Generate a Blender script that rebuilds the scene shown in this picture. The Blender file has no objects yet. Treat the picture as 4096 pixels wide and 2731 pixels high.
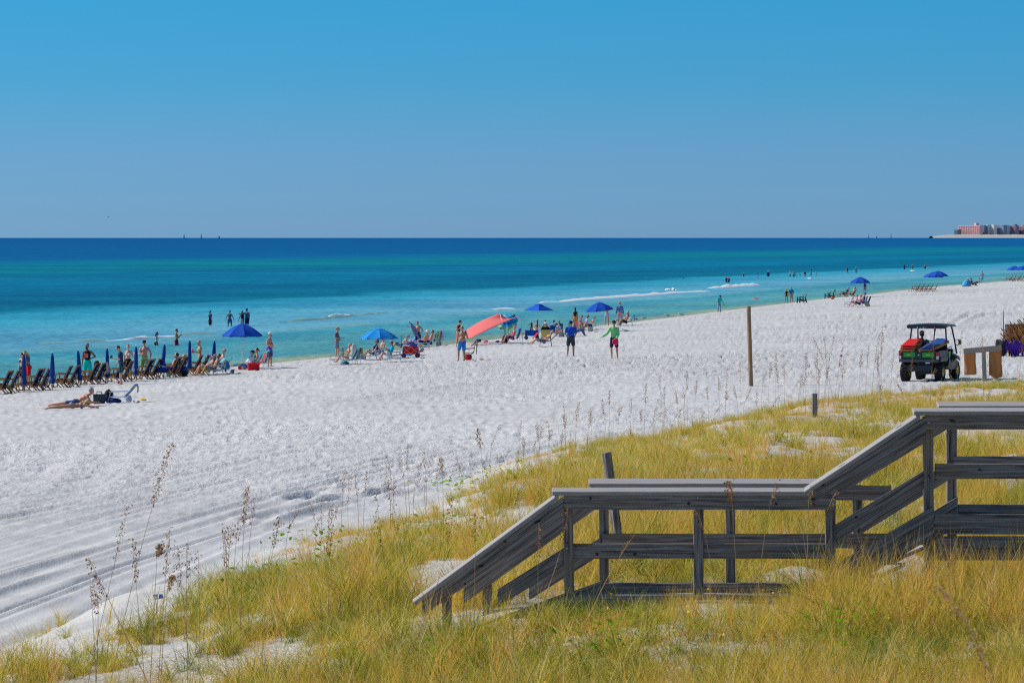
import bpy, bmesh, math, random
import numpy as np
from mathutils import Vector, Matrix, Quaternion
R = math.radians
rnd = random.Random(7)
SC = bpy.context.scene
COL = SC.collection

# ------------------------------------------------------------------ camera
EYE = 7.5
FPX = 15360.0            # focal length in photo pixels (photo 4096 wide)
PITCH = math.atan(419.5 / FPX)
cd = bpy.data.cameras.new('camera'); cam = bpy.data.objects.new('camera', cd); COL.objects.link(cam)
cd.sensor_width = 36.0; cd.lens = 135.0; cd.clip_start = 0.5; cd.clip_end = 60000
cam.location = (0, 0, EYE); cam.rotation_euler = (R(90) - PITCH, 0, 0)
SC.camera = cam
cd.dof.use_dof = True; cd.dof.focus_distance = 90.0; cd.dof.aperture_fstop = 16.0

# ------------------------------------------------------------------ world
SUN_EL, SUN_AZ = 39.0, 17.0      # azimuth: degrees beyond the image plane, on the left
sdir = Vector((-math.cos(R(SUN_AZ)) * math.cos(R(SUN_EL)), math.sin(R(SUN_AZ)) * math.cos(R(SUN_EL)), math.sin(R(SUN_EL))))
W = bpy.data.worlds.new('World'); SC.world = W; W.use_nodes = True
nt = W.node_tree; nt.nodes.clear()
wo = nt.nodes.new('ShaderNodeOutputWorld'); wb = nt.nodes.new('ShaderNodeBackground')
sky = nt.nodes.new('ShaderNodeTexSky'); sky.sky_type = 'NISHITA'; sky.sun_disc = False
sky.sun_elevation = R(SUN_EL); sky.sun_rotation = math.atan2(sdir.x, sdir.y)
sky.altitude = 0; sky.air_density = 1.0; sky.dust_density = 0.3; sky.ozone_density = 2.0
tc = nt.nodes.new('ShaderNodeTexCoord'); sx = nt.nodes.new('ShaderNodeSeparateXYZ')
cr = nt.nodes.new('ShaderNodeValToRGB')
nt.links.new(tc.outputs['Generated'], sx.inputs[0]); nt.links.new(sx.outputs['Z'], cr.inputs[0])
# tint by height over the horizon: greyer air low down, clear blue higher up
cr.color_ramp.elements[0].position = 0.0; cr.color_ramp.elements[0].color = (.192, .424, .955, 1)
cr.color_ramp.elements[1].position = 0.02; cr.color_ramp.elements[1].color = (.155, .38, .84, 1)
for p_, c_ in ((.0408, (.086, .369, .762, 1)), (.0616, (.063, .372, .726, 1)), (.3, (.30, .50, .72, 1)), (1.0, (.80, .84, .84, 1))):
    e = cr.color_ramp.elements.new(p_); e.color = c_
mx = nt.nodes.new('ShaderNodeMix'); mx.data_type = 'RGBA'; mx.blend_type = 'MULTIPLY'; mx.inputs[0].default_value = 1.0
nt.links.new(sky.outputs[0], mx.inputs[6]); nt.links.new(cr.outputs[0], mx.inputs[7])
nt.links.new(mx.outputs[2], wb.inputs[0]); wb.inputs[1].default_value = 0.15
nt.links.new(wb.outputs[0], wo.inputs[0])
# ------------------------------------------------------------------ sun
sl = bpy.data.lights.new('sun', 'SUN'); so = bpy.data.objects.new('sun', sl); COL.objects.link(so)
sl.energy = 4.6; sl.angle = R(0.53); sl.color = (1.0, 0.955, 0.89)
so.rotation_euler = sdir.to_track_quat('Z', 'Y').to_euler(); so.location = (-40, 60, 60)
# ------------------------------------------------------------------ exposure
SC.view_settings.view_transform = 'Standard'; SC.view_settings.look = 'None'
SC.view_settings.gamma = 1.0; SC.view_settings.use_curve_mapping = False; SC.view_settings.exposure = 0.0
SC.render.engine = 'CYCLES'
SC.cycles.use_denoising = False
SC.cycles.max_bounces = 5; SC.cycles.diffuse_bounces = 3; SC.cycles.glossy_bounces = 2
SC.cycles.transparent_max_bounces = 4; SC.cycles.caustics_reflective = False; SC.cycles.caustics_refractive = False
SC.cycles.use_adaptive_sampling = False
SC.cycles.pixel_filter_type = 'BLACKMAN_HARRIS'; SC.cycles.filter_width = 1.2

# ================================================================== helpers
FWD = Vector((0, math.cos(PITCH), -math.sin(PITCH))); UPV = Vector((0, math.sin(PITCH), math.cos(PITCH)))
def ray(px, py):
    return FWD * FPX + Vector((1, 0, 0)) * (px - 2048.0) + UPV * (1365.5 - py)
def at(px, py, D):
    "world point seen at photo pixel (px,py), at distance D along +Y"
    d = ray(px, py); return Vector((0, 0, EYE)) + d * (D / d.y)
def onwater(px, py):
    d = ray(px, py); t = -EYE / d.z; return Vector((d.x * t, d.y * t, 0.0))

# ---------- noise (numpy value noise)
def _hash(ix, iy, seed):
    h = (ix.astype(np.int64) * 374761393 + iy.astype(np.int64) * 668265263 + seed * 1442695041) & 0x7fffffff
    h = ((h ^ (h >> 13)) * 1274126177) & 0x7fffffff
    h = h ^ (h >> 16)
    return (h & 0xffff) / 65535.0
def vnoise(x, y, seed=0):
    x = np.asarray(x, float); y = np.asarray(y, float)
    ix = np.floor(x); iy = np.floor(y); fx = x - ix; fy = y - iy
    fx = fx * fx * (3 - 2 * fx); fy = fy * fy * (3 - 2 * fy)
    a = _hash(ix, iy, seed); b = _hash(ix + 1, iy, seed); c = _hash(ix, iy + 1, seed); d = _hash(ix + 1, iy + 1, seed)
    return (a * (1 - fx) + b * fx) * (1 - fy) + (c * (1 - fx) + d * fx) * fy - 0.5
def fbm(x, y, seed=0, octv=3):
    s = 0; a = 1.0
    for k in range(octv):
        s = s + a * vnoise(x * 2 ** k, y * 2 ** k, seed + k * 17); a *= 0.5
    return s

# ---------- terrain
_sD = np.array([-300, 0, 100, 181, 226, 270, 346, 444, 555, 650, 929, 2000, 20000, 60000.])
_sX = np.array([-150, -74, -49.5, -27.6, -15.0, -3.8, 12.2, 34, 60, 85, 163, 480, 6200, 19000.])
_fD = np.array([-300, 0, 30, 43, 50, 60, 72, 93, 108, 116, 122, 135, 400, 20000.])
_fX = np.array([-9, -8, -7.4, -6.3, -5.5, -4.4, -2.55, 1.6, 5.1, 10.0, 17.0, 30.0, 120, 6500.])
def smooth_interp(v, xs, ys, w):
    return (np.interp(v - w, xs, ys) + 2 * np.interp(v, xs, ys) + np.interp(v + w, xs, ys)) / 4
def Xs(D):
    return smooth_interp(D, _sD, _sX, 12.0) + 1.6 * fbm(np.asarray(D) / 60.0, 0.3, 5, 2) + 0.5 * vnoise(np.asarray(D) / 11.0, 1.7, 9)
def shore_s(X, Y):
    s = X - Xs(Y)
    return s * 0.965
def foot_d(X, Y):
    return (X - smooth_interp(Y, _fD, _fX, 4.0)) * 0.97 + 1.7 * fbm(X / 5.0 + 3, Y / 14.0, 31, 3)
def smin(a, b, k):
    h = np.clip(0.5 + 0.5 * (b - a) / k, 0, 1); return b * (1 - h) + a * h - k * h * (1 - h)
_tr = []
_r = random.Random(3)
for k in range(58):
    o = 0.9 + k * 0.33 + _r.uniform(-.25, .25)
    _tr.append((o, _r.uniform(.035, .09) if k % 3 else _r.uniform(.09, .15), _r.choice((-1, 1, 1)), _r.uniform(.026, .060) * (2.0 if k % 9 == 2 else 1.0), k, _r.uniform(-1, 1)))
def tracks(X, Y):
    z = np.zeros_like(X); xf = smooth_interp(Y, _fD, _fX, 14.0)
    near = np.clip((125 - Y) / 50, 0, 1)
    for (o, w, sg, a, sd, ph) in _tr:
        xc = xf - o + .75 * vnoise(Y / 16.0 + ph * 5, 0.5, 100 + sd) + 0.5 * ph * (Y - 60) / 40.0
        d = (X - xc); w = np.maximum(w, .0014 * Y)
        m = np.clip(0.70 + 1.9 * vnoise(Y / 13.0, 2.5, 200 + sd), 0.05, 1) * near
        tread = 1 + .25 * vnoise(Y * 4.1, X * 3.0, 300 + sd) * np.clip((58 - Y) / 8, 0, 1)
        z += m * a * (np.exp(-((d - 1.9 * w) / w) ** 2) * 1.1 * tread - np.exp(-(d / (1.3 * w)) ** 2) * 1.0)
    return z
def flatpt(px, py, z=2.2):
    d = ray(px, py); t = (z - EYE) / d.z; return (d.x * t, d.y * t)
_lines = [([(445, 1770), (380, 1860), (300, 1950), (200, 2020), (110, 2068)], .55, .05), ([(190, 1800), (130, 1860), (60, 1925)], .5, .045),
          ([(1200, 2030), (1300, 2003), (1370, 2002)], .3, .22), ([(1020, 2118), (1150, 2078), (1330, 2040), (1620, 1990)], .25, .2),
          ([(3860, 1240), (3890, 1225), (4040, 1196)], .45, .22), ([(3810, 1270), (3862, 1238)], .4, .16), ([(3900, 1250), (3960, 1232), (4090, 1205)], .4, .16), ([(3760, 1325), (3870, 1312)], .3, .12),
          ([(1330, 1560), (1750, 1500), (2100, 1450), (2500, 1390), (2620, 1380)], .5, .13), ([(620, 1590), (950, 1510), (1300, 1470)], .5, .12), ([(2900, 1262), (3200, 1232), (3260, 1225)], .4, .12), ([(2500, 1350), (2640, 1320)], .3, .1)]
def lines(X, Y):
    z = np.zeros_like(X)
    for pl, w, a in _lines:
        P = [flatpt(*q) for q in pl]; xs = [q[0] for q in P]; ys = [q[1] for q in P]
        box = (X > min(xs) - 3) & (X < max(xs) + 3) & (Y > min(ys) - 3) & (Y < max(ys) + 3)
        if not box.any(): continue
        x = X[box]; y = Y[box]; best = np.full(x.shape, 99.0); sd = np.zeros_like(x)
        for (ax, ay), (bx, by) in zip(P, P[1:]):
            L2 = (bx - ax) ** 2 + (by - ay) ** 2; t = np.clip(((x - ax) * (bx - ax) + (y - ay) * (by - ay)) / L2, 0, 1)
            qx = x - ax - t * (bx - ax); qy = y - ay - t * (by - ay); dd = np.hypot(qx, qy); side = np.sign((bx - ax) * (y - ay) - (by - ay) * (x - ax))
            m = dd < best; best[m] = dd[m]; sd[m] = side[m]
        best = best * (1 + .25 * vnoise(x * .8, y * .3, 55))
        z[box] += .36 * a * (np.exp(-((best - 1.3 * w) / (.6 * w)) ** 2) * 1.1 - np.exp(-(best / w) ** 2) * .8)
    return z
def footprints(X, Y, cell, seed, dens, depth):
    ix = np.floor(X / cell); iy = np.floor(Y / cell); z = np.zeros_like(X)
    for dx in (-1, 0, 1):
        for dy in (-1, 0, 1):
            cx = ix + dx; cy = iy + dy
            px = (cx + _hash(cx, cy, seed)) * cell; py = (cy + _hash(cx, cy, seed + 1)) * cell
            on = _hash(cx, cy, seed + 2) < dens
            r2 = ((X - px) / .10) ** 2 + ((Y - py) / .17) ** 2
            z += on * depth * (-np.exp(-r2 * .8) + .55 * np.exp(-((np.sqrt(r2) - 1.9) / .55) ** 2))
    return z
def H0(X, Y):
    X = np.asarray(X, float); Y = np.asarray(Y, float)
    s = shore_s(X, Y)
    z = np.where(s < 0, 0.10 * s, 0.12 * s)
    z = smin(z, 0.52 + 0.0405 * (s - 4), 0.35)
    z = smin(z, 2.55 + 0.0005 * s, 0.5)
    z = np.maximum(z, -2.5)
    d = foot_d(X, Y)
    amp = np.interp(Y, [-50, 40, 120, 200], [1.75, 1.62, 0.50, 0.4])
    dn = np.where(d > 0, 1 - np.exp(-np.maximum(d, 0) / 3.9), 0)
    dn = dn * dn * (3 - 2 * dn) * .35 + dn * .65
    z = z + amp * dn
    md = np.clip(d / 1.5, 0, 1)
    z = z + md * (0.34 * fbm(X / 2.7, Y / 5.0, 41, 3) + .10 * fbm(X / .8, Y / 1.2, 47, 2))
    # sand beach undulation
    bs = np.clip(s / 6, 0, 1) * (1 - md)
    z = z + bs * (0.05 * fbm(X / 9.0, Y / 22.0, 51, 2))
    return z
def Hfull(X, Y):
    z = H0(X, Y)
    d = foot_d(X, Y); s = shore_s(X, Y)
    bs = np.clip(s / 4, 0, 1) * np.clip(-d / 1.0 + .8, 0, 1)
    z = z + (tracks(X, Y) + lines(X, Y)) * bs
    far = np.clip((Y - 62) / 50, 0.06, 1)
    rough = np.clip(0.55 + 1.6 * fbm(X / 9.0, Y / 20.0, 61, 3), 0.05, 1.2)
    q = fbm(X / .30 + .8 * vnoise(Y / 3.0, X / 2.0, 77), Y / 1.5, 71, 2)
    dent = np.clip(q - .24, 0, 1)
    z = z + bs * rough * far * (.012 * q - .30 * dent) * np.clip(Y / 130, .5, 1.3)
    z = z + bs * footprints(X, Y, .62, 81, .55, .035) * np.clip((Y - 58) / 30, 0.06, 1)
    return z
def hz(x, y):
    return float(H0(np.array([x]), np.array([y]))[0])
_gD = np.concatenate([np.linspace(18, 140, 500), np.geomspace(140.5, 3000, 420)])
def ground(px, py):
    "photo pixel -> point on the land surface"
    d = ray(px, py); D_ = _gD
    for _ in range(2):
        xx = d.x / d.y * D_; zz = EYE + d.z / d.y * D_
        hh = H0(xx, D_); hit = np.nonzero(zz < hh)[0]
        if len(hit) == 0: return onwater(px, py)
        i = hit[0]
        if i == 0: break
        lo, hi = D_[i - 1], D_[i]; D_ = np.linspace(lo, hi, 60)
    D_ = float(D_[i])
    while D_ > 120 and hz(d.x / d.y * D_, D_) < .10: D_ -= .25      # things on the beach stand on dry sand
    return Vector((d.x / d.y * D_, D_, hz(d.x / d.y * D_, D_)))

# ---------- materials
MATS = {}
def mat(name, col, rough=0.7, spec=0.3, bump=0, bscale=40, var=0.0, vscale=6, metal=0, emit=None, sub=None, trans=None):
    if name in MATS: return MATS[name]
    m = bpy.data.materials.new(name); m.use_nodes = True; n = m.node_tree; b = n.nodes['Principled BSDF']
    b.inputs['Base Color'].default_value = (*col, 1); b.inputs['Roughness'].default_value = rough
    b.inputs['Specular IOR Level'].default_value = spec; b.inputs['Metallic'].default_value = metal
    t = n.nodes.new('ShaderNodeTexCoord')
    if var:
        no = n.nodes.new('ShaderNodeTexNoise'); no.inputs['Scale'].default_value = vscale; no.inputs['Detail'].default_value = 4
        n.links.new(t.outputs['Object'], no.inputs['Vector'])
        r_ = n.nodes.new('ShaderNodeValToRGB'); r_.color_ramp.elements[0].position = .3; r_.color_ramp.elements[1].position = .72
        r_.color_ramp.elements[0].color = (*[c * (1 - var) for c in col], 1); r_.color_ramp.elements[1].color = (*[min(1, c * (1 + var)) for c in col], 1)
        n.links.new(no.outputs['Fac'], r_.inputs[0]); n.links.new(r_.outputs[0], b.inputs['Base Color'])
    if bump:
        no2 = n.nodes.new('ShaderNodeTexNoise'); no2.inputs['Scale'].default_value = bscale; no2.inputs['Detail'].default_value = 5
        n.links.new(t.outputs['Object'], no2.inputs['Vector'])
        bp = n.nodes.new('ShaderNodeBump'); bp.inputs['Strength'].default_value = bump; bp.inputs['Distance'].default_value = .01
        n.links.new(no2.outputs['Fac'], bp.inputs['Height']); n.links.new(bp.outputs[0], b.inputs['Normal'])
    MATS[name] = m; return m

def newmesh(name, verts, faces, m=None, smooth=False, parent=None, link=True):
    me = bpy.data.meshes.new(name)
    if isinstance(verts, np.ndarray) and isinstance(faces, np.ndarray):
        nv, nf, k = len(verts), len(faces), faces.shape[1]
        me.vertices.add(nv); me.vertices.foreach_set('co', verts.astype(np.float32).ravel())
        me.loops.add(nf * k); me.loops.foreach_set('vertex_index', faces.astype(np.int32).ravel())
        me.polygons.add(nf); me.polygons.foreach_set('loop_start', np.arange(0, nf * k, k, dtype=np.int32))
        me.update(calc_edges=True)
    else:
        me.from_pydata([tuple(v) for v in verts], [], [tuple(f) for f in faces])
    if m: me.materials.append(m)
    if smooth: me.polygons.foreach_set('use_smooth', [True] * len(me.polygons))
    o = bpy.data.objects.new(name, me)
    if link: COL.objects.link(o)
    if parent: o.parent = parent
    return o
def grid_faces(nr, nc):
    i = np.arange(nr - 1)[:, None] * nc + np.arange(nc - 1)[None, :]
    i = i.ravel(); return np.stack([i, i + 1, i + nc + 1, i + nc], 1)

def tag(o, label=None, cat=None, group=None, kind=None):
    if label: o['label'] = label
    if cat: o['category'] = cat
    if group: o['group'] = group
    if kind: o['kind'] = kind
    return o
def empty(name, loc=(0, 0, 0), rz=0.0, label=None, cat=None, group=None):
    o = bpy.data.objects.new(name, None); o.empty_display_size = .2; COL.objects.link(o)
    o.location = loc; o.rotation_euler = (0, 0, rz); tag(o, label, cat, group); return o

# ================================================================== ground
def polar_axes(n_in, half, n_out):
    inner = np.linspace(-half, half, n_in)
    k = np.linspace(0, 1, n_out + 1)[1:]
    outer = half + (math.pi - half) * k ** 2.2
    return np.concatenate([-outer[::-1], inner, outer])
ang = polar_axes(760, R(8.6), 46)
inv = np.linspace(3840 * 5 / 24.0, 9.0, 640)
rad = np.concatenate([[1.0, 4, 8, 12, 16, 20, 22], 3840 * 5 / inv, np.geomspace(2300, 19900, 30)])
A, Rr = np.meshgrid(ang, rad)
GX = Rr * np.sin(A); GY = Rr * np.cos(A)
GZ = Hfull(GX, GY)
GZ = np.where(Rr > 2500, np.minimum(GZ, 3.0), GZ)

sand = bpy.data.materials.new('white_sand'); sand.use_nodes = True
n = sand.node_tree; b = n.nodes['Principled BSDF']; b.inputs['Roughness'].default_value = .9; b.inputs['Specular IOR Level'].default_value = .1
t = n.nodes.new('ShaderNodeTexCoord')
def noise(n, t, scale, detail=3, vec=None, sc=None):
    no = n.nodes.new('ShaderNodeTexNoise'); no.inputs['Scale'].default_value = scale; no.inputs['Detail'].default_value = detail
    if sc:
        mp = n.nodes.new('ShaderNodeMapping'); mp.inputs['Scale'].default_value = sc; n.links.new(t.outputs['Object'], mp.inputs[0]); n.links.new(mp.outputs[0], no.inputs['Vector'])
    else: n.links.new(t.outputs['Object'], no.inputs['Vector'])
    return no
def ramp(n, src, stops, interp='LINEAR'):
    r_ = n.nodes.new('ShaderNodeValToRGB'); r_.color_ramp.interpolation = interp
    while len(r_.color_ramp.elements) < len(stops): r_.color_ramp.elements.new(0.5)
    for el, (p, c) in zip(r_.color_ramp.elements, stops): el.position = p; el.color = (*c, 1) if len(c) == 3 else c
    n.links.new(src, r_.inputs[0]); return r_
def math_node(n, op, a, b=None, c=None):
    m_ = n.nodes.new('ShaderNodeMath'); m_.operation = op
    for i, v in enumerate((a, b, c)):
        if v is None: continue
        if isinstance(v, (int, float)): m_.inputs[i].default_value = v
        else: n.links.new(v, m_.inputs[i])
    return m_.outputs[0]
def mixc(n, fac, a, b, mode='MIX'):
    m_ = n.nodes.new('ShaderNodeMix'); m_.data_type = 'RGBA'; m_.blend_type = mode
    for i, v in ((0, fac), (6, a), (7, b)):
        if isinstance(v, tuple): m_.inputs[i].default_value = (*v, 1)
        elif isinstance(v, (int, float)): m_.inputs[i].default_value = v
        else: n.links.new(v, m_.inputs[i])
    return m_.outputs[2]
big = noise(n, t, .12, 5, sc=(1, .5, 1)); mid = noise(n, t, 1.4, 5, sc=(1, .6, 1))
c1 = ramp(n, big.outputs['Fac'], [(.35, (.53, .515, .483)), (.65, (.59, .573, .537))])
c2 = ramp(n, mid.outputs['Fac'], [(.38, (.86, .86, .87)), (.55, (1, 1, 1))])
col = mixc(n, 1.0, c1.outputs[0], c2.outputs[0], 'MULTIPLY')
at_wet = n.nodes.new('ShaderNodeAttribute'); at_wet.attribute_name = 'wet'
col = mixc(n, at_wet.outputs['Fac'], col, (.36, .31, .24))
at_lit = n.nodes.new('ShaderNodeAttribute'); at_lit.attribute_name = 'litter'
lit_n = noise(n, t, 26.0, 5); litr = ramp(n, lit_n.outputs['Fac'], [(.47, (0, 0, 0)), (.60, (1, 1, 1))])
lf = math_node(n, 'MULTIPLY', at_lit.outputs['Fac'], litr.outputs[0])
col = mixc(n, lf, col, (.34, .25, .12))
n.links.new(col, b.inputs['Base Color'])
v1 = n.nodes.new('ShaderNodeTexVoronoi'); v1.inputs['Scale'].default_value = 6.0; v1.feature = 'SMOOTH_F1'
mp = n.nodes.new('ShaderNodeMapping'); mp.inputs['Scale'].default_value = (1.2, .32, 1); n.links.new(t.outputs['Object'], mp.inputs[0])
wn = noise(n, t, 3, 3); wadd = n.nodes.new('ShaderNodeVectorMath'); wadd.operation = 'ADD'
ws = n.nodes.new('ShaderNodeVectorMath'); ws.operation = 'SCALE'; ws.inputs['Scale'].default_value = .5; n.links.new(wn.outputs['Color'], ws.inputs[0])
n.links.new(mp.outputs[0], wadd.inputs[0]); n.links.new(ws.outputs[0], wadd.inputs[1]); n.links.new(wadd.outputs[0], v1.inputs['Vector'])
f1 = noise(n, t, 11.0, 5, sc=(1.3, .4, 1)); f2 = noise(n, t, 30, 3)
rg = n.nodes.new('ShaderNodeAttribute'); rg.attribute_name = 'rough'
hgt = math_node(n, 'ADD', math_node(n, 'MULTIPLY', v1.outputs['Distance'], .040), math_node(n, 'MULTIPLY', f1.outputs['Fac'], .085))
hgt = math_node(n, 'MULTIPLY', hgt, rg.outputs['Fac'])
hgt = math_node(n, 'ADD', hgt, math_node(n, 'MULTIPLY', f2.outputs['Fac'], .010))
bp = n.nodes.new('ShaderNodeBump'); bp.inputs['Strength'].default_value = 1.0; bp.inputs['Distance'].default_value = 1.0
n.links.new(hgt, bp.inputs['Height']); n.links.new(bp.outputs[0], b.inputs['Normal'])

V = np.stack([GX, GY, GZ], -1).reshape(-1, 3)
beach = newmesh('beach', V, grid_faces(len(rad), len(ang)), sand, smooth=True)
tag(beach, 'white sand beach and dune with footprints and tyre tracks', None, None, 'structure')
sarr = shore_s(GX, GY); darr = foot_d(GX, GY)
wet = np.clip(1 - (sarr - .6) / 1.6, 0, 1).ravel()
rough_a = (np.clip((GY - 62) / 50, .09, 1) * np.clip(0.75 + 1.3 * fbm(GX / 9.0, GY / 20.0, 61, 3), 0.15, 1.3) * np.clip(1 - darr / 1.5, .25, 1)).ravel()
litter = (np.clip(darr / 2.5, 0, 1) * np.clip(.75 + 1.5 * fbm(GX / 2.2, GY / 5, 141, 2) + .5 * np.clip((36 - GY) / 3, 0, 1), 0, 1.3)).ravel()
for nm, arr in (('wet', wet), ('rough', rough_a), ('litter', litter)):
    a_ = beach.data.attributes.new(nm, 'FLOAT', 'POINT'); a_.data.foreach_set('value', arr.astype(np.float32))

# ================================================================== sea
ang2 = polar_axes(300, R(8.6), 40)
inv2 = np.linspace(3840 * 7.5 / 150.0, 3.0, 520)
rad2 = np.concatenate([[20, 60, 100, 130], 3840 * 7.5 / inv2, np.geomspace(9900, 20000, 12)])
A2, R2 = np.meshgrid(ang2, rad2)
SX = R2 * np.sin(A2); SY = R2 * np.cos(A2)
offd = -shore_s(SX, SY)
swell = .16 * np.maximum(0, fbm(offd / 17 + .4 * vnoise(SY / 55, 3.3, 7), SY / 85, 301, 2)) * np.clip(offd / 18, 0, 1) * np.clip(1500 / R2, 0, 1)
SZ = swell
sea_m = bpy.data.materials.new('sea_water'); sea_m.use_nodes = True
n = sea_m.node_tree; n.nodes.clear(); b = n.nodes.new('ShaderNodeBsdfDiffuse'); gls = n.nodes.new('ShaderNodeBsdfGlossy'); gls.inputs['Roughness'].default_value = .35; smx = n.nodes.new('ShaderNodeMixShader'); smx.inputs[0].default_value = .032; sout = n.nodes.new('ShaderNodeOutputMaterial')
n.links.new(b.outputs[0], smx.inputs[1]); n.links.new(gls.outputs[0], smx.inputs[2]); n.links.new(smx.outputs[0], sout.inputs[0])
t = n.nodes.new('ShaderNodeTexCoord')
ao = n.nodes.new('ShaderNodeAttribute'); ao.attribute_name = 'offshore'
wob = noise(n, t, .006, 5, sc=(1, .45, 1)); wob2 = noise(n, t, .05, 5, sc=(1, .4, 1))
o_ = math_node(n, 'ADD', ao.outputs['Fac'], math_node(n, 'MULTIPLY', math_node(n, 'SUBTRACT', wob.outputs['Fac'], .5), .10))
o_ = math_node(n, 'ADD', o_, math_node(n, 'MULTIPLY', math_node(n, 'SUBTRACT', wob2.outputs['Fac'], .5), .04))
def s2l(c): return tuple(max(.002, ((v / 255 + .055) / 1.055) ** 2.4 - k) for v, k in zip(c, (.008, .030, .050)))
SEA_STOPS = [(p_, s2l(c_)) for p_, c_ in ((.0, (150, 165, 140)), (.045, (80, 155, 165)), (.10, (92, 162, 170)), (.145, (68, 153, 172)), (.165, (102, 166, 180)), (.18, (98, 165, 188)),
             (.23, (88, 165, 188)), (.262, (62, 158, 184)), (.285, (52, 154, 180)), (.30, (0, 120, 148)), (.36, (0, 112, 146)), (.40, (0, 126, 158)), (.45, (0, 118, 152)),
             (.475, (0, 129, 150)), (.51, (0, 130, 150)), (.545, (0, 120, 155)), (.575, (0, 106, 154)), (.75, (0, 103, 153)), (1.0, (0, 99, 150)))]
sr = ramp(n, o_, SEA_STOPS)
st1 = noise(n, t, .02, 8, sc=(.35, 1, 1)); st1.inputs['Roughness'].default_value = .75
stc = ramp(n, st1.outputs['Fac'], [(.35, (.62, .74, .82)), (.65, (1.25, 1.14, 1.08))])
ccol = mixc(n, 1.0, sr.outputs[0], stc.outputs[0], 'MULTIPLY')
n.links.new(ccol, b.inputs[0])
w1 = noise(n, t, .9, 5, sc=(1, .6, 1)); w2 = noise(n, t, .09, 4, sc=(1, .5, 1))
hh = math_node(n, 'ADD', math_node(n, 'MULTIPLY', w1.outputs['Fac'], .34), math_node(n, 'MULTIPLY', w2.outputs['Fac'], 1.3))
bp = n.nodes.new('ShaderNodeBump'); bp.inputs['Strength'].default_value = 1.0; bp.inputs['Distance'].default_value = 1.0
n.links.new(hh, bp.inputs['Height']); n.links.new(bp.outputs[0], b.inputs['Normal']); n.links.new(bp.outputs[0], gls.inputs['Normal'])
sea = newmesh('sea', np.stack([SX, SY, SZ], -1).reshape(-1, 3), grid_faces(len(rad2), len(ang2)), sea_m, smooth=True)
tag(sea, 'turquoise and deep blue sea reaching the horizon', None, None, 'structure')
# offshore coordinate: log scaled distance from the waterline
oc = np.log1p(np.maximum(offd, 0) / 12.0) / math.log1p(6000 / 12.0)
a_ = sea.data.attributes.new('offshore', 'FLOAT', 'POINT'); a_.data.foreach_set('value', oc.ravel().astype(np.float32))
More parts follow.
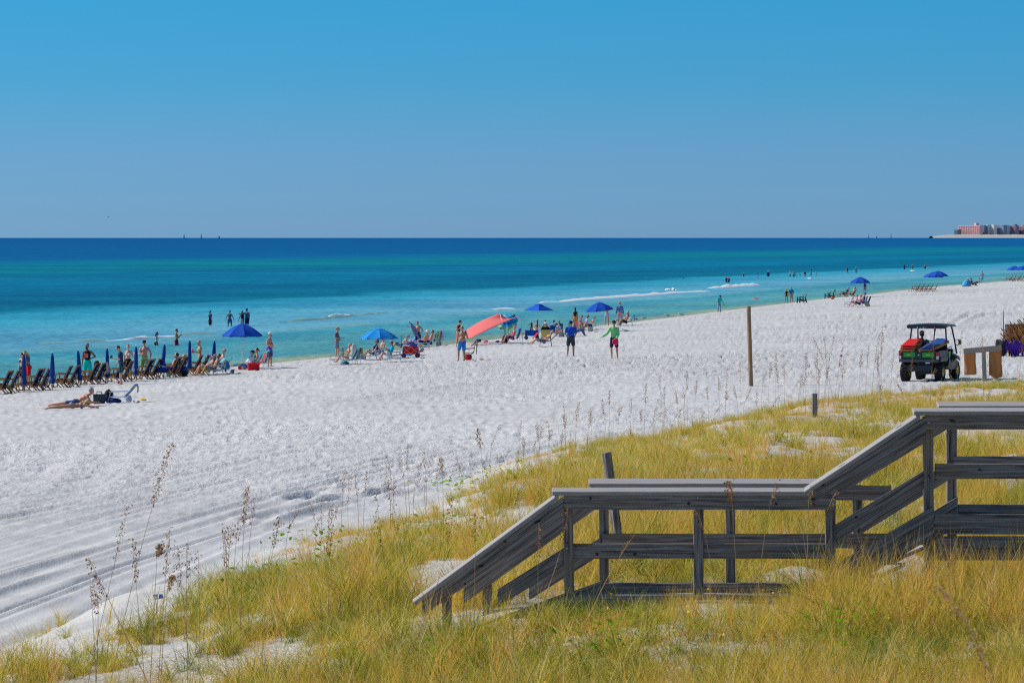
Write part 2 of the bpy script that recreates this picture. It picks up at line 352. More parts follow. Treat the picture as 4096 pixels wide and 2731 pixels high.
# ================================================================== boardwalk
def wood_mat(name, dark, light, warm=(.30, .20, .12), up=False):
    m = bpy.data.materials.new(name); m.use_nodes = True; n = m.node_tree; b = n.nodes['Principled BSDF']
    b.inputs['Roughness'].default_value = .85; b.inputs['Specular IOR Level'].default_value = .15
    t = n.nodes.new('ShaderNodeTexCoord'); oi = n.nodes.new('ShaderNodeObjectInfo')
    mp = n.nodes.new('ShaderNodeMapping'); mp.inputs['Scale'].default_value = (9, 9, .8) if up else (1.0, 7, 11)
    loc = n.nodes.new('ShaderNodeVectorMath'); loc.operation = 'ADD'; cb = n.nodes.new('ShaderNodeVectorMath'); cb.operation = 'SCALE'; cb.inputs['Scale'].default_value = 37
    n.links.new(oi.outputs['Random'], cb.inputs[0])
    n.links.new(t.outputs['Object'], loc.inputs[0]); n.links.new(cb.outputs[0], loc.inputs[1]); n.links.new(loc.outputs[0], mp.inputs[0])
    nw = n.nodes.new('ShaderNodeTexNoise'); nw.inputs['Scale'].default_value = .9; nw.inputs['Detail'].default_value = 2; n.links.new(mp.outputs[0], nw.inputs['Vector'])
    no = n.nodes.new('ShaderNodeTexNoise'); no.inputs['Scale'].default_value = 5; no.inputs['Detail'].default_value = 6; no.inputs['Distortion'].default_value = .8
    mp2 = n.nodes.new('ShaderNodeMapping'); mp2.inputs['Scale'].default_value = (1.6, 1.6, .4) if up else (.4, 1.9, 1.9); n.links.new(mp.outputs[0], mp2.inputs[0]); n.links.new(mp2.outputs[0], no.inputs['Vector'])
    # knots: voronoi cells of the board's face
    vk = n.nodes.new('ShaderNodeTexVoronoi'); vk.inputs['Scale'].default_value = 2.6
    mp3 = n.nodes.new('ShaderNodeMapping'); mp3.inputs['Scale'].default_value = (.55, 1.1, 1.1); n.links.new(loc.outputs[0], mp3.inputs[0]); n.links.new(mp3.outputs[0], vk.inputs['Vector'])
    # grain rings bend round the knots
    sep = n.nodes.new('ShaderNodeSeparateXYZ'); n.links.new(loc.outputs[0], sep.inputs[0])
    pull = math_node(n, 'MULTIPLY', math_node(n, 'POWER', math_node(n, 'SUBTRACT', 1.0, math_node(n, 'MINIMUM', math_node(n, 'MULTIPLY', vk.outputs['Distance'], 2.4), 1.0)), 2.0), 5.0)
    g = math_node(n, 'ADD', math_node(n, 'MULTIPLY', math_node(n, 'ADD', sep.outputs['X' if up else 'Z'], sep.outputs['Y']), 95.0), math_node(n, 'MULTIPLY', nw.outputs['Fac'], 16.0))
    g = math_node(n, 'SINE', math_node(n, 'ADD', g, pull))
    gr = math_node(n, 'ADD', math_node(n, 'MULTIPLY', g, .05), no.outputs['Fac'])
    c = ramp(n, gr, [(.34, dark), (.50, tuple((a + b_) / 2 for a, b_ in zip(dark, light))), (.64, light)])
    kn = ramp(n, vk.outputs['Distance'], [(.05, (.22, .17, .14)), (.085, (1, 1, 1))])
    cc = mixc(n, 1.0, c.outputs[0], kn.outputs[0], 'MULTIPLY')
    pt = n.nodes.new('ShaderNodeTexNoise'); pt.inputs['Scale'].default_value = 1.7; pt.inputs['Detail'].default_value = 3; n.links.new(loc.outputs[0], pt.inputs['Vector'])
    wr = ramp(n, pt.outputs['Fac'], [(.50, (0, 0, 0)), (.75, (.55, .55, .55))])
    cc = mixc(n, wr.outputs[0], cc, warm)
    n.links.new(cc, b.inputs['Base Color'])
    bp = n.nodes.new('ShaderNodeBump'); bp.inputs['Strength'].default_value = .8; bp.inputs['Distance'].default_value = .006
    n.links.new(gr, bp.inputs['Height']); n.links.new(bp.outputs[0], b.inputs['Normal'])
    return m
WOOD = wood_mat('weathered_pine', (.075, .062, .052), (.34, .30, .265), (.26, .175, .10))
WOODTOP = wood_mat('pale_cap_wood', (.28, .26, .245), (.40, .375, .35), (.36, .32, .28))  # caps are paler than the rail boards
WOODTAN = wood_mat('tan_post_wood', (.20, .12, .065), (.36, .235, .13), (.40, .25, .11))
DECKW = wood_mat('sandy_deck_wood', (.28, .26, .24), (.50, .48, .46), (.60, .58, .56))

def beam(name, p, q, h, w, m, parent, side=None, bev=.004, roll=0, drop=False, ends=None, seed=None):
    """board from p to q: h = height (in the vertical plane), w = thickness across. local X runs along the board.
    ends: (a0,a1) shears of the two end cuts (plumb cuts on sloped rails)"""
    p = Vector(p); q = Vector(q); ax = (q - p); L = ax.length; ax.normalize()
    up = Vector((0, 0, 1)) if abs(ax.z) < .95 else Vector((0, 1, 0))
    sd = up.cross(ax); sd.normalize(); u2 = ax.cross(sd); u2.normalize()
    bm = bmesh.new()
    r_ = random.Random(seed if seed is not None else hash((round(p.x, 2), round(q.z, 2), name)) & 0xffff)
    n_ = max(1, min(8, int(L / .45)))
    rings = []
    t_ = ax.z / max(1e-3, math.sqrt(max(0, 1 - ax.z ** 2))) if abs(ax.z) < .95 else 0
    for i in range(n_ + 1):
        x = L * i / n_; ring = []
        jz = r_.uniform(-.0025, .0025) if 0 < i < n_ else 0
        for sy, sz in ((-1, -1), (1, -1), (1, 1), (-1, 1)):
            xx = x
            if ends and (i == 0 and ends[0] or i == n_ and ends[1]): xx += -sz * h / 2 * t_ * -1 if False else (sz * h / 2) * t_
            ring.append(bm.verts.new((xx, sy * w / 2, sz * h / 2 + jz)))
        rings.append(ring)
    for a_, b_ in zip(rings, rings[1:]):
        for k in range(4): bm.faces.new((a_[k], a_[(k + 1) % 4], b_[(k + 1) % 4], b_[k]))
    bm.faces.new(rings[0][::-1]); bm.faces.new(rings[-1])
    bmesh.ops.recalc_face_normals(bm, faces=bm.faces)
    if bev:
        ed = [e for e in bm.edges if len(e.link_faces) == 2 and e.calc_face_angle(0) > .6]
        bmesh.ops.bevel(bm, geom=ed, offset=bev, segments=1, affect='EDGES')
    if roll: bmesh.ops.rotate(bm, verts=bm.verts, matrix=Matrix.Rotation(roll, 3, 'X'))
    me = bpy.data.meshes.new(name); bm.to_mesh(me); bm.free(); me.materials.append(m)
    o = bpy.data.objects.new(name, me); COL.objects.link(o)
    M = Matrix((ax, sd, u2)).transposed().to_4x4(); M.translation = p
    if parent is not None:
        o.parent = parent; M = Matrix.Translation(-parent.location) @ M
    o.matrix_local = M
    return o
def bolt(name, p, parent, r=.011):
    bm = bmesh.new(); bmesh.ops.create_cone(bm, cap_ends=True, segments=6, radius1=r, radius2=r * .7, depth=.012)
    bmesh.ops.rotate(bm, verts=bm.verts, matrix=Matrix.Rotation(R(90), 3, 'X'))
    me = bpy.data.meshes.new(name); bm.to_mesh(me); bm.free(); me.materials.append(mat('galvanised_bolt', (.45, .45, .46), .4, .5, metal=.8))
    o = bpy.data.objects.new(name, me); COL.objects.link(o); o.parent = parent; o.location = Vector(p) - parent.location; return o

DN = 35.0
# axis of the walk: very slightly turned; ground plan coordinates (u along the walk, v across, away from the camera)
Wd = 1.24
bw = empty('boardwalk', at(2300, 2400, DN), label='weathered grey wooden boardwalk stairs with two landings and handrails', cat='boardwalk')
def N(px, py, k=0.0): return at(px, py, DN + k)              # near rail plane
SHX = 0.36; SCL = (DN + Wd) / DN
def Fp(pn, extra=0.0):                                        # the same point on the far rail
    v = Vector(pn); return Vector((v.x + SHX, v.y + Wd + extra, v.z))
def both(fn):
    for far in (0, 1): fn((lambda v: Fp(v)) if far else (lambda v: Vector(v)), far)
CAPW = .19; CR = (R(8), R(11))
def rails(T, far):
    s = -1 if far else 1          # rail boards sit on the walk-inner or outer face
    off = Vector((0, -.066, 0))   # boards are nailed on the camera side of the near posts, and on the inner side of the far ones
    zc1 = N(2600, 1957).z; zc2 = N(3900, 1637).z
    # level caps
    capx0, capx1 = N(2208, 1957).x, N(3236, 1957).x
    beam('cap_rail', T(Vector((capx0, DN, zc1 - .019))), T(Vector((capx1, DN, zc1 - .019))), .038, CAPW, WOODTOP, bw, roll=CR[far])
    c2x0 = N(3652, 1637).x; c2x1 = c2x0 + 9.0
    beam('cap_rail', T(Vector((c2x0, DN, zc2 - .019))), T(Vector((c2x1, DN, zc2 - .019))), .038, CAPW, WOODTOP, bw, roll=CR[far])
    # top rail boards under the caps
    pb = 2256
    beam('top_rail', T(Vector((N(pb, 0).x, DN - .064, zc1 - .040 - .07))), T(Vector((N(3345, 0).x + (.27 if far else 0), DN - .064, zc1 - .040 - .07))), .138, .038, WOOD, bw)
    beam('top_rail', T(Vector((N(3702, 0).x, DN - .064, zc2 - .040 - .07))), T(Vector((c2x1, DN - .064, zc2 - .040 - .07))), .138, .038, WOOD, bw)
    # mid rails
    zm1 = N(0, 2203).z; zm2 = N(0, 1884).z
    beam('mid_rail', T(Vector((N(2290, 0).x if not far else N(2262, 0).x, DN - .0, zm1))), T(Vector((N(3330, 0).x + (.27 if far else 0), DN - .0, zm1))), .138, .036, WOOD, bw) if not far else \
        beam('mid_rail', T(Vector((N(2262, 0).x, DN - .064, zm1))), T(Vector((N(3330, 0).x + .27, DN - .064, zm1))), .138, .036, WOOD, bw)
    beam('mid_rail', T(Vector((N(3745 if not far else 3720, 0).x, DN - (0 if not far else .064), zm2))), T(Vector((c2x1, DN - (0 if not far else .064), zm2))), .138, .036, WOOD, bw)
    # sloped rails, lower flight: cap, face board, mid board, stringer
    def slope(x0, y0, x1, y1, h, w, name, m_, dy, ends=(1, 1)):
        a = N(x0, y0); c = N(x1, y1); a.y = DN + dy; c.y = DN + dy
        beam(name, T(a), T(c), h, w, m_, bw, ends=ends, roll=R(4) if m_ is WOODTOP else 0)
    slope(1656, 2408, 2232, 1982, .038, CAPW, 'cap_rail', WOODTOP, 0, (0, 1))
    slope(1690, 2424, 2254, 2020, .140, .038, 'top_rail', WOOD, -.067)
    slope(1990 if not far else 1960, 2392 if not far else 2412, 2256, 2225, .138, .036, 'mid_rail', WOOD, (-.0 if not far else -.067))
    # upper flight
    slope(3212, 1970, 3676, 1662, .038, CAPW, 'cap_rail', WOODTOP, 0, (1, 1))
    slope(3236, 1980, 3700, 1698, .140, .038, 'top_rail', WOOD, -.067)
    slope(3330, 2140, 3702, 1912, .138, .036, 'mid_rail', WOOD, (-.0 if not far else -.067))
    # skirt boards and stringers
    zd1 = N(0, 2384).z; zd2 = N(0, 2062).z
    beam('skirt_board', T(Vector((N(2262, 0).x, DN - .066, zd1 - .10))), T(Vector((N(3335, 0).x, DN - .066, zd1 - .10))), .235, .038, WOOD, bw)
    beam('skirt_board', T(Vector((N(3740, 0).x, DN - .066, zd2 - .07))), T(Vector((c2x1, DN - .066, zd2 - .07))), .185, .038, WOOD, bw)
    slope(1800, 2596, 2262, 2402, .26, .038, 'stringer', WOOD, -.066) if False else None
    a = Vector((N(1815, 0).x, DN - .069, N(0, 2560).z - .06)); c = Vector((N(2262, 0).x, DN - .069, zd1 - .09)); beam('stringer', T(a), T(c), .24, .038, WOOD, bw, ends=(1, 1))
    a = Vector((N(3338, 0).x, DN - .069, N(0, 2305).z - .03)); c = Vector((N(3738, 0).x, DN - .069, zd2 - .045)); beam('stringer', T(a), T(c), .24, .038, WOOD, bw, ends=(1, 1))
    beam('skirt_board', T(Vector((N(3745, 0).x, DN - .060, zd2 - .07 - .22))), T(Vector((c2x1, DN - .060, zd2 - .07 - .22))), .22, .038, WOOD, bw) if not far else None
    # posts
    for px, topy, boty in ((1787, 2385, 2760), (2272, 1995, 2560), (2797, 1995, 2560), (3326, 1975, 2620), (3716, 1665, 2560)):
        lean = .02 if px in (2272, 3716) and not far else .0
        a = Vector((N(px, 0).x + lean, DN - .0 if px != 9 else DN, N(0, boty).z)); c = Vector((N(px, 0).x, DN, N(0, topy).z + .0))
        beam('post', T(a), T(c), .089, .089, WOOD, bw)
    for px in (4260, 5100, 5950, 6800):
        beam('post', T(Vector((N(px, 0).x, DN, N(0, 2560).z))), T(Vector((N(px, 0).x, DN, zc2 - .05))), .089, .089, WOOD, bw)
both(rails)
# deck planks on the two landings and the treads of both flights
def plank(x, y0, y1, z, w=.138, m_=None):
    return beam('deck_plank', Vector((x, y0, z)), Vector((x + SHX * (y1 - y0) / Wd, y1, z)), .036, w, m_ or DECKW, bw, bev=.003)
zd1 = N(0, 2384).z; zd2 = N(0, 2062).z
x = N(2266, 0).x + .06
while x < N(3330, 0).x: plank(x, DN - .04, DN + Wd - .09, zd1 - .10); x += .146
x = N(3742, 0).x + .06
while x < N(3742, 0).x + 8.7: plank(x, DN - .04, DN + Wd - .09, zd2 - .09); x += .146
def treads(xa, za, xb, zb, nst):
    for k in range(1, nst):
        t_ = k / nst; xx = xa + (xb - xa) * t_; zz = za + (zb - za) * t_
        for j in (0, 1):
            o = plank(xx + j * .146, DN - .045, DN + Wd - .085, zz + .01); o.name = 'tread'
treads(N(1830, 0).x, N(0, 2384).z - .56, N(2262, 0).x, zd1, 4)
treads(N(3330, 0).x, zd1, N(3742, 0).x, zd2, 4)
KNOT = mat('wood_knot', (.022, .016, .012), .8)
for k_, (px, py, a_, b_) in enumerate(((2362, 1992, .013, .010), (2755, 2013, .015, .012), (3105, 2015, .012, .011), (3255, 1996, .011, .009), (3255, 2016, .010, .008), (2150, 2085, .035, .010), (2020, 2165, .012, .009), (1925, 2262, .026, .010), (1860, 2334, .012, .008), (2388, 2215, .014, .012), (2540, 2215, .016, .010), (3292, 1938, .016, .013), (3810, 1682, .030, .010), (3970, 1658, .012, .008), (3920, 1878, .018, .007), (3425, 2068, .018, .011), (2269, 2170, .008, .007), (3716, 1905, .006, .02))):
    kb = bmesh.new(); bmesh.ops.create_cone(kb, cap_ends=True, segments=10, radius1=1, radius2=.9, depth=1); bmesh.ops.rotate(kb, verts=kb.verts, matrix=Matrix.Rotation(R(90), 3, 'X')); bmesh.ops.scale(kb, vec=(a_, .004, b_), verts=kb.verts); bmesh.ops.rotate(kb, verts=kb.verts, matrix=Matrix.Rotation(R(-20 if k_ % 2 else 12), 3, 'Y'))
    kme = bpy.data.meshes.new('knot'); kb.to_mesh(kme); kb.free(); kme.materials.append(KNOT); ko = bpy.data.objects.new('knot', kme); COL.objects.link(ko); ko.parent = bw; ko.location = at(px, py, DN - (.022 if py in (2215, 1878) else .088)) - bw.location
for px, py in ((2262, 2050), (2268, 2192), (3318, 2000), (3330, 2012), (2790, 1990), (3716, 1690), (3738, 2088)):
    bolt('bolt', at(px, py, DN - .088), bw)

# ------------------------------------------------------------------ lone posts
def lone(px, pyb, pytop, wpx, label, m_, lean=0.0, D=None, name='wooden_post', sink=.3, yaw=.4, topcut=0.0):
    g = ground(px, pyb) if D is None else at(px, pyb, D)
    ppm = FPX / g.y; h = (pyb - pytop) / ppm; w = wpx / ppm
    bm = bmesh.new(); r_ = random.Random(int(px)); nn = 7; rings = []
    for i in range(nn + 1):
        z = -sink + (h + sink) * i / nn; ring = []
        for k in range(8):
            an = k * math.pi / 4 + yaw; rr = w / 2 * (1.04 if k % 2 else .93) * (1 - .04 * i / nn) + r_.uniform(-.03, .03) * w * .5
            ring.append(bm.verts.new((rr * math.cos(an) - lean * z / max(h, .1), rr * math.sin(an), z + (topcut * math.cos(an) * w if i == nn else 0))))
        rings.append(ring)
    for a_, b_ in zip(rings, rings[1:]):
        for k in range(8): bm.faces.new((a_[k], a_[(k + 1) % 8], b_[(k + 1) % 8], b_[k]))
    bm.faces.new(rings[-1]); bm.faces.new(rings[0][::-1])
    me = bpy.data.meshes.new(name); bm.to_mesh(me); bm.free(); me.materials.append(m_)
    o = bpy.data.objects.new(name, me); COL.objects.link(o); o.location = g
    tag(o, label, 'post'); return o
WOODV = wood_mat('tan_post_wood_upright', (.20, .12, .065), (.38, .25, .14), (.40, .25, .11), up=True)
WOODG = wood_mat('weathered_post_upright', (.09, .08, .07), (.34, .31, .28), (.24, .19, .14), up=True)
lone(3004, 1545, 1224, 18, 'tall slim tan wooden post standing alone in the open sand', WOODV, lean=.09)
lone(3258, 1668, 1573, 27, 'short grey post stub poking out of the dune grass edge', WOODG, yaw=.2)
lone(2492, 2300, 1808, 42, 'leaning grey square post behind the lower landing rails', WOODG, lean=.17, D=39.0, yaw=.45, topcut=.12)
# ================================================================== grass
def leaf_mat(name, stops, transl=.45):
    m = bpy.data.materials.new(name); m.use_nodes = True; n = m.node_tree; n.nodes.clear()
    out = n.nodes.new('ShaderNodeOutputMaterial'); df = n.nodes.new('ShaderNodeBsdfDiffuse'); tr = n.nodes.new('ShaderNodeBsdfTranslucent'); ms = n.nodes.new('ShaderNodeMixShader')
    ga = n.nodes.new('ShaderNodeAttribute'); ga.attribute_name = 'tint'
    oi = n.nodes.new('ShaderNodeObjectInfo')
    f = math_node(n, 'ADD', math_node(n, 'MULTIPLY', ga.outputs['Fac'], .60), math_node(n, 'MULTIPLY', oi.outputs['Random'], .40))
    r_ = ramp(n, f, stops)
    n.links.new(r_.outputs[0], df.inputs[0]); n.links.new(r_.outputs[0], tr.inputs[0]); ms.inputs[0].default_value = transl
    n.links.new(df.outputs[0], ms.inputs[1]); n.links.new(tr.outputs[0], ms.inputs[2]); n.links.new(ms.outputs[0], out.inputs[0])
    return m
G_GREEN = leaf_mat('grass_green', [(.0, (.08, .10, .010)), (.24, (.30, .29, .018)), (.5, (.56, .49, .06)), (.72, (.76, .54, .12)), (1.0, (.88, .76, .46))], .5)
G_DEEP = leaf_mat('grass_deep_green', [(.0, (.03, .06, .010)), (.35, (.13, .20, .025)), (.62, (.34, .38, .05)), (.8, (.62, .50, .07)), (1.0, (.80, .76, .42))], .5)
G_STRAW = leaf_mat('grass_straw', [(.0, (.22, .21, .020)), (.25, (.60, .44, .05)), (.5, (.82, .56, .12)), (.72, (.82, .36, .08)), (1.0, (.90, .80, .52))], .5)
def tuft(name, nb, h, spread, width, arch, m, seed, seg=3, upright=0.0, base=.06):
    r_ = np.random.RandomState(seed)
    n_ = nb
    az = r_.uniform(0, 2 * np.pi, n_); L = h * r_.uniform(.55, 1.15, n_); lean = r_.uniform(.05, 1, n_) ** (1.3 + upright) * spread
    bx = r_.normal(0, base, n_); by = r_.normal(0, base, n_)
    ar = arch * r_.uniform(.3, 1.5, n_); wd = width * r_.uniform(.6, 1.3, n_); faz = r_.uniform(0, np.pi, n_)
    tint = np.clip(r_.normal(.46, .33, n_), 0, 1)
    ks = np.linspace(0, 1, seg + 1)
    V_ = np.zeros((n_, 2 * seg + 1, 3))
    for i, k in enumerate(ks):
        a_ = lean * .8 + ar * k * 1.6
        # integrate roughly: position along the arc
        hor = L * k * np.sin(lean * .8 + ar * k * .8); ver = L * k * np.cos(lean * .8 + ar * k * .8)
        x_ = bx + hor * np.cos(az); y_ = by + hor * np.sin(az); z_ = ver - .03
        wv = wd * (1 - k) ** .6 / 2
        if i < seg:
            V_[:, 2 * i, :] = np.stack([x_ - wv * np.cos(faz), y_ - wv * np.sin(faz), z_], 1)
            V_[:, 2 * i + 1, :] = np.stack([x_ + wv * np.cos(faz), y_ + wv * np.sin(faz), z_], 1)
        else: V_[:, 2 * seg, :] = np.stack([x_, y_, z_], 1)
    per = 2 * seg + 1; tris = []
    for i in range(seg - 1): tris += [(2 * i, 2 * i + 1, 2 * i + 3), (2 * i, 2 * i + 3, 2 * i + 2)]
    tris.append((2 * seg - 2, 2 * seg - 1, 2 * seg))
    F = (np.array(tris)[None] + (np.arange(n_) * per)[:, None, None]).reshape(-1, 3)
    o = newmesh(name, V_.reshape(-1, 3), F, m, link=False)
    a_ = o.data.attributes.new('tint', 'FLOAT', 'POINT'); a_.data.foreach_set('value', np.repeat(tint, per).astype(np.float32))
    return o
def gn_scatter(name, pts, rots, scl, idx, variants, label):
    c = bpy.data.collections.new(name + '_kinds')
    for i, v in enumerate(variants): v.name = '%s_kind_%02d' % (name, i); c.objects.link(v)
    o = newmesh(name, np.array(pts), np.zeros((0, 3), int)) if False else None
    me = bpy.data.meshes.new(name); me.vertices.add(len(pts)); me.vertices.foreach_set('co', np.array(pts, np.float32).ravel())
    o = bpy.data.objects.new(name, me); COL.objects.link(o)
    a_ = me.attributes.new('rot', 'FLOAT_VECTOR', 'POINT'); a_.data.foreach_set('vector', np.array(rots, np.float32).ravel())
    a_ = me.attributes.new('scl', 'FLOAT_VECTOR', 'POINT'); a_.data.foreach_set('vector', np.array(scl, np.float32).ravel())
    a_ = me.attributes.new('idx', 'INT', 'POINT'); a_.data.foreach_set('value', np.array(idx, np.int32))
    g = bpy.data.node_groups.new(name + '_scatter', 'GeometryNodeTree')
    g.interface.new_socket('Geometry', in_out='INPUT', socket_type='NodeSocketGeometry'); g.interface.new_socket('Geometry', in_out='OUTPUT', socket_type='NodeSocketGeometry')
    gi = g.nodes.new('NodeGroupInput'); go = g.nodes.new('NodeGroupOutput')
    ci = g.nodes.new('GeometryNodeCollectionInfo'); ci.inputs['Collection'].default_value = c; ci.inputs['Separate Children'].default_value = True; ci.inputs['Reset Children'].default_value = True
    ip = g.nodes.new('GeometryNodeInstanceOnPoints'); ip.inputs['Pick Instance'].default_value = True
    def na(nm, ty):
        q = g.nodes.new('GeometryNodeInputNamedAttribute'); q.data_type = ty; q.inputs['Name'].default_value = nm; return [s for s in q.outputs if s.enabled][0]
    g.links.new(gi.outputs[0], ip.inputs['Points']); g.links.new(ci.outputs[0], ip.inputs['Instance'])
    g.links.new(na('idx', 'INT'), ip.inputs['Instance Index'])
    g.links.new(na('rot', 'FLOAT_VECTOR'), ip.inputs['Rotation']); g.links.new(na('scl', 'FLOAT_VECTOR'), ip.inputs['Scale'])
    g.links.new(ip.outputs[0], go.inputs[0])
    md = o.modifiers.new('scatter', 'NODES'); md.node_group = g
    tag(o, label, None, None, 'stuff'); return o

near_v = [tuft('t', 44, .66, .75, .0088, 1.05, G_GREEN, 1, 4), tuft('t', 44, .60, .95, .0088, 1.3, G_GREEN, 2, 4), tuft('t', 38, .70, .6, .0090, .8, G_GREEN, 3, 4),
          tuft('t', 48, .46, 1.1, .0085, 1.1, G_STRAW, 4, 3, base=.10), tuft('t', 48, .38, 1.2, .0085, 1.0, G_STRAW, 5, 3, base=.12), tuft('t', 26, .72, .4, .0065, .35, G_STRAW, 6, 3, 1.0), tuft('t', 40, .66, .75, .0088, 1.1, G_DEEP, 7, 4)]
far_v = [tuft('t', 46, .55, .75, .010, .8, G_GREEN, 11, 3), tuft('t', 46, .50, .95, .010, .9, G_GREEN, 12, 3), tuft('t', 40, .62, .55, .010, .6, G_GREEN, 13, 3),
         tuft('t', 50, .40, 1.0, .010, .8, G_STRAW, 14, 2, base=.12), tuft('t', 50, .34, 1.2, .010, .8, G_STRAW, 15, 2, base=.14), tuft('t', 26, .70, .35, .008, .3, G_STRAW, 16, 3, 1.0)]
NPR = np.random.RandomState(5)
bwx0, bwx1 = at(1790, 0, DN).x, 13.5
def scatter(Dlo, Dhi, per_m2, variants, label, name, dens_fn):
    n_ = int((Dhi - Dlo) * 34 * per_m2)
    Y_ = NPR.uniform(Dlo, Dhi, n_); X_ = NPR.uniform(-12, 22, n_)
    keep = (X_ > -.150 * Y_ - 1.2) & (X_ < .150 * Y_ + 3.0)
    X_, Y_ = X_[keep], Y_[keep]
    d = foot_d(X_, Y_); dens = dens_fn(X_, Y_, d)
    k = (NPR.uniform(0, 1, len(X_)) < dens)
    sh = SHX * (Y_ - DN) / Wd
    k &= ~((X_ > bwx0 + .02) & (X_ < bwx1) & (Y_ > DN - .22) & (Y_ < DN + Wd + .1))
    X_, Y_, d = X_[k], Y_[k], d[k]
    Z_ = H0(X_, Y_)
    n_ = len(X_)
    green = fbm(X_ / 1.7, Y_ / 3.0, 401, 3) - .02 + np.clip((35 - Y_) / 12, 0, .20)
    u = NPR.uniform(0, 1, n_)
    gi_ = NPR.randint(0, 3, n_); si_ = NPR.randint(3, 5, n_)
    idx = np.where(green + (u - .5) * .7 > -.02, gi_, si_); idx = np.where(u > .94, 5, idx)
    if len(variants) > 6: idx = np.where((green > .04) & (NPR.uniform(0, 1, n_) < .38), 6, idx)
    s = NPR.uniform(.42, .92, n_) * np.clip(.62 + .10 * d, .5, .95) * (1 + .8 * np.clip(green, -.35, .4))
    # next to the sea-front skirts of the walk the tufts stand tall
    infront = (X_ > .15) & (Y_ > DN - 1.9) & (Y_ < DN - .2)
    s = np.where(infront, s * 1.45, s); s = np.where(infront & (X_ > 3.3), s * 1.05, s); s = np.where(Y_ > 75, s * .72, s)
    # keep the view of the rails open: shorter where the ground is high
    topz = Z_ + .55 * s; lim = np.where((Y_ < DN) & (X_ > bwx0), EYE - (1436 / FPX) * Y_, 99)
    lim = np.where((Y_ < DN) & (X_ > 2.6), EYE - (1300 / FPX) * Y_, lim)
    s = np.where((topz > lim), np.clip((lim - Z_) / .50, .30, np.maximum(s, .23)), s)
    rot = np.stack([NPR.normal(0, .12, n_), NPR.normal(0, .12, n_) + .08, NPR.uniform(0, 6.28, n_)], 1)
    sc_ = np.stack([s, s, s * NPR.uniform(.85, 1.15, n_)], 1)
    return gn_scatter(name, np.stack([X_, Y_, Z_], 1), rot, sc_, idx, variants, label)
def dens_near(X_, Y_, d):
    base = np.clip(d / 1.2, 0, 1) * np.clip(.22 + .085 * np.maximum(d - 1, 0), 0, 1)
    pat = np.clip(.38 + 2.9 * fbm(X_ / 1.6 + 9, Y_ / 3.4, 411, 3), 0, 1)
    dn = base * (.06 + 1.1 * pat)
    w_ = np.clip((d - 4.2) / 2.0, 0, 1) * np.clip((X_ - .3) / 1.5, 0, 1)
    dn = dn * ((.14 + .95 * pat) * (1 - w_) + w_ * 1.6)
    dn = np.where(Y_ < DN - .2, np.clip(dn * 1.4 + 1.2 * np.clip((X_ + 1.5) / 1.6, 0, 1) * np.clip(.58 + 1.3 * pat, 0, 1), 0, 1), dn)
    dn = np.where((Y_ < 44) & (X_ < -1), np.clip(dn * 1.3 + .62 * np.clip((44.5 - Y_) / 7, 0, 1) * np.clip(.4 + 1.5 * pat, 0, 1), 0, 1), dn)
    dn = np.where((X_ < -.6) & (Y_ > 35), dn * np.clip(.25 + 1.5 * pat, .2, 1), dn)
    return np.clip(dn, 0, 1) * (d > 0)
def dens_far(X_, Y_, d):
    base = np.clip(d / 1.0, 0, 1) * np.clip(.42 + .12 * np.maximum(d - 1, 0), 0, 1)
    pat = np.clip(.55 + 2.3 * fbm(X_ / 1.8 + 9, Y_ / 5.0, 411, 3), 0, 1)
    return np.clip(base * (.25 + .9 * pat) * 1.1, 0, 1) * (d > 0)
scatter(22, 58, 44, near_v, 'yellow green dune grass covering the near dune', 'dune_grass', dens_near)
# tall arching tufts right against the boards
def dens_tall(X_, Y_, d):
    return ((X_ > .15) & (X_ < 6.5)) * np.clip(.5 + 2.2 * vnoise(X_ / .55, Y_ * 0 + .5, 431), 0, 1) * 1.0
scatter(DN - .95, DN - .24, 30, [tuft('t', 52, .88, .8, .0085, 1.2, G_DEEP, 31, 5), tuft('t', 52, .80, .95, .0085, 1.4, G_GREEN, 32, 5), tuft('t', 44, .95, .6, .0085, 1.0, G_DEEP, 33, 5)] * 1 + near_v[3:6], 'long arching green grass against the boardwalk', 'tall_grass', dens_tall)
scatter(58, 135, 17, far_v, 'golden dune grass on the far part of the dune', 'distant_dune_grass', dens_far)

# ------------------------------------------------------------------ round leaved creeper and little flowers (uncountable)
pen = leaf_mat('pennywort_leaf', [(0, (.10, .20, .012)), (.5, (.22, .36, .02)), (1, (.45, .50, .03))], .5)
def disc(rad_, nseg, tilt=0, m=pen, seed=0, petals=False):
    pass
def leafcloud(name, pts, sizes, m, label, nseg=7, up=.5, seed=0, flat=True):
    r_ = np.random.RandomState(seed); V_ = []; F_ = []; T_ = []
    for p, s in zip(pts, sizes):
        az = r_.uniform(0, 6.28); ti = r_.normal(0, up); c = Vector(p)
        nrm = Vector((math.sin(ti) * math.cos(az), math.sin(ti) * math.sin(az), math.cos(ti))); t1 = nrm.orthogonal().normalized(); t2 = nrm.cross(t1)
        b0 = len(V_); V_.append(c + nrm * s * .15)
        for k in range(nseg):
            an = 2 * math.pi * k / nseg; rr = s * r_.uniform(.85, 1.1) * (.55 if k == 0 else 1)
            V_.append(c + t1 * math.cos(an) * rr + t2 * math.sin(an) * rr)
        for k in range(nseg): F_.append((b0, b0 + 1 + k, b0 + 1 + (k + 1) % nseg))
        T_ += [r_.uniform(0, 1)] * (nseg + 1)
    o = newmesh(name, V_, F_, m); a_ = o.data.attributes.new('tint', 'FLOAT', 'POINT'); a_.data.foreach_set('value', T_)
    tag(o, label, None, None, 'stuff'); return o
pts = []; szs = []
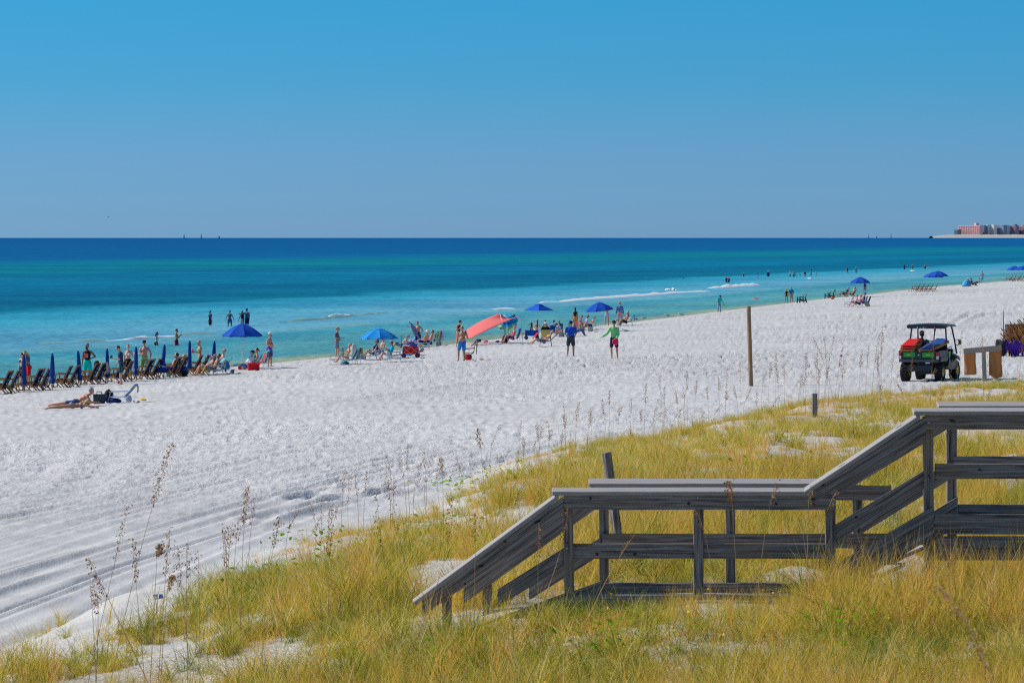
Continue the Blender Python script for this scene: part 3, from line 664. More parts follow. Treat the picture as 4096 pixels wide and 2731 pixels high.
for (px, py, cnt, sp) in ((20, 0, 0, 0), (1230, 2165, 60, .8), (1640, 2165, 120, 1.3), (1720, 2170, 90, .8), (1250, 2290, 60, .6), (1900, 1925, 90, 1.0), (2100, 1918, 80, 1.0),
                          (2680, 2080, 60, .5), (2640, 2060, 40, .4), (3280, 1860, 60, .8), (2950, 1890, 50, .9), (3450, 2380, 60, .35), (2350, 2690, 70, .45), (2480, 2600, 60, .4),
                          (1860, 2680, 60, .4), (3350, 2590, 50, .4), (3900, 2200, 30, .3), (3380, 2700, 60, .3), (1010, 2400, 40, .7), (1720, 2120, 50, .7), (3560, 1760, 60, 1.5), (2700, 1930, 60, .8)):
    if not cnt: continue
    g = ground(px, py)
    for k in range(cnt):
        x_ = g.x + rnd.gauss(0, sp * .5); y_ = g.y + rnd.gauss(0, sp); pts.append((x_, y_, hz(x_, y_) + rnd.uniform(.03, .22 if py < 2300 else .34))); szs.append(rnd.uniform(.016, .038) * (1.25 if g.y > 45 else .9))
leafcloud('creeping_pennywort', pts, szs, pen, 'bright green round leaved creeper between the grass tufts', seed=3)
# runner vine hanging out over the bare sand
vpx = [(470, 2545), (505, 2537), (560, 2528), (600, 2522), (650, 2508), (700, 2498), (760, 2482), (830, 2462), (890, 2440), (950, 2425)]
vp = [ground(a_, b_) for a_, b_ in vpx]
def tube(name, pts_, rads, m, parent=None, seg=5, smooth=True, link=True):
    V_ = []; F_ = []; pts_ = [Vector(p) for p in pts_]
    for i, p in enumerate(pts_):
        a_ = pts_[max(0, i - 1)]; b_ = pts_[min(len(pts_) - 1, i + 1)]; tdir = (b_ - a_).normalized() if (b_ - a_).length > 1e-9 else Vector((0, 0, 1))
        s1 = tdir.orthogonal().normalized() if abs(tdir.z) > .95 else tdir.cross(Vector((0, 0, 1))).normalized(); s2 = tdir.cross(s1)
        rr = rads[i] if isinstance(rads, (list, tuple)) else rads
        for k in range(seg):
            an = 2 * math.pi * k / seg; V_.append(p + s1 * math.cos(an) * rr + s2 * math.sin(an) * rr)
    for i in range(len(pts_) - 1):
        for k in range(seg): F_.append((i * seg + k, i * seg + (k + 1) % seg, (i + 1) * seg + (k + 1) % seg, (i + 1) * seg + k))
    F_.append(tuple(range(seg))[::-1]); F_.append(tuple(range((len(pts_) - 1) * seg, len(pts_) * seg)))
    return newmesh(name, V_, F_, m, smooth, parent, link)
STEM = mat('dry_stem', (.26, .15, .06), .8, .1, var=.3, vscale=9)
vine = empty('runner_vine', vp[0], label='creeping vine with round green leaves trailing down over the bare white sand', cat='vine')
tube('stem', [Vector(p) - vp[0] + Vector((0, 0, .02)) for p in vp], .007, STEM, vine)
for k in range(22):
    i = rnd.randrange(len(vp) - 1); p = Vector(vp[i]).lerp(Vector(vp[i + 1]), rnd.random()) - vp[0]
    s = rnd.uniform(.028, .045); az = rnd.uniform(-.5, .5); V_ = []
    for q in range(9):
        an = 2 * math.pi * q / 8; V_.append((p.x + math.cos(an) * s * (0.6 if q == 6 else 1), p.y + .02 * math.sin(an) + rnd.uniform(-.02, .02), p.z + .045 + s * .8 * math.sin(an)))
    o = newmesh('leaf', V_[:8], [tuple(range(8))], pen, parent=vine)
    a_ = o.data.attributes.new('tint', 'FLOAT', 'POINT'); a_.data.foreach_set('value', [rnd.uniform(.2, .8)] * 8)
# yellow flowers
pts = []; szs = []
ylw = mat('yellow_petal', (.75, .42, .02), .7)
for k in range(170):
    D_ = rnd.uniform(27, 36) if k < 110 else rnd.uniform(38, 90); x_ = rnd.uniform(-.02, .13) * D_; y_ = D_
    if bwx0 < x_ < bwx1 and DN - .2 < y_ < DN + Wd: continue
    if float(foot_d(np.array([x_]), np.array([y_]))[0]) < 1.5: continue
    pts.append((x_, y_, hz(x_, y_) + rnd.uniform(.12, .34))); szs.append(rnd.uniform(.011, .018) * (1 if D_ < 37 else 1.4))
leafcloud('yellow_flowers', pts, szs, ylw, 'tiny yellow flowers dotted through the dune grass', nseg=6, up=1.0, seed=9)

# ------------------------------------------------------------------ sea oats
SEED = leaf_mat('oat_spikelet', [(0, (.30, .14, .05)), (.5, (.52, .30, .12)), (1, (.75, .55, .28))], .5)
STALKM = mat('oat_stalk', (.46, .30, .15), .8, .1, var=.35, vscale=5)
def stalk_thing(p0, p1, p2, dense, seed, label, group=None, th=.0034, headlen=.33, name='sea_oat_stalk', ssize=1.0):
    "p0 base, p1 mid, p2 tip (world)"
    r_ = random.Random(seed); p0, p1, p2 = Vector(p0), Vector(p1), Vector(p2)
    root = empty(name, p0, label=label, cat='sea oats', group=group)
    L = (p2 - p0).length; n_ = 10; pts_ = []
    for i in range(n_ + 1):
        t_ = i / n_; pts_.append(p0 * (1 - t_) ** 2 + (p1 * 2 - (p0 + p2) * .5) * (2 * t_ * (1 - t_)) + p2 * t_ ** 2 - p0)
    tube('stem', pts_, [th * (1.25 - .9 * i / n_) for i in range(n_ + 1)], STALKM, root, seg=4)
    V_ = []; F_ = []; T_ = []
    def pos(t_):
        q = t_ * n_; i = min(n_ - 1, int(q)); return pts_[i].lerp(pts_[i + 1], q - i)
    side = r_.choice((-1, 1)); hl = headlen * r_.uniform(.8, 1.2)
    cnt = int(dense)
    for k in range(cnt):
        t_ = 1 - hl * (k + r_.random()) / cnt; p = pos(max(0, t_)); env = math.sin(math.pi * min(1, .12 + (1 - t_) / hl * .88)) ** .7
        w = (.006 + .034 * env * r_.random()) * ssize
        dirv = Vector((r_.uniform(-.35, 1) * side, r_.uniform(-1, 1), r_.uniform(-.9, .35))).normalized()
        q = p + dirv * w * 1.6; s = r_.uniform(.009, .016) * ssize; dv = (dirv + Vector((0, 0, -.6))).normalized(); sv = dv.cross(Vector((0, 1, .2))).normalized()
        b0 = len(V_)
        V_ += [q - dv * s * .3, q + sv * s * .42 + dv * s * .5, q + dv * s * 1.6, q - sv * s * .42 + dv * s * .5, q + Vector((0, s * .3, 0)) + dv * s * .5]
        F_ += [(b0, b0 + 1, b0 + 4), (b0 + 1, b0 + 2, b0 + 4), (b0 + 2, b0 + 3, b0 + 4), (b0 + 3, b0, b0 + 4), (b0, b0 + 3, b0 + 2, b0 + 1)]
        # thin branchlet
        V_ += [p, p + Vector((0, 0, .0025)), q]; F_.append((b0 + 5, b0 + 6, b0 + 7)); T_ += [r_.random()] * 8
    o = newmesh('seed_head', V_, F_, SEED, parent=root); o['kind'] = 'stuff'; a_ = o.data.attributes.new('tint', 'FLOAT', 'POINT'); a_.data.foreach_set('value', T_)
    return root
LEFT = [  # tip, mid, base in the photograph, density, distance, label
    ((695, 1765), (565, 2190), (420, 2850), 60, 34, 'tallest sea oat at the left, long bare stem bending right to an airy drooping head'),
    ((518, 2010), (440, 2330), (330, 2840), 26, 34, 'slender sea oat stalk with sparse tip just left of the tallest one'),
    ((352, 2225), (470, 2470), (645, 2790), 50, 33, 'sea oat stalk leaning hard to the left across the two tallest stems'),
    ((358, 2335), (372, 2480), (388, 2790), 12, 34, 'thin bare grass stalk below the tip of the left leaning sea oat'),
    ((388, 2370), (392, 2500), (380, 2800), 40, 34, 'short sea oat with blotchy dark head low at the left'),
    ((528, 2150), (552, 2420), (585, 2780), 44, 35, 'sea oat with narrow brown spike between the two tallest stems and the golden head'),
    ((634, 2175), (622, 2330), (598, 2760), 70, 35, 'sea oat with golden fluffy head left of centre of the bare sand'),
    ((681, 2110), (655, 2400), (630, 2770), 46, 35, 'slim sea oat standing just right of the golden fluffy head'),
    ((710, 2185), (735, 2430), (768, 2790), 36, 35, 'dark sea oat spike bending slightly left beside the broken stalks'),
    ((748, 2165), (746, 2420), (752, 2780), 28, 35, 'straight upright sea oat needle left of the creeping vine'),
    ((688, 2300), (665, 2410), (640, 2720), 70, 35, 'low sea oat with thick rusty head beside the vine'),
    ((792, 2200), (798, 2420), (800, 2760), 14, 35, 'bare straight stalk rising above the vine leaves'),
    ((888, 2105), (905, 2330), (935, 2760), 34, 36, 'thin sea oat leaning left over the tyre tracks'),
    ((998, 1942), (972, 2180), (962, 2700), 58, 37, 'tall sea oat with long ragged head at the grass corner'),
    ((1124, 2062), (1082, 2250), (1038, 2620), 30, 39, 'curved sea oat leaning right with a few hanging seeds'),
    ((1316, 2025), (1312, 2330), (1322, 2720), 64, 37, 'straight sea oat with dense dark brown head in mid dune'),
    ((1268, 2062), (1330, 2330), (1385, 2640), 16, 38, 'thin bare stalk crossing left behind the dense brown sea oat'),
    ((1502, 1955), (1545, 2300), (1570, 2640), 24, 38, 'sea oat with a small tip left of the stair foot'),
    ((1562, 1900), (1620, 2250), (1700, 2600), 20, 38, 'long leaning stalk passing left of the handrail end'),
    ((1220, 2265), (1208, 2330), (1200, 2420), 60, 46, 'short stubby dark seed spike alone on the bare sand patch'),
    ((1915, 1712), (1930, 1880), (1962, 2110), 40, 46, 'sea oat rising above the handrail slope against the white beach'),
    ((1768, 1825), (1772, 1960), (1776, 2120), 34, 48, 'brown sea oat left of the handrail slope'),
    ((1810, 2000), (1775, 2250), (1640, 2700), 22, 33, 'golden stalk crossing the lower handrail at the stair foot'),
    ((1905, 2050), (1900, 2260), (1895, 2700), 22, 33, 'straight golden stalk standing in front of the lower handrail'),
    ((2155, 2090), (2152, 2300), (2155, 2620), 20, 33.4, 'grey needle stalk in front of the sloping rails'),
    ((2272, 2025), (2225, 2260), (2100, 2700), 16, 33.4, 'bent straw stalk looping over at the first landing post'),
    ((2540, 2135), (2420, 2330), (2330, 2650), 18, 33.4, 'long pale stalk leaning right across the landing rails'),
    ((2776, 2035), (2825, 2160), (2880, 2330), 8, 33.4, 'thin straw stalk slanting down from the middle landing post'),
    ((2924, 1922), (2934, 2100), (2960, 2420), 66, 33.4, 'brown spiky seed head standing in front of the top rail'),
    ((3105, 1925), (3062, 2120), (3020, 2480), 14, 33.4, 'orange stalk with nodding tip in front of the landing rails'),
    ((3240, 1960), (3232, 2100), (3225, 2400), 10, 33.4, 'upright pale stalk near the right end of the landing'),
    ((3348, 1968), (3290, 2120), (3225, 2420), 10, 33.4, 'pale stalk leaning right over the right landing post'),
    ((2995, 1990), (2985, 2060), (2978, 2200), 40, 37.5, 'dark seed spike seen between the rails of the landing'),
]
for k, (tip, mid, base_, dn_, D_, lab) in enumerate(LEFT):
    b_ = at(base_[0], base_[1], D_); b_.z = min(b_.z, hz(b_.x, b_.y)); b_.z = hz(b_.x, b_.y) - .02
    stalk_thing(b_, at(mid[0], mid[1], D_), at(tip[0], tip[1], D_), dn_ * 1.6, 100 + k, lab)
# out of focus one close to the camera
stalk_thing(at(4000, 2860, 13), at(3900, 2560, 13), at(3735, 2330, 13), 120, 77, 'blurred brown sea oat head close to the camera at the lower right', th=.0022, headlen=.75, ssize=.62)
# the row on the crest of the dune against the beach
CREST = [(1255, 590, 1560), (1405, 580, 1480), (1550, 575, 1400), (1690, 740, 1560), (1960, 770, 1900), (2060, 690, 2000), (2200, 540, 2080), (2240, 430, 2220), (1480, 1020, 1420), (1170, 800, 1150),
         (735, 830, 720), (650, 940, 610), (850, 960, 850), (215, 930, 230), (1320, 820, 1290), (2170, 850, 2200), (750, 980, 760), (1090, 1200, 1040), (1345, 1060, 1330), (130, 1290, 190), (30, 1100, 0)]
crest = [(2900 + a / 3.564, 1180 + b_ / 3.564, 2900 + c / 3.564) for a, b_, c in CREST]
crest += [(3528, 1330, 3515), (3510, 1425, 3508), (3650, 1432, 3638), (3738, 1360, 3720), (3848, 1318, 3838), (3932, 1345, 3934), (3829, 1430, 3829), (4092, 1340, 4075), (3742, 1470, 3700), (3577, 1400, 3560)]
crest += [(2312, 1600, 2300), (2360, 1640, 2370), (2255, 1660, 2262), (2410, 1595, 2425), (2440, 1560, 2436), (2528, 1590, 2520), (2588, 1530, 2575), (2640, 1500, 2650), (2660, 1540, 2655), (2700, 1560, 2715),
          (2745, 1480, 2750), (2790, 1520, 2775), (2830, 1545, 2835), (2870, 1500, 2880), (2905, 1560, 2900), (2150, 1690, 2160), (2200, 1715, 2190), (2090, 1750, 2095), (2480, 1610, 2470), (2560, 1640, 2566)]
LM = ((2440, 'leaning grey post'), (3004, 'tall tan post'), (3258, 'short post stub'), (3728, 'parked buggy'), (3960, 'T shaped rack'))
ORD = ('nearest', 'second', 'third', 'fourth', 'fifth', 'sixth', 'seventh', 'eighth', 'ninth', 'tenth', 'eleventh', 'twelfth', 'thirteenth', 'fourteenth', 'fifteenth')
cl_ = {}
for k, q in enumerate(crest):
    l_ = min(LM, key=lambda m_: abs(m_[0] - q[0])); cl_.setdefault((l_[1], 'left' if q[0] < l_[0] else 'right'), []).append((abs(q[0] - l_[0]), k))
CLAB = {}
for (ln_, sd_), v_ in cl_.items():
    for i_, (_, k) in enumerate(sorted(v_)): CLAB[k] = 'brown sea oat on the dune crest, %s %s of the %s' % (ORD[min(i_, 14)], sd_, ln_)
for k, (tx, ty, bx) in enumerate(crest):
    yb = float(np.interp(bx, [2000, 2400, 2700, 3000, 3300, 3600, 4096], [1880, 1760, 1700, 1640, 1600, 1590, 1560])) + rnd.uniform(8, 42)
    g = ground(bx, yb); D_ = g.y
    stalk_thing(g - Vector((0, 0, .02)), at((tx * .35 + bx * .65), (ty + yb) / 2, D_), at(tx, ty, D_), 56, 300 + k,
                CLAB[k], 'sea oats along the dune crest', th=.0042, ssize=1.15)
for k in range(70):
    px = rnd.uniform(1450, 4090) if k < 55 else rnd.uniform(900, 1800)
    yb = float(np.interp(px, [900, 1400, 2000, 2400, 2700, 3000, 3300, 3600, 4096], [2330, 2150, 1890, 1790, 1710, 1650, 1610, 1600, 1570])) + rnd.uniform(0, 60)
    g = ground(px, yb); hgt_ = rnd.uniform(.5, 1.25) * FPX / g.y
    stalk_thing(g - Vector((0, 0, .02)), at(px + rnd.uniform(-12, 12), yb - hgt_ * .5, g.y), at(px + rnd.uniform(-25, 45), yb - hgt_, g.y), 26, 500 + k,
                'thin dry grass stalk sticking up from the dune edge', 'dry stalks along the dune edge', th=.0040, ssize=1.1)
# ================================================================== small mesh builder
class MB:
    def __init__(s): s.v = []; s.f = []
    def add(s, V_, F_):
        b0 = len(s.v); s.v += [tuple(p) for p in V_]; s.f += [tuple(i + b0 for i in f_) for f_ in F_]; return s
    def box(s, c, size, rot=None):
        c = Vector(c); hx, hy, hz_ = [q / 2 for q in size]; pts_ = []
        for sx_, sy_, sz_ in ((-1, -1, -1), (1, -1, -1), (1, 1, -1), (-1, 1, -1), (-1, -1, 1), (1, -1, 1), (1, 1, 1), (-1, 1, 1)):
            p = Vector((sx_ * hx, sy_ * hy, sz_ * hz_))
            if rot: p = rot @ p
            pts_.append(c + p)
        return s.add(pts_, [(0, 3, 2, 1), (4, 5, 6, 7), (0, 1, 5, 4), (1, 2, 6, 5), (2, 3, 7, 6), (3, 0, 4, 7)])
    def bar(s, p, q, w, h=None, side=None):
        p = Vector(p); q = Vector(q); ax = (q - p).normalized(); h = h or w
        sd = Vector(side) if side else (Vector((0, 1, 0)) if abs(ax.y) < .9 else Vector((1, 0, 0)))
        u_ = ax.cross(sd).normalized(); sd = u_.cross(ax).normalized(); pts_ = []
        for e_ in (p, q):
            for a_, b_ in ((-1, -1), (1, -1), (1, 1), (-1, 1)): pts_.append(e_ + sd * a_ * w / 2 + u_ * b_ * h / 2)
        return s.add(pts_, [(0, 1, 2, 3), (7, 6, 5, 4), (0, 4, 5, 1), (1, 5, 6, 2), (2, 6, 7, 3), (3, 7, 4, 0)])
    def tube(s, pts_, r, seg=6):
        pts_ = [Vector(p) for p in pts_]; rr = r if isinstance(r, (list, tuple)) else [r] * len(pts_); V_ = []; F_ = []
        for i, p in enumerate(pts_):
            t_ = (pts_[min(len(pts_) - 1, i + 1)] - pts_[max(0, i - 1)]).normalized()
            s1 = t_.orthogonal().normalized() if abs(t_.z) > .9 else t_.cross(Vector((0, 0, 1))).normalized(); s2 = t_.cross(s1)
            for k in range(seg):
                an = 2 * math.pi * k / seg; V_.append(p + (s1 * math.cos(an) + s2 * math.sin(an)) * rr[i])
        for i in range(len(pts_) - 1):
            for k in range(seg): F_.append((i * seg + k, i * seg + (k + 1) % seg, (i + 1) * seg + (k + 1) % seg, (i + 1) * seg + k))
        F_.append(tuple(range(seg))[::-1]); F_.append(tuple(range((len(pts_) - 1) * seg, len(pts_) * seg)))
        return s.add(V_, F_)
    def ell(s, c, rad_, rot=None, nu=12, nv=8):
        c = Vector(c); V_ = []; F_ = []
        for i in range(nv + 1):
            th_ = math.pi * i / nv
            for k in range(nu):
                ph = 2 * math.pi * k / nu
                p = Vector((rad_[0] * math.sin(th_) * math.cos(ph), rad_[1] * math.sin(th_) * math.sin(ph), rad_[2] * math.cos(th_)))
                V_.append(c + (rot @ p if rot else p))
                if i in (0, nv): break
        n0 = 1
        def ix(i, k): return 0 if i == 0 else (1 + (nv - 1) * nu if i == nv else 1 + (i - 1) * nu + k % nu)
        for i in range(nv):
            for k in range(nu):
                q = [ix(i, k), ix(i + 1, k), ix(i + 1, k + 1), ix(i, k + 1)]; q2 = []
                for t_ in q:
                    if t_ not in q2: q2.append(t_)
                if len(q2) > 2: F_.append(tuple(q2))
        return s.add(V_, F_)
    def cap(s, p, q, r1, r2, seg=10):
        "tapered limb with rounded ends"
        p = Vector(p); q = Vector(q); ax = (q - p); L = ax.length; ax.normalize()
        P = [p - ax * r1 * .92, p - ax * r1 * .55, p, q, q + ax * r2 * .55, q + ax * r2 * .92]; rr = [r1 * .3, r1 * .84, r1, r2, r2 * .84, r2 * .3]
        return s.tube(P, rr, seg)
    def sheet(s, grid, th=.008):
        "closed cloth / panel from a grid of points"
        nr, nc = len(grid), len(grid[0]); top = []; bot = []
        for i in range(nr):
            for j in range(nc):
                a_ = Vector(grid[min(i + 1, nr - 1)][j]) - Vector(grid[max(i - 1, 0)][j]); b_ = Vector(grid[i][min(j + 1, nc - 1)]) - Vector(grid[i][max(j - 1, 0)])
                nn = a_.cross(b_); nn = nn.normalized() if nn.length > 1e-9 else Vector((0, 0, 1))
                top.append(Vector(grid[i][j]) + nn * th / 2); bot.append(Vector(grid[i][j]) - nn * th / 2)
        o_ = nr * nc; F_ = []
        for i in range(nr - 1):
            for j in range(nc - 1):
                a_ = i * nc + j; F_.append((a_, a_ + nc, a_ + nc + 1, a_ + 1)); F_.append((o_ + a_, o_ + a_ + 1, o_ + a_ + nc + 1, o_ + a_ + nc))
        for i in range(nr - 1):
            a_ = i * nc; F_.append((a_, o_ + a_, o_ + a_ + nc, a_ + nc)); a_ = i * nc + nc - 1; F_.append((a_, a_ + nc, o_ + a_ + nc, o_ + a_))
        for j in range(nc - 1):
            a_ = j; F_.append((a_, a_ + 1, o_ + a_ + 1, o_ + a_)); a_ = (nr - 1) * nc + j; F_.append((a_, o_ + a_, o_ + a_ + 1, a_ + 1))
        return s.add(top + bot, F_)
    def build(s, name, m, parent=None, smooth=False, loc=None):
        o = newmesh(name, s.v, s.f, m, smooth, parent)
        if loc is not None: o.location = loc
        return o
REM = []
def remesh_later(o, voxel, sm=2):
    md = o.modifiers.new('remesh', 'REMESH'); md.mode = 'VOXEL'; md.voxel_size = voxel; md.use_smooth_shade = True
    if sm: m2 = o.modifiers.new('smooth', 'SMOOTH'); m2.iterations = sm; m2.factor = .5
    REM.append(o)
def copy_tree(o, parent=None):
    c = o.copy(); COL.objects.link(c)
    if parent: c.parent = parent; c.matrix_parent_inverse = o.matrix_parent_inverse
    for ch in o.children: copy_tree(ch, c)
    return c

def cloth(name, col, var=.18, rough=.85): return mat(name, col, rough, .15, bump=.25, bscale=25, var=var, vscale=7)
def stripes(name, cols, axis=2, freq=10, radial=False, rough=.85, widths=None):
    if name in MATS: return MATS[name]
    m = bpy.data.materials.new(name); m.use_nodes = True; n = m.node_tree; b = n.nodes['Principled BSDF']; b.inputs['Roughness'].default_value = rough; b.inputs['Specular IOR Level'].default_value = .15
    t = n.nodes.new('ShaderNodeTexCoord'); sx_ = n.nodes.new('ShaderNodeSeparateXYZ'); n.links.new(t.outputs['Object'], sx_.inputs[0])
    if radial:
        v = math_node(n, 'SQRT', math_node(n, 'ADD', math_node(n, 'POWER', sx_.outputs[0], 2), math_node(n, 'POWER', sx_.outputs[1], 2)))
    else: v = sx_.outputs[axis]
    fr = math_node(n, 'FRACT', math_node(n, 'ADD', math_node(n, 'MULTIPLY', v, freq), 50.0))
    k = len(cols); st = [(i / k, c) for i, c in enumerate(cols)]
    r_ = ramp(n, fr, st, 'CONSTANT'); n.links.new(r_.outputs[0], b.inputs['Base Color']); MATS[name] = m; return m
def pattern(name, cols, scale=14):
    if name in MATS: return MATS[name]
    m = bpy.data.materials.new(name); m.use_nodes = True; n = m.node_tree; b = n.nodes['Principled BSDF']; b.inputs['Roughness'].default_value = .85
    t = n.nodes.new('ShaderNodeTexCoord'); v = n.nodes.new('ShaderNodeTexVoronoi'); v.inputs['Scale'].default_value = scale; n.links.new(t.outputs['Object'], v.inputs['Vector'])
    s_ = n.nodes.new('ShaderNodeSeparateColor'); n.links.new(v.outputs['Color'], s_.inputs[0])
    r_ = ramp(n, s_.outputs[0], [(i / len(cols), c) for i, c in enumerate(cols)], 'CONSTANT'); n.links.new(r_.outputs[0], b.inputs['Base Color']); MATS[name] = m; return m
NAVY = cloth('navy_canvas', (.010, .028, .135)); ROYAL = cloth('royal_blue_canvas', (.008, .10, .52)); UMB = cloth('umbrella_blue_canvas', (.008, .075, .42), .1)
BLACK = cloth('black_cloth', (.012, .013, .017)); WHITE = cloth('white_cloth', (.72, .72, .74), .08); GREY = cloth('grey_cloth', (.22, .23, .25)); RED = cloth('red_cloth', (.62, .02, .02))
PINK = cloth('pink_cloth', (.75, .10, .22)); TEAL = cloth('teal_cloth', (.01, .38, .33)); TURQ = cloth('turquoise_cloth', (.01, .36, .52)); LIME = cloth('lime_cloth', (.24, .62, .17)); ORANGE = cloth('orange_cloth', (.72, .22, .03))
PURPLE = cloth('purple_cloth', (.14, .04, .38)); KHAKI = cloth('khaki_cloth', (.34, .30, .22)); OLIVE = cloth('olive_towel', (.30, .30, .10)); YELLOW = cloth('yellow_cloth', (.75, .55, .03)); LBLUE = cloth('pale_blue_cloth', (.15, .42, .70))
SLATE = cloth('slate_blue_cloth', (.07, .11, .20)); DENIM = cloth('denim_cloth', (.08, .16, .33)); MAROON = cloth('maroon_cloth', (.10, .02, .06)); LILAC = cloth('lilac_cloth', (.45, .30, .68)); DKRED = cloth('dark_red_cloth', (.38, .01, .05))
WHTPOLE = mat('white_painted_pole', (.7, .7, .7), .4, .4); ALU = mat('brushed_aluminium', (.55, .55, .57), .35, .5, metal=.7); TEAK = mat('oiled_chair_wood', (.42, .19, .06), .6, .3, var=.35, vscale=8)
DKMETAL = mat('dark_metal', (.03, .03, .035), .5, .4); PLBLACK = mat('black_plastic', (.025, .028, .035), .45, .4); LOGO = mat('white_print', (.75, .78, .80), .7)
SKINS = {'tan': mat('tanned_skin', (.45, .23, .13), .55, .3, var=.08), 'light': mat('light_skin', (.62, .37, .26), .55, .3, var=.08), 'red': mat('sunburnt_skin', (.58, .27, .17), .55, .3, var=.08), 'dark': mat('deep_tan_skin', (.24, .11, .06), .55, .3, var=.08)}
HAIRS = {'black': mat('black_hair', (.015, .012, .012), .6), 'brown': mat('brown_hair', (.09, .045, .022), .6, var=.3, vscale=30), 'blond': mat('blond_hair', (.50, .33, .13), .6, var=.3, vscale=30), 'grey': mat('grey_hair', (.30, .30, .30), .6, var=.2, vscale=30), 'red': mat('dyed_red_hair', (.42, .03, .05), .6)}
EYE_M = mat('dark_eye', (.02, .015, .012), .2, .5)
# ================================================================== people
def vdir(f, o_, u, side): return Vector((f, o_ * side, u)).normalized()
POSES = {}
STAND_ARM = ((.05, .18, -1), (.22, .10, -1)); STAND_LEG = ((.03, .10, -1), (-.03, .02, -1))
def person(label, px=None, py=None, loc=None, H=1.75, head=270, pose=None, skin='tan', hair='brown', hs='short', top=None, bottom=None, hat=None, build=1.0, belly=0.0, female=False,
           seat=None, recl=0, glasses=False, voxel=.02, lean=0, sink=0.0, roll=0, extras=(), group=None, beard=False, ppm_fix=None):
    """head = heading in degrees (0 image right, 90 away, 180 image left, 270 to the camera).
    seat: pelvis height when seated/lying. arms and legs in pose dict: aL,aR,(upper,fore) lL,lR,(thigh,shin)"""
    pose = pose or {}
    g = Vector(loc) if loc is not None else ground(px, py)
    k = H / 1.75
    fine = voxel <= .022
    root = empty('person', g, R(head), label=label, cat='person', group=group)
    B = []     # body primitives: ('c',p,q,r1,r2) / ('e',c,rad,rot)
    tl = R(pose.get('lean', lean)); rl = R(roll)
    tup = Vector((math.sin(tl), math.sin(rl), math.cos(tl) * math.cos(rl))).normalized(); tf = Vector((math.cos(tl), 0, -math.sin(tl))); ts = tup.cross(tf).normalized(); tf = ts.cross(tup).normalized()
    Rt = Matrix((tf, ts, tup)).transposed()
    legs = {1: pose.get('lL', STAND_LEG), -1: pose.get('lR', STAND_LEG)}
    TH, SHN = .435 * k, .43 * k
    if seat is None:
        low = min(-(TH * vdir(*legs[s_][0], s_).z + SHN * vdir(*legs[s_][1], s_).z) for s_ in (1, -1)); 
        low = max(-(TH * vdir(*legs[s_][0], s_).z + SHN * vdir(*legs[s_][1], s_).z) for s_ in (1, -1))
        ph = low + .075 * k
    else: ph = seat
    pel = Vector((0, 0, ph - sink)); hw = (.095 if female else .088) * k; sw = (.165 if female else .185) * k * (.6 + .4 * build)
    def T(f, l, u): return pel + tf * f * k + ts * l * k + tup * u * k
    # torso
    wr = (.092 if female else .105) * build; 
    tors = [('e', T(0, 0, .02), (.105 * k * build, .160 * k * build * (1.06 if female else 1), .115 * k), Rt), ('e', T(.005, 0, .19), (wr * k, (.118 if female else .138) * k * build, .15 * k), Rt),
            ('e', T(.0, 0, .36), (.112 * k * build, .158 * k * build, .165 * k), Rt), ('c', T(-.01, -sw / k * .86, .455), T(-.01, sw / k * .86, .455), .058 * k, .058 * k), ('e', T(0, 0, .44), (.085 * k * build, .125 * k, .085 * k), Rt)]
    if belly: tors.append(('e', T(.05 + belly * .05, 0, .15), ((.10 + .05 * belly) * k, .145 * k * build, .14 * k), Rt))
    if female: tors += [('e', T(.085, s_ * .07, .335), (.058 * k, .058 * k, .056 * k), Rt) for s_ in (1, -1)]
    glut = [('e', T(-.055, s_ * .07, -.04), (.085 * k * build, .08 * k * build, .09 * k), Rt) for s_ in (1, -1)]
    neck = [('c', T(-.005, 0, .47), T(.01, 0, .57), .058 * k * (.6 + .4 * build), .052 * k)]
    hp, hy = pose.get('head', (0, 0)); Rh = Rt @ Matrix.Rotation(R(hy), 3, 'Z') @ Matrix.Rotation(R(hp), 3, 'Y')
    hc = T(.015, 0, .57) + Rh @ Vector((.012 * k, 0, .125 * k))
    hd = [('e', hc + Rh @ Vector((0, 0, .018 * k)), (.098 * k, .078 * k, .105 * k), Rh), ('e', hc + Rh @ Vector((.026 * k, 0, -.055 * k)), (.066 * k, .056 * k, .070 * k), Rh),
          ('e', hc + Rh @ Vector((.100 * k, 0, -.018 * k)), (.022 * k, .014 * k, .024 * k), Rh), ('e', hc + Rh @ Vector((.082 * k, 0, -.068 * k)), (.016 * k, .026 * k, .012 * k), Rh)]
    ears = [('e', hc + Rh @ Vector((-.004 * k, s_ * .080 * k, -.008 * k)), (.020 * k, .010 * k, .032 * k), Rh) for s_ in (1, -1)]
    limbs = []; J = {}
    for s_ in (1, -1):
        ua, fa = pose.get('aL' if s_ > 0 else 'aR', STAND_ARM)[:2]
        sh = T(-.01, s_ * sw / k, .45); u1 = vdir(*ua, s_); f1 = vdir(*fa, s_); el = sh + u1 * .275 * k; wrp = el + f1 * .245 * k; hnd = wrp + f1 * .085 * k
        r_ = .050 * k * (.55 + .45 * build) * (.86 if female else 1)
        limbs += [('c', sh, el, r_ * 1.05, r_ * .80), ('c', el, wrp, r_ * .84, r_ * .52)]
        sd_ = f1.cross(Vector((0, s_, .3))).normalized()
        palm = Matrix((f1, sd_, f1.cross(sd_))).transposed()
        limbs.append(('e', wrp + f1 * .045 * k, (.055 * k, .038 * k, .017 * k), palm)); J[('h', s_)] = (wrp + f1 * .08 * k, f1, sd_, palm)
        J[('a', s_)] = (sh, el, wrp, r_)
        td, sd2 = legs[s_][:2]; hj = T(0, s_ * hw / k, -.02); d1 = vdir(*td, s_); d2 = vdir(*sd2, s_); kn = hj + d1 * TH; an = kn + d2 * SHN
        r2 = .078 * k * (.5 + .5 * build) * (1.04 if female else 1)
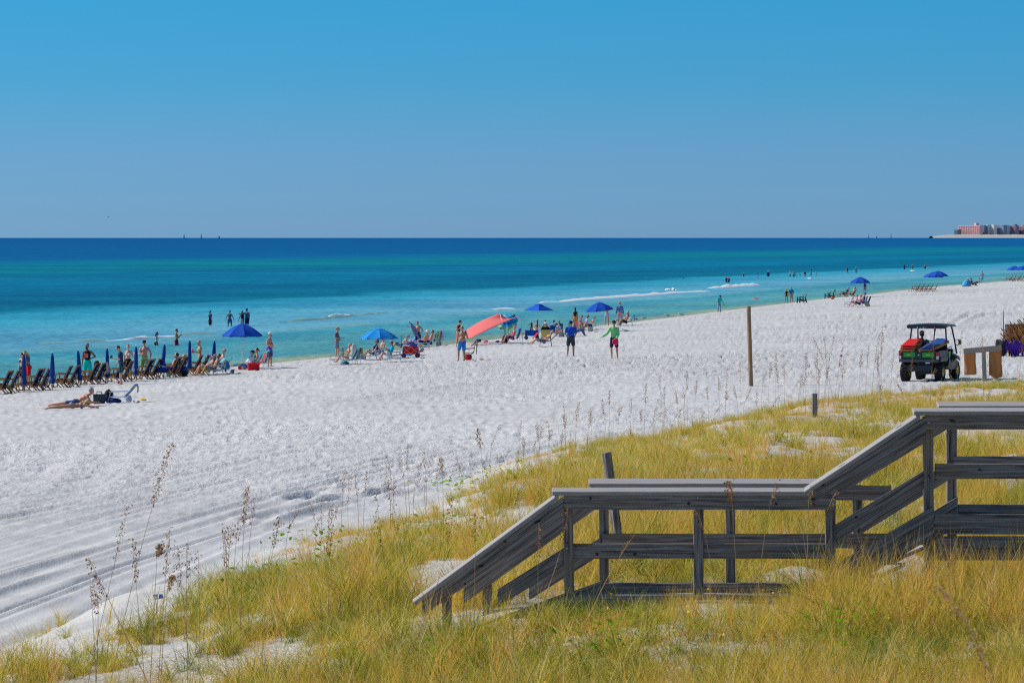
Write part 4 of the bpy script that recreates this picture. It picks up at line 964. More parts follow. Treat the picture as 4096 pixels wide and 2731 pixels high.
        calf = kn + d2 * SHN * .30 - (d1.cross(d2).cross(d2)) * 0
        limbs += [('c', hj, kn, r2 * 1.06, r2 * .70), ('c', kn, calf, r2 * .68, r2 * .70), ('c', calf, an, r2 * .70, r2 * .42)]
        fd = Vector(legs[s_][2]) if len(legs[s_]) > 2 else Vector((1, .25, -.12)); fd = Vector((fd.x, fd.y * s_, fd.z)).normalized()
        heel = an - fd * .045 * k + Vector((0, 0, -.03 * k if len(legs[s_]) <= 2 else 0)); toe = an + fd * .15 * k + Vector((0, 0, -.045 * k if len(legs[s_]) <= 2 else 0))
        limbs += [('c', heel, toe, .034 * k, .024 * k)]; J[('l', s_)] = (hj, kn, an, r2, calf)
    def prim(mb, pr, e=0.0):
        if pr[0] == 'c': mb.cap(pr[1], pr[2], pr[3] + e, pr[4] + e, 10)
        else: mb.ell(pr[1], [q + e for q in pr[2]], pr[3], 12, 8)
    mb = MB()
    for pr in tors + glut + neck + hd + ears + limbs: prim(mb, pr)
    body = mb.build('body', SKINS[skin], root, True); remesh_later(body, voxel * .85, 1)
    if fine:
        fm = MB()
        for s_ in (1, -1):
            c_, f1, sd_, pm = J[('h', s_)]; nrm = f1.cross(sd_)
            for q, (off, ln) in enumerate(((-.026, .060), (-.009, .072), (.009, .068), (.025, .052))):
                a_ = c_ + sd_ * off * k - f1 * .015 * k; b_ = a_ + f1 * ln * .6 * k; e_ = b_ + (f1 * .8 + nrm * .5 * s_).normalized() * ln * .5 * k; fm.tube([a_, b_, e_], [.0085 * k, .008 * k, .0055 * k], 5)
            a_ = c_ - f1 * .05 * k - sd_ * .03 * k; b_ = a_ + (f1 * .6 - sd_ * .8).normalized() * .035 * k; fm.tube([a_, b_, b_ + f1 * .03 * k], [.010 * k, .009 * k, .006 * k], 5)
        body['fing'] = 1; FING[body.name] = (fm.v, fm.f)
        for s_ in (1, -1):
            e_ = MB().ell((0, 0, 0), (.008 * k, .013 * k, .008 * k), None, 6, 4).build('eye', EYE_M, root); e_.location = hc + Rh @ Vector((.090 * k, s_ * .031 * k, .008 * k))
    # hair
    if hs != 'bald':
        hm = MB(); hm.ell(hc + Rh @ Vector((-.014 * k, 0, .034 * k)), (.100 * k, .086 * k, .103 * k), Rh)
        if hs in ('long', 'mid'):
            ln = .30 if hs == 'long' else .16
            hm.cap(hc + Rh @ Vector((-.055 * k, 0, .02 * k)), hc + Rh @ Vector((-.075 * k, 0, -.08 * k)), .075 * k, .070 * k); hm.cap(hc + Rh @ Vector((-.08 * k, 0, -.06 * k)), T(-.115, 0, .57 - ln), .068 * k, .045 * k)
        if hs == 'bob':
            for s_ in (1, -1): hm.cap(hc + Rh @ Vector((-.02 * k, s_ * .055 * k, .03 * k)), hc + Rh @ Vector((-.025 * k, s_ * .070 * k, -.10 * k)), .045 * k, .035 * k)
        if hs == 'bun': hm.ell(hc + Rh @ Vector((-.075 * k, 0, .115 * k)), (.045 * k, .045 * k, .042 * k), Rh)
        if hs == 'tail': hm.cap(hc + Rh @ Vector((-.09 * k, 0, .06 * k)), hc + Rh @ Vector((-.155 * k, 0, -.10 * k)), .030 * k, .018 * k)
        if hs == 'curly': hm.ell(hc + Rh @ Vector((-.02 * k, 0, .06 * k)), (.115 * k, .10 * k, .09 * k), Rh)
        # keep the face clear
        o = hm.build('hair', HAIRS[hair], root, True); remesh_later(o, voxel * .8, 1)
        if hs in ('short', 'bun', 'tail', 'long', 'mid', 'bob', 'curly'):
            for v in o.data.vertices:
                l_ = Rh.transposed() @ (v.co - hc)
                if l_.x > .045 * k and l_.z < .075 * k: v.co = v.co - Rh @ Vector((l_.x - .045 * k, 0, 0))
    if beard: MB().ell(hc + Rh @ Vector((.050 * k, 0, -.082 * k)), (.055 * k, .055 * k, .050 * k), Rh).build('beard', HAIRS[hair], root, True)
    if glasses: MB().box(hc + Rh @ Vector((.097 * k, 0, .008 * k)), (.018 * k, .125 * k, .032 * k), Rh).build('sunglasses', DKMETAL, root)
    if hat:
        kind, hm_ = hat; mh = MB()
        mh.ell(hc + Rh @ Vector((-.008 * k, 0, .070 * k)), (.112 * k, .096 * k, (.075 if kind == 'cap' else .085) * k), Rh)
        if kind == 'cap': mh.ell(hc + Rh @ Vector((.118 * k, 0, .055 * k)), (.075 * k, .072 * k, .010 * k), Rh)
        elif kind == 'visor': mh = MB(); mh.ell(hc + Rh @ Vector((-.0 * k, 0, .055 * k)), (.110 * k, .094 * k, .030 * k), Rh); mh.ell(hc + Rh @ Vector((.13 * k, 0, .048 * k)), (.085 * k, .080 * k, .010 * k), Rh)
        elif kind == 'hat': mh.ell(hc + Rh @ Vector((0, 0, .050 * k)), (.21 * k, .19 * k, .012 * k), Rh)
        elif kind == 'beanie': mh.ell(hc + Rh @ Vector((-.035 * k, 0, .09 * k)), (.10 * k, .09 * k, .07 * k), Rh)
        o = mh.build({'cap': 'cap', 'visor': 'visor', 'hat': 'sun_hat', 'beanie': 'beanie'}[kind], hm_, root, True); remesh_later(o, .014, 0)
    # clothing
    def garment(name, prims, m_, e, vx=None, sm=2):
        mb_ = MB()
        for pr in prims: prim(mb_, pr, e * k)
        o_ = mb_.build(name, m_, root, True); remesh_later(o_, vx or voxel, sm); return o_
    def sleeve(fr):
        out = []
        for s_ in (1, -1):
            sh, el, wp_, r_ = J[('a', s_)]
            if fr <= 1: out.append(('c', sh, sh.lerp(el, fr), r_ * 1.08, r_ * 1.12))
            else: out += [('c', sh, el, r_ * 1.05, r_ * .85), ('c', el, el.lerp(wp_, min(.92, fr - 1)), r_ * .88, r_ * .75)]
        return out
    def trouser(fr, flare=1.0):
        out = []
        for s_ in (1, -1):
            hj, kn, an, r2, calf = J[('l', s_)]
            if fr <= 1: out.append(('c', hj, hj.lerp(kn, fr), r2 * 1.08, r2 * (1.08 - .25 * fr) * flare))
            else: out += [('c', hj, kn, r2 * 1.08, r2 * .80), ('c', kn, kn.lerp(an, fr - 1), r2 * .84, r2 * .66)]
        return out
    if top:
        kind, m_ = top
        if kind == 'tee': garment('t_shirt', tors + [glut[0]][:0] + sleeve(.62), m_, .016)
        elif kind == 'tank': garment('tank_top', tors[:3] + tors[5:] + [('e', T(0, 0, .40), (.10 * k * build, .13 * k, .09 * k), Rt)], m_, .014)
        elif kind == 'long': garment('long_sleeved_shirt', tors + sleeve(1.92), m_, .017)
        elif kind == 'bra': garment('swim_top', [('e', T(.0, 0, .335), (.118 * k * build, .155 * k * build, .055 * k), Rt)] + [q for q in tors if q[0] == 'e' and abs(q[2][0] - .058 * k) < 1e-6], m_, .009)
        elif kind == 'suit': garment('swimsuit', [('e', T(0, 0, .0), (.112 * k * build, .165 * k * build, .10 * k), Rt)] + tors[1:3] + glut + [q for q in tors if q[0] == 'e' and abs(q[2][0] - .058 * k) < 1e-6], m_, .008)
    if bottom:
        kind, m_ = bottom
        base_ = [tors[0]] + glut
        if kind == 'shorts': garment('shorts', base_ + trouser(.78, 1.12), m_, .017)
        elif kind == 'trunks': garment('shorts', base_ + trouser(.50, 1.08), m_, .014)
        elif kind == 'brief': garment('swim_bottoms', [('e', T(-.01, 0, -.01), (.112 * k * build, .160 * k * build, .085 * k), Rt)] + glut, m_, .006)
        elif kind == 'trousers': garment('trousers', base_ + trouser(1.86), m_, .014)
        elif kind == 'capri': garment('trousers', base_ + trouser(1.45), m_, .014)
        elif kind == 'skirt':
            kn1 = J[('l', 1)][1]; kn2 = J[('l', -1)][1]; garment('wrap_skirt', base_ + [('c', T(0, 0, 0), (kn1 + kn2) / 2, .13 * k, .15 * k)] + trouser(.9), m_, .018)
    root['k'] = k
    JT[root.name] = {'hand': {s_: J[('h', s_)][0] for s_ in (1, -1)}, 'head': hc, 'chest': T(.12, 0, .3), 'Rt': Rt, 'Rh': Rh}
    return root
FING = {}; JT = {}
def hand_world(root, side):
    return Matrix.Translation(root.location) @ Matrix.Rotation(root.rotation_euler.z, 4, 'Z') @ JT[root.name]['hand'][side]
# ================================================================== beach furniture
def HD(a): return R(a)
def lounger(loc, head, label, group=None, sling=None):
    "wooden service chair: slanted back, arms, leg rest. local +X is forward"
    sling = sling or NAVY; r0 = empty('wooden_beach_chair', loc, HD(head), label, 'beach chair', group)
    w = .29
    for s_ in (1, -1):
        MB().bar((-.47, s_ * w, 1.0), (-.06, s_ * w, .16), .035, .05).build('back_post', TEAK, r0)
        MB().bar((-.10, s_ * (w - .03), .24), (.46, s_ * (w - .03), .40), .03, .045).build('seat_rail', TEAK, r0)
        MB().bar((-.26, s_ * (w + .035), .60), (.60, s_ * (w + .035), .64), .065, .03).build('armrest', TEAK, r0)
        MB().bar((.50, s_ * (w + .02), .63), (.66, s_ * (w + .02), .0), .03, .045).build('leg', TEAK, r0)
        MB().bar((.02, s_ * (w + .035), .40), (-.38, s_ * (w + .035), .0), .03, .045).build('leg', TEAK, r0)
        MB().bar((.30, s_ * w, .36), (-.06, s_ * w, .02), .03, .04).build('brace', TEAK, r0)
        MB().bar((.42, s_ * (w - .05), .36), (1.02, s_ * (w - .05), .24), .03, .04).build('leg_rest_rail', TEAK, r0)
        MB().bar((.96, s_ * (w - .05), .25), (.88, s_ * (w - .05), .0), .028, .035).build('leg_rest_leg', TEAK, r0)
    for p in ((-.46, .98), (-.06, .18), (.46, .39), (1.0, .245), (.655, .03), (-.37, .03)):
        MB().bar((p[0], -w - .02, p[1]), (p[0], w + .02, p[1]), .03, .04, side=(1, 0, 0)).build('cross_bar', TEAK, r0)
    gb = [[(-.45 + .37 * t_ + .05 * math.sin(math.pi * t_), y, .955 - .74 * t_) for y in (-.24, 0, .24)] for t_ in np.linspace(0.02, 1, 7)]
    MB().sheet(gb, .012).build('back_sling', sling, r0)
    gs = [[(-.08 + .52 * t_, y, .235 + .15 * t_ - .05 * math.sin(math.pi * t_)) for y in (-.24, 0, .24)] for t_ in np.linspace(0, 1, 6)]
    MB().sheet(gs, .012).build('seat_sling', sling, r0)
    gl = [[(.45 + .53 * t_, y, .375 - .11 * t_ - .01 * math.sin(math.pi * t_)) for y in (-.2, 0, .2)] for t_ in np.linspace(0, 1, 4)]
    MB().sheet(gl, .012).build('leg_rest_sling', sling, r0)
    n_ = Vector((-.90, 0, -.44)).normalized()
    rt = Matrix.Rotation(R(-26), 3, 'Y')
    pl = MB(); pl.box((-.285, 0, .58), (.05, .44, .25), rt); pil = pl.build('pillow', sling, r0)
    MB().tube([Vector((-.322, 0, .563)) , Vector((-.322, 0, .563)) + n_ * .004], .055, 10).build('logo', mat('pale_blue_print', (.25, .55, .80)), pil)
    return r0
def closed_umbrella(loc, label, h=1.68, lean=0.0, flare=0.0, group='closed navy umbrellas between the chair pairs'):
    r0 = empty('closed_umbrella', loc, rnd.uniform(0, 6), label, 'umbrella', group)
    V_ = []; F_ = []; nn = 16; prof = [(.0, .012), (.03, .03), (.15, .06), (.45, .078), (.8, .088), (1.02, .095 + flare * .3), (1.06, .070 + flare * .1), (1.13, .085 + flare * .3), (1.26, .100 + flare * .9), (1.34, .085 + flare)]
    for i, (dz, rr) in enumerate(prof):
        for k in range(nn):
            an = 2 * math.pi * k / nn; q = rr * (1 + .20 * math.cos(an * 4 + .3 * i)) ; V_.append((q * math.cos(an) + lean * (h - dz) - flare * .9 * (dz / 1.3) ** 2 * (1 if math.cos(an) < 2 else 0) * .5, q * math.sin(an), h - .03 - dz))
    for i in range(len(prof) - 1):
        for k in range(nn): F_.append((i * nn + k, i * nn + (k + 1) % nn, (i + 1) * nn + (k + 1) % nn, (i + 1) * nn + k))
    F_.append(tuple(range(nn))[::-1]); F_.append(tuple(range((len(prof) - 1) * nn, len(prof) * nn)))
    can = newmesh('canopy', V_, F_, cloth('closed_umbrella_blue', (.008, .045, .22)), True, r0)
    MB().tube([(0, 0, -.2), (lean * .6, 0, .6)], .018, 8).build('pole', TEAK, r0)
    MB().ell((lean * h, 0, h + .005), (.022, .022, .035), None, 8, 6).build('finial', WHTPOLE, r0)
    if not flare: MB().tube([(lean * (h - 1.04), 0, h - 1.05), (lean * (h - 1.06), 0, h - 1.08)], .075, 12).build('strap', mat('red_strap', (.35, .05, .10)), can)
    return r0
def open_umbrella(loc, label, rim=1.0, top=2.1, drop=.36, n_=8, m_=None, group=None, tilt=0, tiltaz=0, pole=WHTPOLE, rot=0.2, vent=True, valance=.10, square=False, base_h=0, lat=(0, 0), prints=False):
    r0 = empty('beach_umbrella', loc, rot, label, 'umbrella', group); m_ = m_ or UMB
    Rt_ = Matrix.Rotation(R(tiltaz), 3, 'Z') @ Matrix.Rotation(R(tilt), 3, 'Y') @ Matrix.Rotation(R(-tiltaz), 3, 'Z')
    # the pole bends at the tilt joint
    jz = top - drop - .45; J_ = Vector((0, 0, jz))
    def TT(p): return J_ + Rt_ @ (Vector(p) - J_)
    MB().tube([(0, 0, -.25), (0, 0, jz)], .018, 8).build('pole', pole, r0)
    if tilt: MB().tube([(0, 0, jz), TT((0, 0, top))], .014, 8).build('pole', pole, r0)
    else: MB().tube([(0, 0, jz), (0, 0, top)], .014, 8).build('pole', pole, r0)
    MB().ell(TT((0, 0, top + .02)), (.025, .025, .04), None, 8, 5).build('finial', pole, r0)
    apex = Vector((0, 0, top))
    rings = 6
    for g_ in range(n_):
        a0 = 2 * math.pi * g_ / n_; a1 = 2 * math.pi * (g_ + 1) / n_; grid = []
        for i in range(rings + 1):
            t_ = i / rings; rr = rim * (.02 + .98 * t_); row = []
            for j in range(5):
                u_ = j / 4; e0 = Vector((math.cos(a0), math.sin(a0), 0)) * rr; e1 = Vector((math.cos(a1), math.sin(a1), 0)) * rr; p = e0.lerp(e1, u_)
                z_ = top - drop * (t_ ** (1.25 if square else 1.6)) - .035 * t_ * math.sin(math.pi * u_) * (.3 if square else 1); row.append(TT((p.x, p.y, z_)))
            grid.append(row)
        if valance:
            row = []
            for j in range(5):
                u_ = j / 4; e0 = Vector((math.cos(a0), math.sin(a0), 0)) * rim; e1 = Vector((math.cos(a1), math.sin(a1), 0)) * rim; p = e0.lerp(e1, u_) * 1.005
                row.append(TT((p.x, p.y, top - drop - valance + .02 * math.sin(math.pi * u_) * (1 if j % 2 else .6))))
            grid.append(row)
        MB().sheet(grid, .006).build('canopy_panel', m_, r0)
        p1 = Vector((math.cos(a0), math.sin(a0), 0)) * rim * .97
        MB().tube([TT((0, 0, top - .12)), TT((p1.x * .6, p1.y * .6, top - drop * .45 - .03)), TT((p1.x, p1.y, top - drop - .02))], .006, 4).build('rib', DKMETAL, r0)
    if vent:
        grid = []
        for i in range(3):
            rr = rim * (.03 + .27 * i / 2); grid.append([TT((rr * math.cos(2 * math.pi * k / n_), rr * math.sin(2 * math.pi * k / n_), top + .035 - drop * .16 * (i / 2) ** 1.3 - .01 * i)) for k in range(n_ + 1)])
        MB().sheet(grid, .006).build('vent_cap', m_, r0)
    if prints:
        MB().sheet([[TT((rim * .62 * math.cos(a_) , rim * .62 * math.sin(a_), top - drop * .47 + .012)), TT((rim * .80 * math.cos(a_), rim * .80 * math.sin(a_), top - drop * .70 + .012))] for a_ in np.linspace(prints[0], prints[1], 4)], .004).build('printed_logo', prints[2], r0)
    return r0
def folding_chair(loc, head, label, m_, low=.24, backh=.62, w=.27, frame=ALU, rec=28, arm=True, towel=None, arm_m=None, name='folding_beach_chair', group=None, cat='folding chair'):
    r0 = empty(name, loc, HD(head), label, cat, group); br = R(rec)
    bx, bz = -.20, low + .02; tx, tz = bx - math.sin(br) * backh, bz + math.cos(br) * backh
    for s_ in (1, -1):
        y = s_ * w
        MB().tube([(.30, y, low + .04), (bx, y, bz), (tx, y, tz)], .012, 6).build('side_frame', frame, r0)
        MB().tube([(.28, y + s_ * .02, low + .20), (.38, y + s_ * .02, 0.01), (-.12, y + s_ * .02, .01)], .011, 6).build('leg', frame, r0)
        MB().tube([(bx - .06, y + s_ * .02, low + .24), (-.34, y + s_ * .02, .01)], .011, 6).build('leg', frame, r0)
        if arm: MB().bar((-.30, y + s_ * .03, low + .25), (.32, y + s_ * .03, low + .22), .05, .025).build('armrest', arm_m or frame, r0)
    MB().tube([(tx, -w, tz), (tx, w, tz)], .012, 6).build('cross_bar', frame, r0)
    MB().tube([(-.34, -w, .012), (-.34, w, .012)], .010, 6).build('cross_bar', frame, r0)
    gb = [[(bx + (tx - bx) * t_ - .03 * math.sin(math.pi * t_), y, bz + (tz - bz) * t_) for y in (-w + .01, 0, w - .01)] for t_ in np.linspace(0, 1, 6)]
    MB().sheet(gb, .010).build('backrest', m_, r0)
    gs = [[(bx + (.30 - bx) * t_, y, low + .03 - .05 * math.sin(math.pi * t_)) for y in (-w + .01, 0, w - .01)] for t_ in np.linspace(0, 1, 5)]
    MB().sheet(gs, .010).build('seat', m_, r0)
    r0['top'] = (tx, 0, tz)
    return r0
def draped_towel(chair, label, m_, ln=.55, w=.38, shift=0.0, name='towel', front=.22):
    "towel hung over a chair's top bar: a thing of its own"
    t_ = Vector(chair['top']); g = chair.location + Matrix.Rotation(chair.rotation_euler.z, 3, 'Z') @ Vector((t_.x, shift, t_.z))
    rows = []; r_ = random.Random(len(label))
    prof = [(.10 + .12, -front), (.04, -.06), (0, .016), (-.03, .0), (-.05, -.10), (-.055, -ln * .5), (-.05, -ln)]
    for i, (x_, z_) in enumerate(prof): rows.append([(x_ + .012 * math.sin(j * 2.1 + i), -w / 2 + w * j / 6 * (1 - .06 * i), z_ + (.03 * math.sin(j * 1.3) if i == 6 else 0)) for j in range(7)])
    o = MB().sheet(rows, .012).build(name, m_, None, True); o.location = g; o.rotation_euler = (0, 0, chair.rotation_euler.z); tag(o, label, 'towel'); return o
def flat_towel(loc, head, label, m_, L=1.7, w=.8, name='beach_towel'):
    rows = [[(x_, y_, .03 + .025 * vnoise(np.array([x_ * 4 + 3]), np.array([y_ * 4 + L]), 3)[0]) for y_ in np.linspace(-w / 2, w / 2, 6)] for x_ in np.linspace(-L / 2, L / 2, 9)]
    o = MB().sheet(rows, .012).build(name, m_, None, True); o.location = loc; o.rotation_euler = (0, 0, HD(head)); tag(o, label, 'towel'); return o
def lump(name, loc, size, m_, label, cat, seed=1, sub=(10, 7), squash=.25):
    "soft bag / heap: an uneven rounded body"
    r_ = random.Random(seed); mb = MB().ell((0, 0, size[2] * .45), (size[0] / 2, size[1] / 2, size[2] / 2), None, *sub)
    mb.v = [(x * (1 + r_.uniform(-.12, .12)), y * (1 + r_.uniform(-.12, .12)), max(-.01, z * (1 + r_.uniform(-squash, squash) * .5))) for x, y, z in mb.v]
    o = mb.build(name, m_, None, True); o.location = loc; tag(o, label, cat); return o
def backpack(loc, head, label, m1, m2, h=.48):
    r0 = empty('backpack', loc, HD(head), label, 'backpack')
    a = MB().ell((0, 0, h * .5), (.15, .18, h * .52), None, 12, 8); b_ = a.build('bag_body', m1, r0, True)
    MB().ell((.12, 0, h * .36), (.07, .13, h * .27), None, 10, 6).build('front_pocket', m2, r0, True)
    MB().tube([(-.02, -.04, h * .98), (-.02, 0, h * 1.08), (-.02, .04, h * .98)], .01, 5).build('handle', m2, r0)
    for s_ in (1, -1): MB().tube([(-.13, s_ * .07, h * .9), (-.20, s_ * .09, h * .55), (-.13, s_ * .09, h * .15)], .014, 5).build('strap', m2, r0)
    return r0
def tote(loc, head, label, m1, m2, sz=(.42, .2, .30)):
    r0 = empty('tote_bag', loc, HD(head), label, 'bag'); hx, hy, hz_ = sz[0] / 2, sz[1] / 2, sz[2]
    V_ = [(-hx * .9, -hy, 0), (hx * .9, -hy, 0), (hx * .9, hy, 0), (-hx * .9, hy, 0), (-hx, -hy * 1.1, hz_), (hx, -hy * 1.1, hz_), (hx, hy * 1.1, hz_), (-hx, hy * 1.1, hz_), (-hx * .9, -hy * .9, hz_ * .8), (hx * .9, -hy * .9, hz_ * .8), (hx * .9, hy * .9, hz_ * .8), (-hx * .9, hy * .9, hz_ * .8)]
    newmesh('bag_body', V_, [(0, 3, 2, 1), (0, 1, 5, 4), (1, 2, 6, 5), (2, 3, 7, 6), (3, 0, 4, 7), (4, 5, 9, 8), (5, 6, 10, 9), (6, 7, 11, 10), (7, 4, 8, 11), (8, 9, 10, 11)], m1, False, r0)
    for s_ in (1, -1): MB().tube([(-hx * .5, s_ * hy * 1.1, hz_ * .9), (-hx * .35, s_ * hy * 1.3, hz_ * 1.25), (hx * .35, s_ * hy * 1.3, hz_ * 1.25), (hx * .5, s_ * hy * 1.1, hz_ * .9)], .011, 5).build('handle', m2, r0)
    return r0
def cooler(loc, head, label, m1, m2, sz=(.55, .32, .34)):
    r0 = empty('cooler', loc, HD(head), label, 'cooler')
    MB().box((0, 0, sz[2] * .42), (sz[0], sz[1], sz[2] * .84)).build('cooler_body', m1, r0); MB().box((0, 0, sz[2] * .92), (sz[0] + .02, sz[1] + .02, sz[2] * .15)).build('lid', m2, r0)
    MB().tube([(-sz[0] / 2 - .01, 0, sz[2] * .7), (-sz[0] / 2 - .03, 0, sz[2] * 1.08), (sz[0] / 2 + .03, 0, sz[2] * 1.08), (sz[0] / 2 + .01, 0, sz[2] * .7)], .010, 5).build('handle', m2, r0)
    return r0
def sandals(loc, label, m_=None):
    r0 = empty('sandals', loc, rnd.uniform(0, 3), label, 'sandals')
    for s_ in (-1, 1):
        so_ = MB().ell((.03 * s_, .08 * s_, .02), (.13, .05, .014), None, 10, 5).build('sole', m_ or BLACK, r0); MB().tube([(.06 + .03 * s_, .08 * s_ - .04, .02), (.07 + .03 * s_, .08 * s_, .055), (.06 + .03 * s_, .08 * s_ + .04, .02)], .008, 4).build('strap', m_ or BLACK, so_)
    return r0
def cup(loc, m_, label, h=.12, r_=.038, name='drink_cup', cat='cup'):
    r0 = empty(name, loc, 0, label, cat); MB().tube([(0, 0, -h / 2), (0, 0, h / 2)], [r_ * .8, r_], 10).build('cup_body', m_, r0, True); MB().tube([(0, 0, h / 2), (0, 0, h / 2 + .012)], [r_ * 1.05, r_ * .95], 10).build('lid', WHITE, r0)
    return r0
def phone(loc, label):
    o = MB().box((0, 0, 0), (.075, .010, .15), Matrix.Rotation(R(40), 3, 'Y')).build('phone', PLBLACK, None); o.location = loc; tag(o, label, 'phone'); return o
def frisbee(loc, label, tilt, m_, r_=.135):
    o = newmesh('frisbee', *lathe([(0, .022), (.5 * r_, .024), (.82 * r_, .020), (r_, .004), (r_ * .99, -.014), (r_ * .94, -.012), (r_ * .9, .004), (0, .012)], 24), m_, True); o.location = loc; o.rotation_euler = tilt; tag(o, label, 'frisbee'); return o
def lathe(prof, n_=16):
    V_ = []; F_ = []
    for (r_, z_) in prof:
        for k in range(n_): V_.append((r_ * math.cos(2 * math.pi * k / n_), r_ * math.sin(2 * math.pi * k / n_), z_))
    for i in range(len(prof) - 1):
        for k in range(n_): F_.append((i * n_ + k, i * n_ + (k + 1) % n_, (i + 1) * n_ + (k + 1) % n_, (i + 1) * n_ + k))
    return V_, F_
def gull(loc, head, label, flying=False):
    r0 = empty('seagull', loc, HD(head), label, 'seagull'); k = 1.0
    W_ = mat('gull_white', (.72, .72, .72)); G_ = mat('gull_grey', (.22, .23, .26)); Z = 0 if flying else .16
    MB().ell((0, 0, Z + .05), (.19, .075, .075), Matrix.Rotation(R(-12), 3, 'Y'), 10, 8).cap((.13, 0, Z + .09), (.18, 0, Z + .15), .045, .04, 8).ell((.20, 0, Z + .17), (.055, .042, .045), None, 8, 6).build('body', W_, r0, True)
    MB().cap((.24, 0, Z + .165), (.30, 0, Z + .155), .012, .004, 6).build('beak', mat('beak_orange', (.5, .2, .03)), r0)
    if flying:
        for s_ in (1, -1): MB().sheet([[(.08, s_ * .03, .07), (-.08, s_ * .03, .06)], [(.12, s_ * .28, .22), (-.05, s_ * .28, .20)], [(.02, s_ * .62, .30), (-.05, s_ * .60, .28)]], .012).build('wing', G_, r0)
    else:
        for s_ in (1, -1):
            MB().ell((-.05, s_ * .06, Z + .07), (.19, .025, .055), Matrix.Rotation(R(-8), 3, 'Y'), 10, 6).build('wing', G_, r0, True); MB().tube([(0, s_ * .03, Z), (0.01, s_ * .035, 0)], .007, 4).build('leg', mat('bird_leg', (.3, .2, .1)), r0)
    MB().cap((-.17, 0, Z + .04), (-.28, 0, Z + .02), .035, .012, 6).build('tail', W_ if flying else PLBLACK, r0)
    return r0
def plastic_chair(loc, head, label, m_=None, group=None):
    m_ = m_ or PLBLACK; r0 = empty('plastic_adirondack_chair', loc, HD(head), label, 'plastic chair', group)
    for i in range(5):
        y = -.20 + .10 * i; hgt_ = .62 + .10 * math.cos((i - 2) * .6)
        MB().bar((-.18, y, .30), (-.18 - .30 * hgt_ / .7 * .7, y * 1.1, .30 + hgt_), .088, .02, side=(0, 1, 0)).build('back_slat', m_, r0)
    for i in range(4): MB().bar((.34 - .15 * i, -.25, .40 - .035 * i), (.34 - .15 * i, .25, .40 - .035 * i), .13, .02, side=(1, 0, 0)).build('seat_slat', m_, r0)
    for s_ in (1, -1):
        MB().bar((-.28, s_ * .30, .60), (.38, s_ * .32, .62), .10, .025).build('armrest', m_, r0); MB().bar((.34, s_ * .30, .60), (.36, s_ * .31, 0), .05, .07).build('leg', m_, r0); MB().bar((-.20, s_ * .30, .60), (-.36, s_ * .30, 0), .05, .07).build('leg', m_, r0)
        MB().bar((.36, s_ * .27, .38), (-.32, s_ * .27, .18), .03, .06).build('seat_rail', m_, r0)
    return r0
# ================================================================== left group: row of service chairs
G = ground
UP = (0, .1, -1)
SITL = dict(lean=-24, lL=((1, .10, .10), (1, .03, -.22), (.5, .1, 1)), lR=((1, .14, .30), (.75, .03, -.65), (1, .1, .0)), aL=((.35, .25, -1), (1, -.1, .1)), aR=((.35, .25, -1), (1, -.1, .2)))
SITLOW = dict(lean=-16, lL=((1, .22, .45), (.40, .05, -.9), (1, .1, -.1)), lR=((1, .22, .40), (.5, .05, -.85), (1, .1, -.1)), aL=((.35, .3, -1), (1, -.15, .15)), aR=((.35, .3, -1), (1, -.2, .1)))
SITOUT = dict(lean=-30, lL=((1, .12, .12), (1, .03, -.12), (.4, .1, 1)), lR=((1, .12, .10), (1, .05, -.14), (.4, .1, 1)), aL=((.3, .3, -1), (1, -.1, .1)), aR=((.3, .3, -1), (1, -.2, .1)))
CH = 166
PAIRS = [(22, 1572, 'empty, at the left edge of the picture'), (148, 1562, 'behind the second closed umbrella\'s left side, right of the person in red shorts'), (262, 1549, 'between the third and second closed umbrellas'),
         (372, 1537, 'with a dark cap and a grey towel hung on it'), (478, 1527, 'behind the man in plaid shorts'), (592, 1517, 'beside the shirtless man in a dark cap'), (700, 1508, 'with sunbathers, behind the teal bag'), (786, 1500, 'with a white towel, nearest the seated grey haired man')]
CHP = {}
WH = ['near', 'far']
pair_lab = ['at the photo\'s left edge', 'right of the leftmost umbrella', 'right of the second umbrella', 'where the grey towel hangs', 'behind the man in plaid shorts', 'beside the shirtless capped man', 'behind the teal patterned bag', 'where the white towel hangs']
for i, (px, py, _) in enumerate(PAIRS):
    for j in (0, 1):
        g = G(px + (11 if j else -13), py); off = Vector((0, .35, 0)) if j else Vector((0, -.35, 0))
        loc = Vector((g.x + off.x * 1.0, g.y + off.y, 0)); loc.z = hz(loc.x, loc.y) - .01
        if i == 0 and j == 0:
            proto = lounger(loc, CH, 'navy and wood beach chair, left one of the pair ' + pair_lab[0], 'wooden service chairs in the left row'); c = proto
        else:
            c = copy_tree(proto); c.location = loc; c.rotation_euler = (0, 0, R(CH + rnd.uniform(-8, 8)))
            c['label'] = 'navy and wood beach chair, %s of the pair %s' % ('right one' if j else 'left one', pair_lab[i])
        c['top'] = (-.47, 0, 1.0); CHP[(i, j)] = c
UMBS = [(96, 1567, 0, 0, 'closed navy umbrella leftmost in the row, in front of the person in red shorts'), (210, 1561, 0, 0, 'closed navy umbrella second from the left, standing alone against the water'), (321, 1546, .06, 0, 'closed navy umbrella overlapping the man in teal shorts'),
        (431, 1534, .02, 0, 'closed navy umbrella just left of the man in plaid shorts'), (544, 1526, .02, 0, 'closed navy umbrella between the pink haired woman and the shirtless man'), (654, 1514, .03, .26, 'loosely furled navy umbrella with white lettering, half open'),
        (760, 1508, .02, 0, 'closed navy umbrella beside the blonde woman in the yellow top'), (853, 1496, .05, .06, 'closed navy umbrella at the right end of the row')]
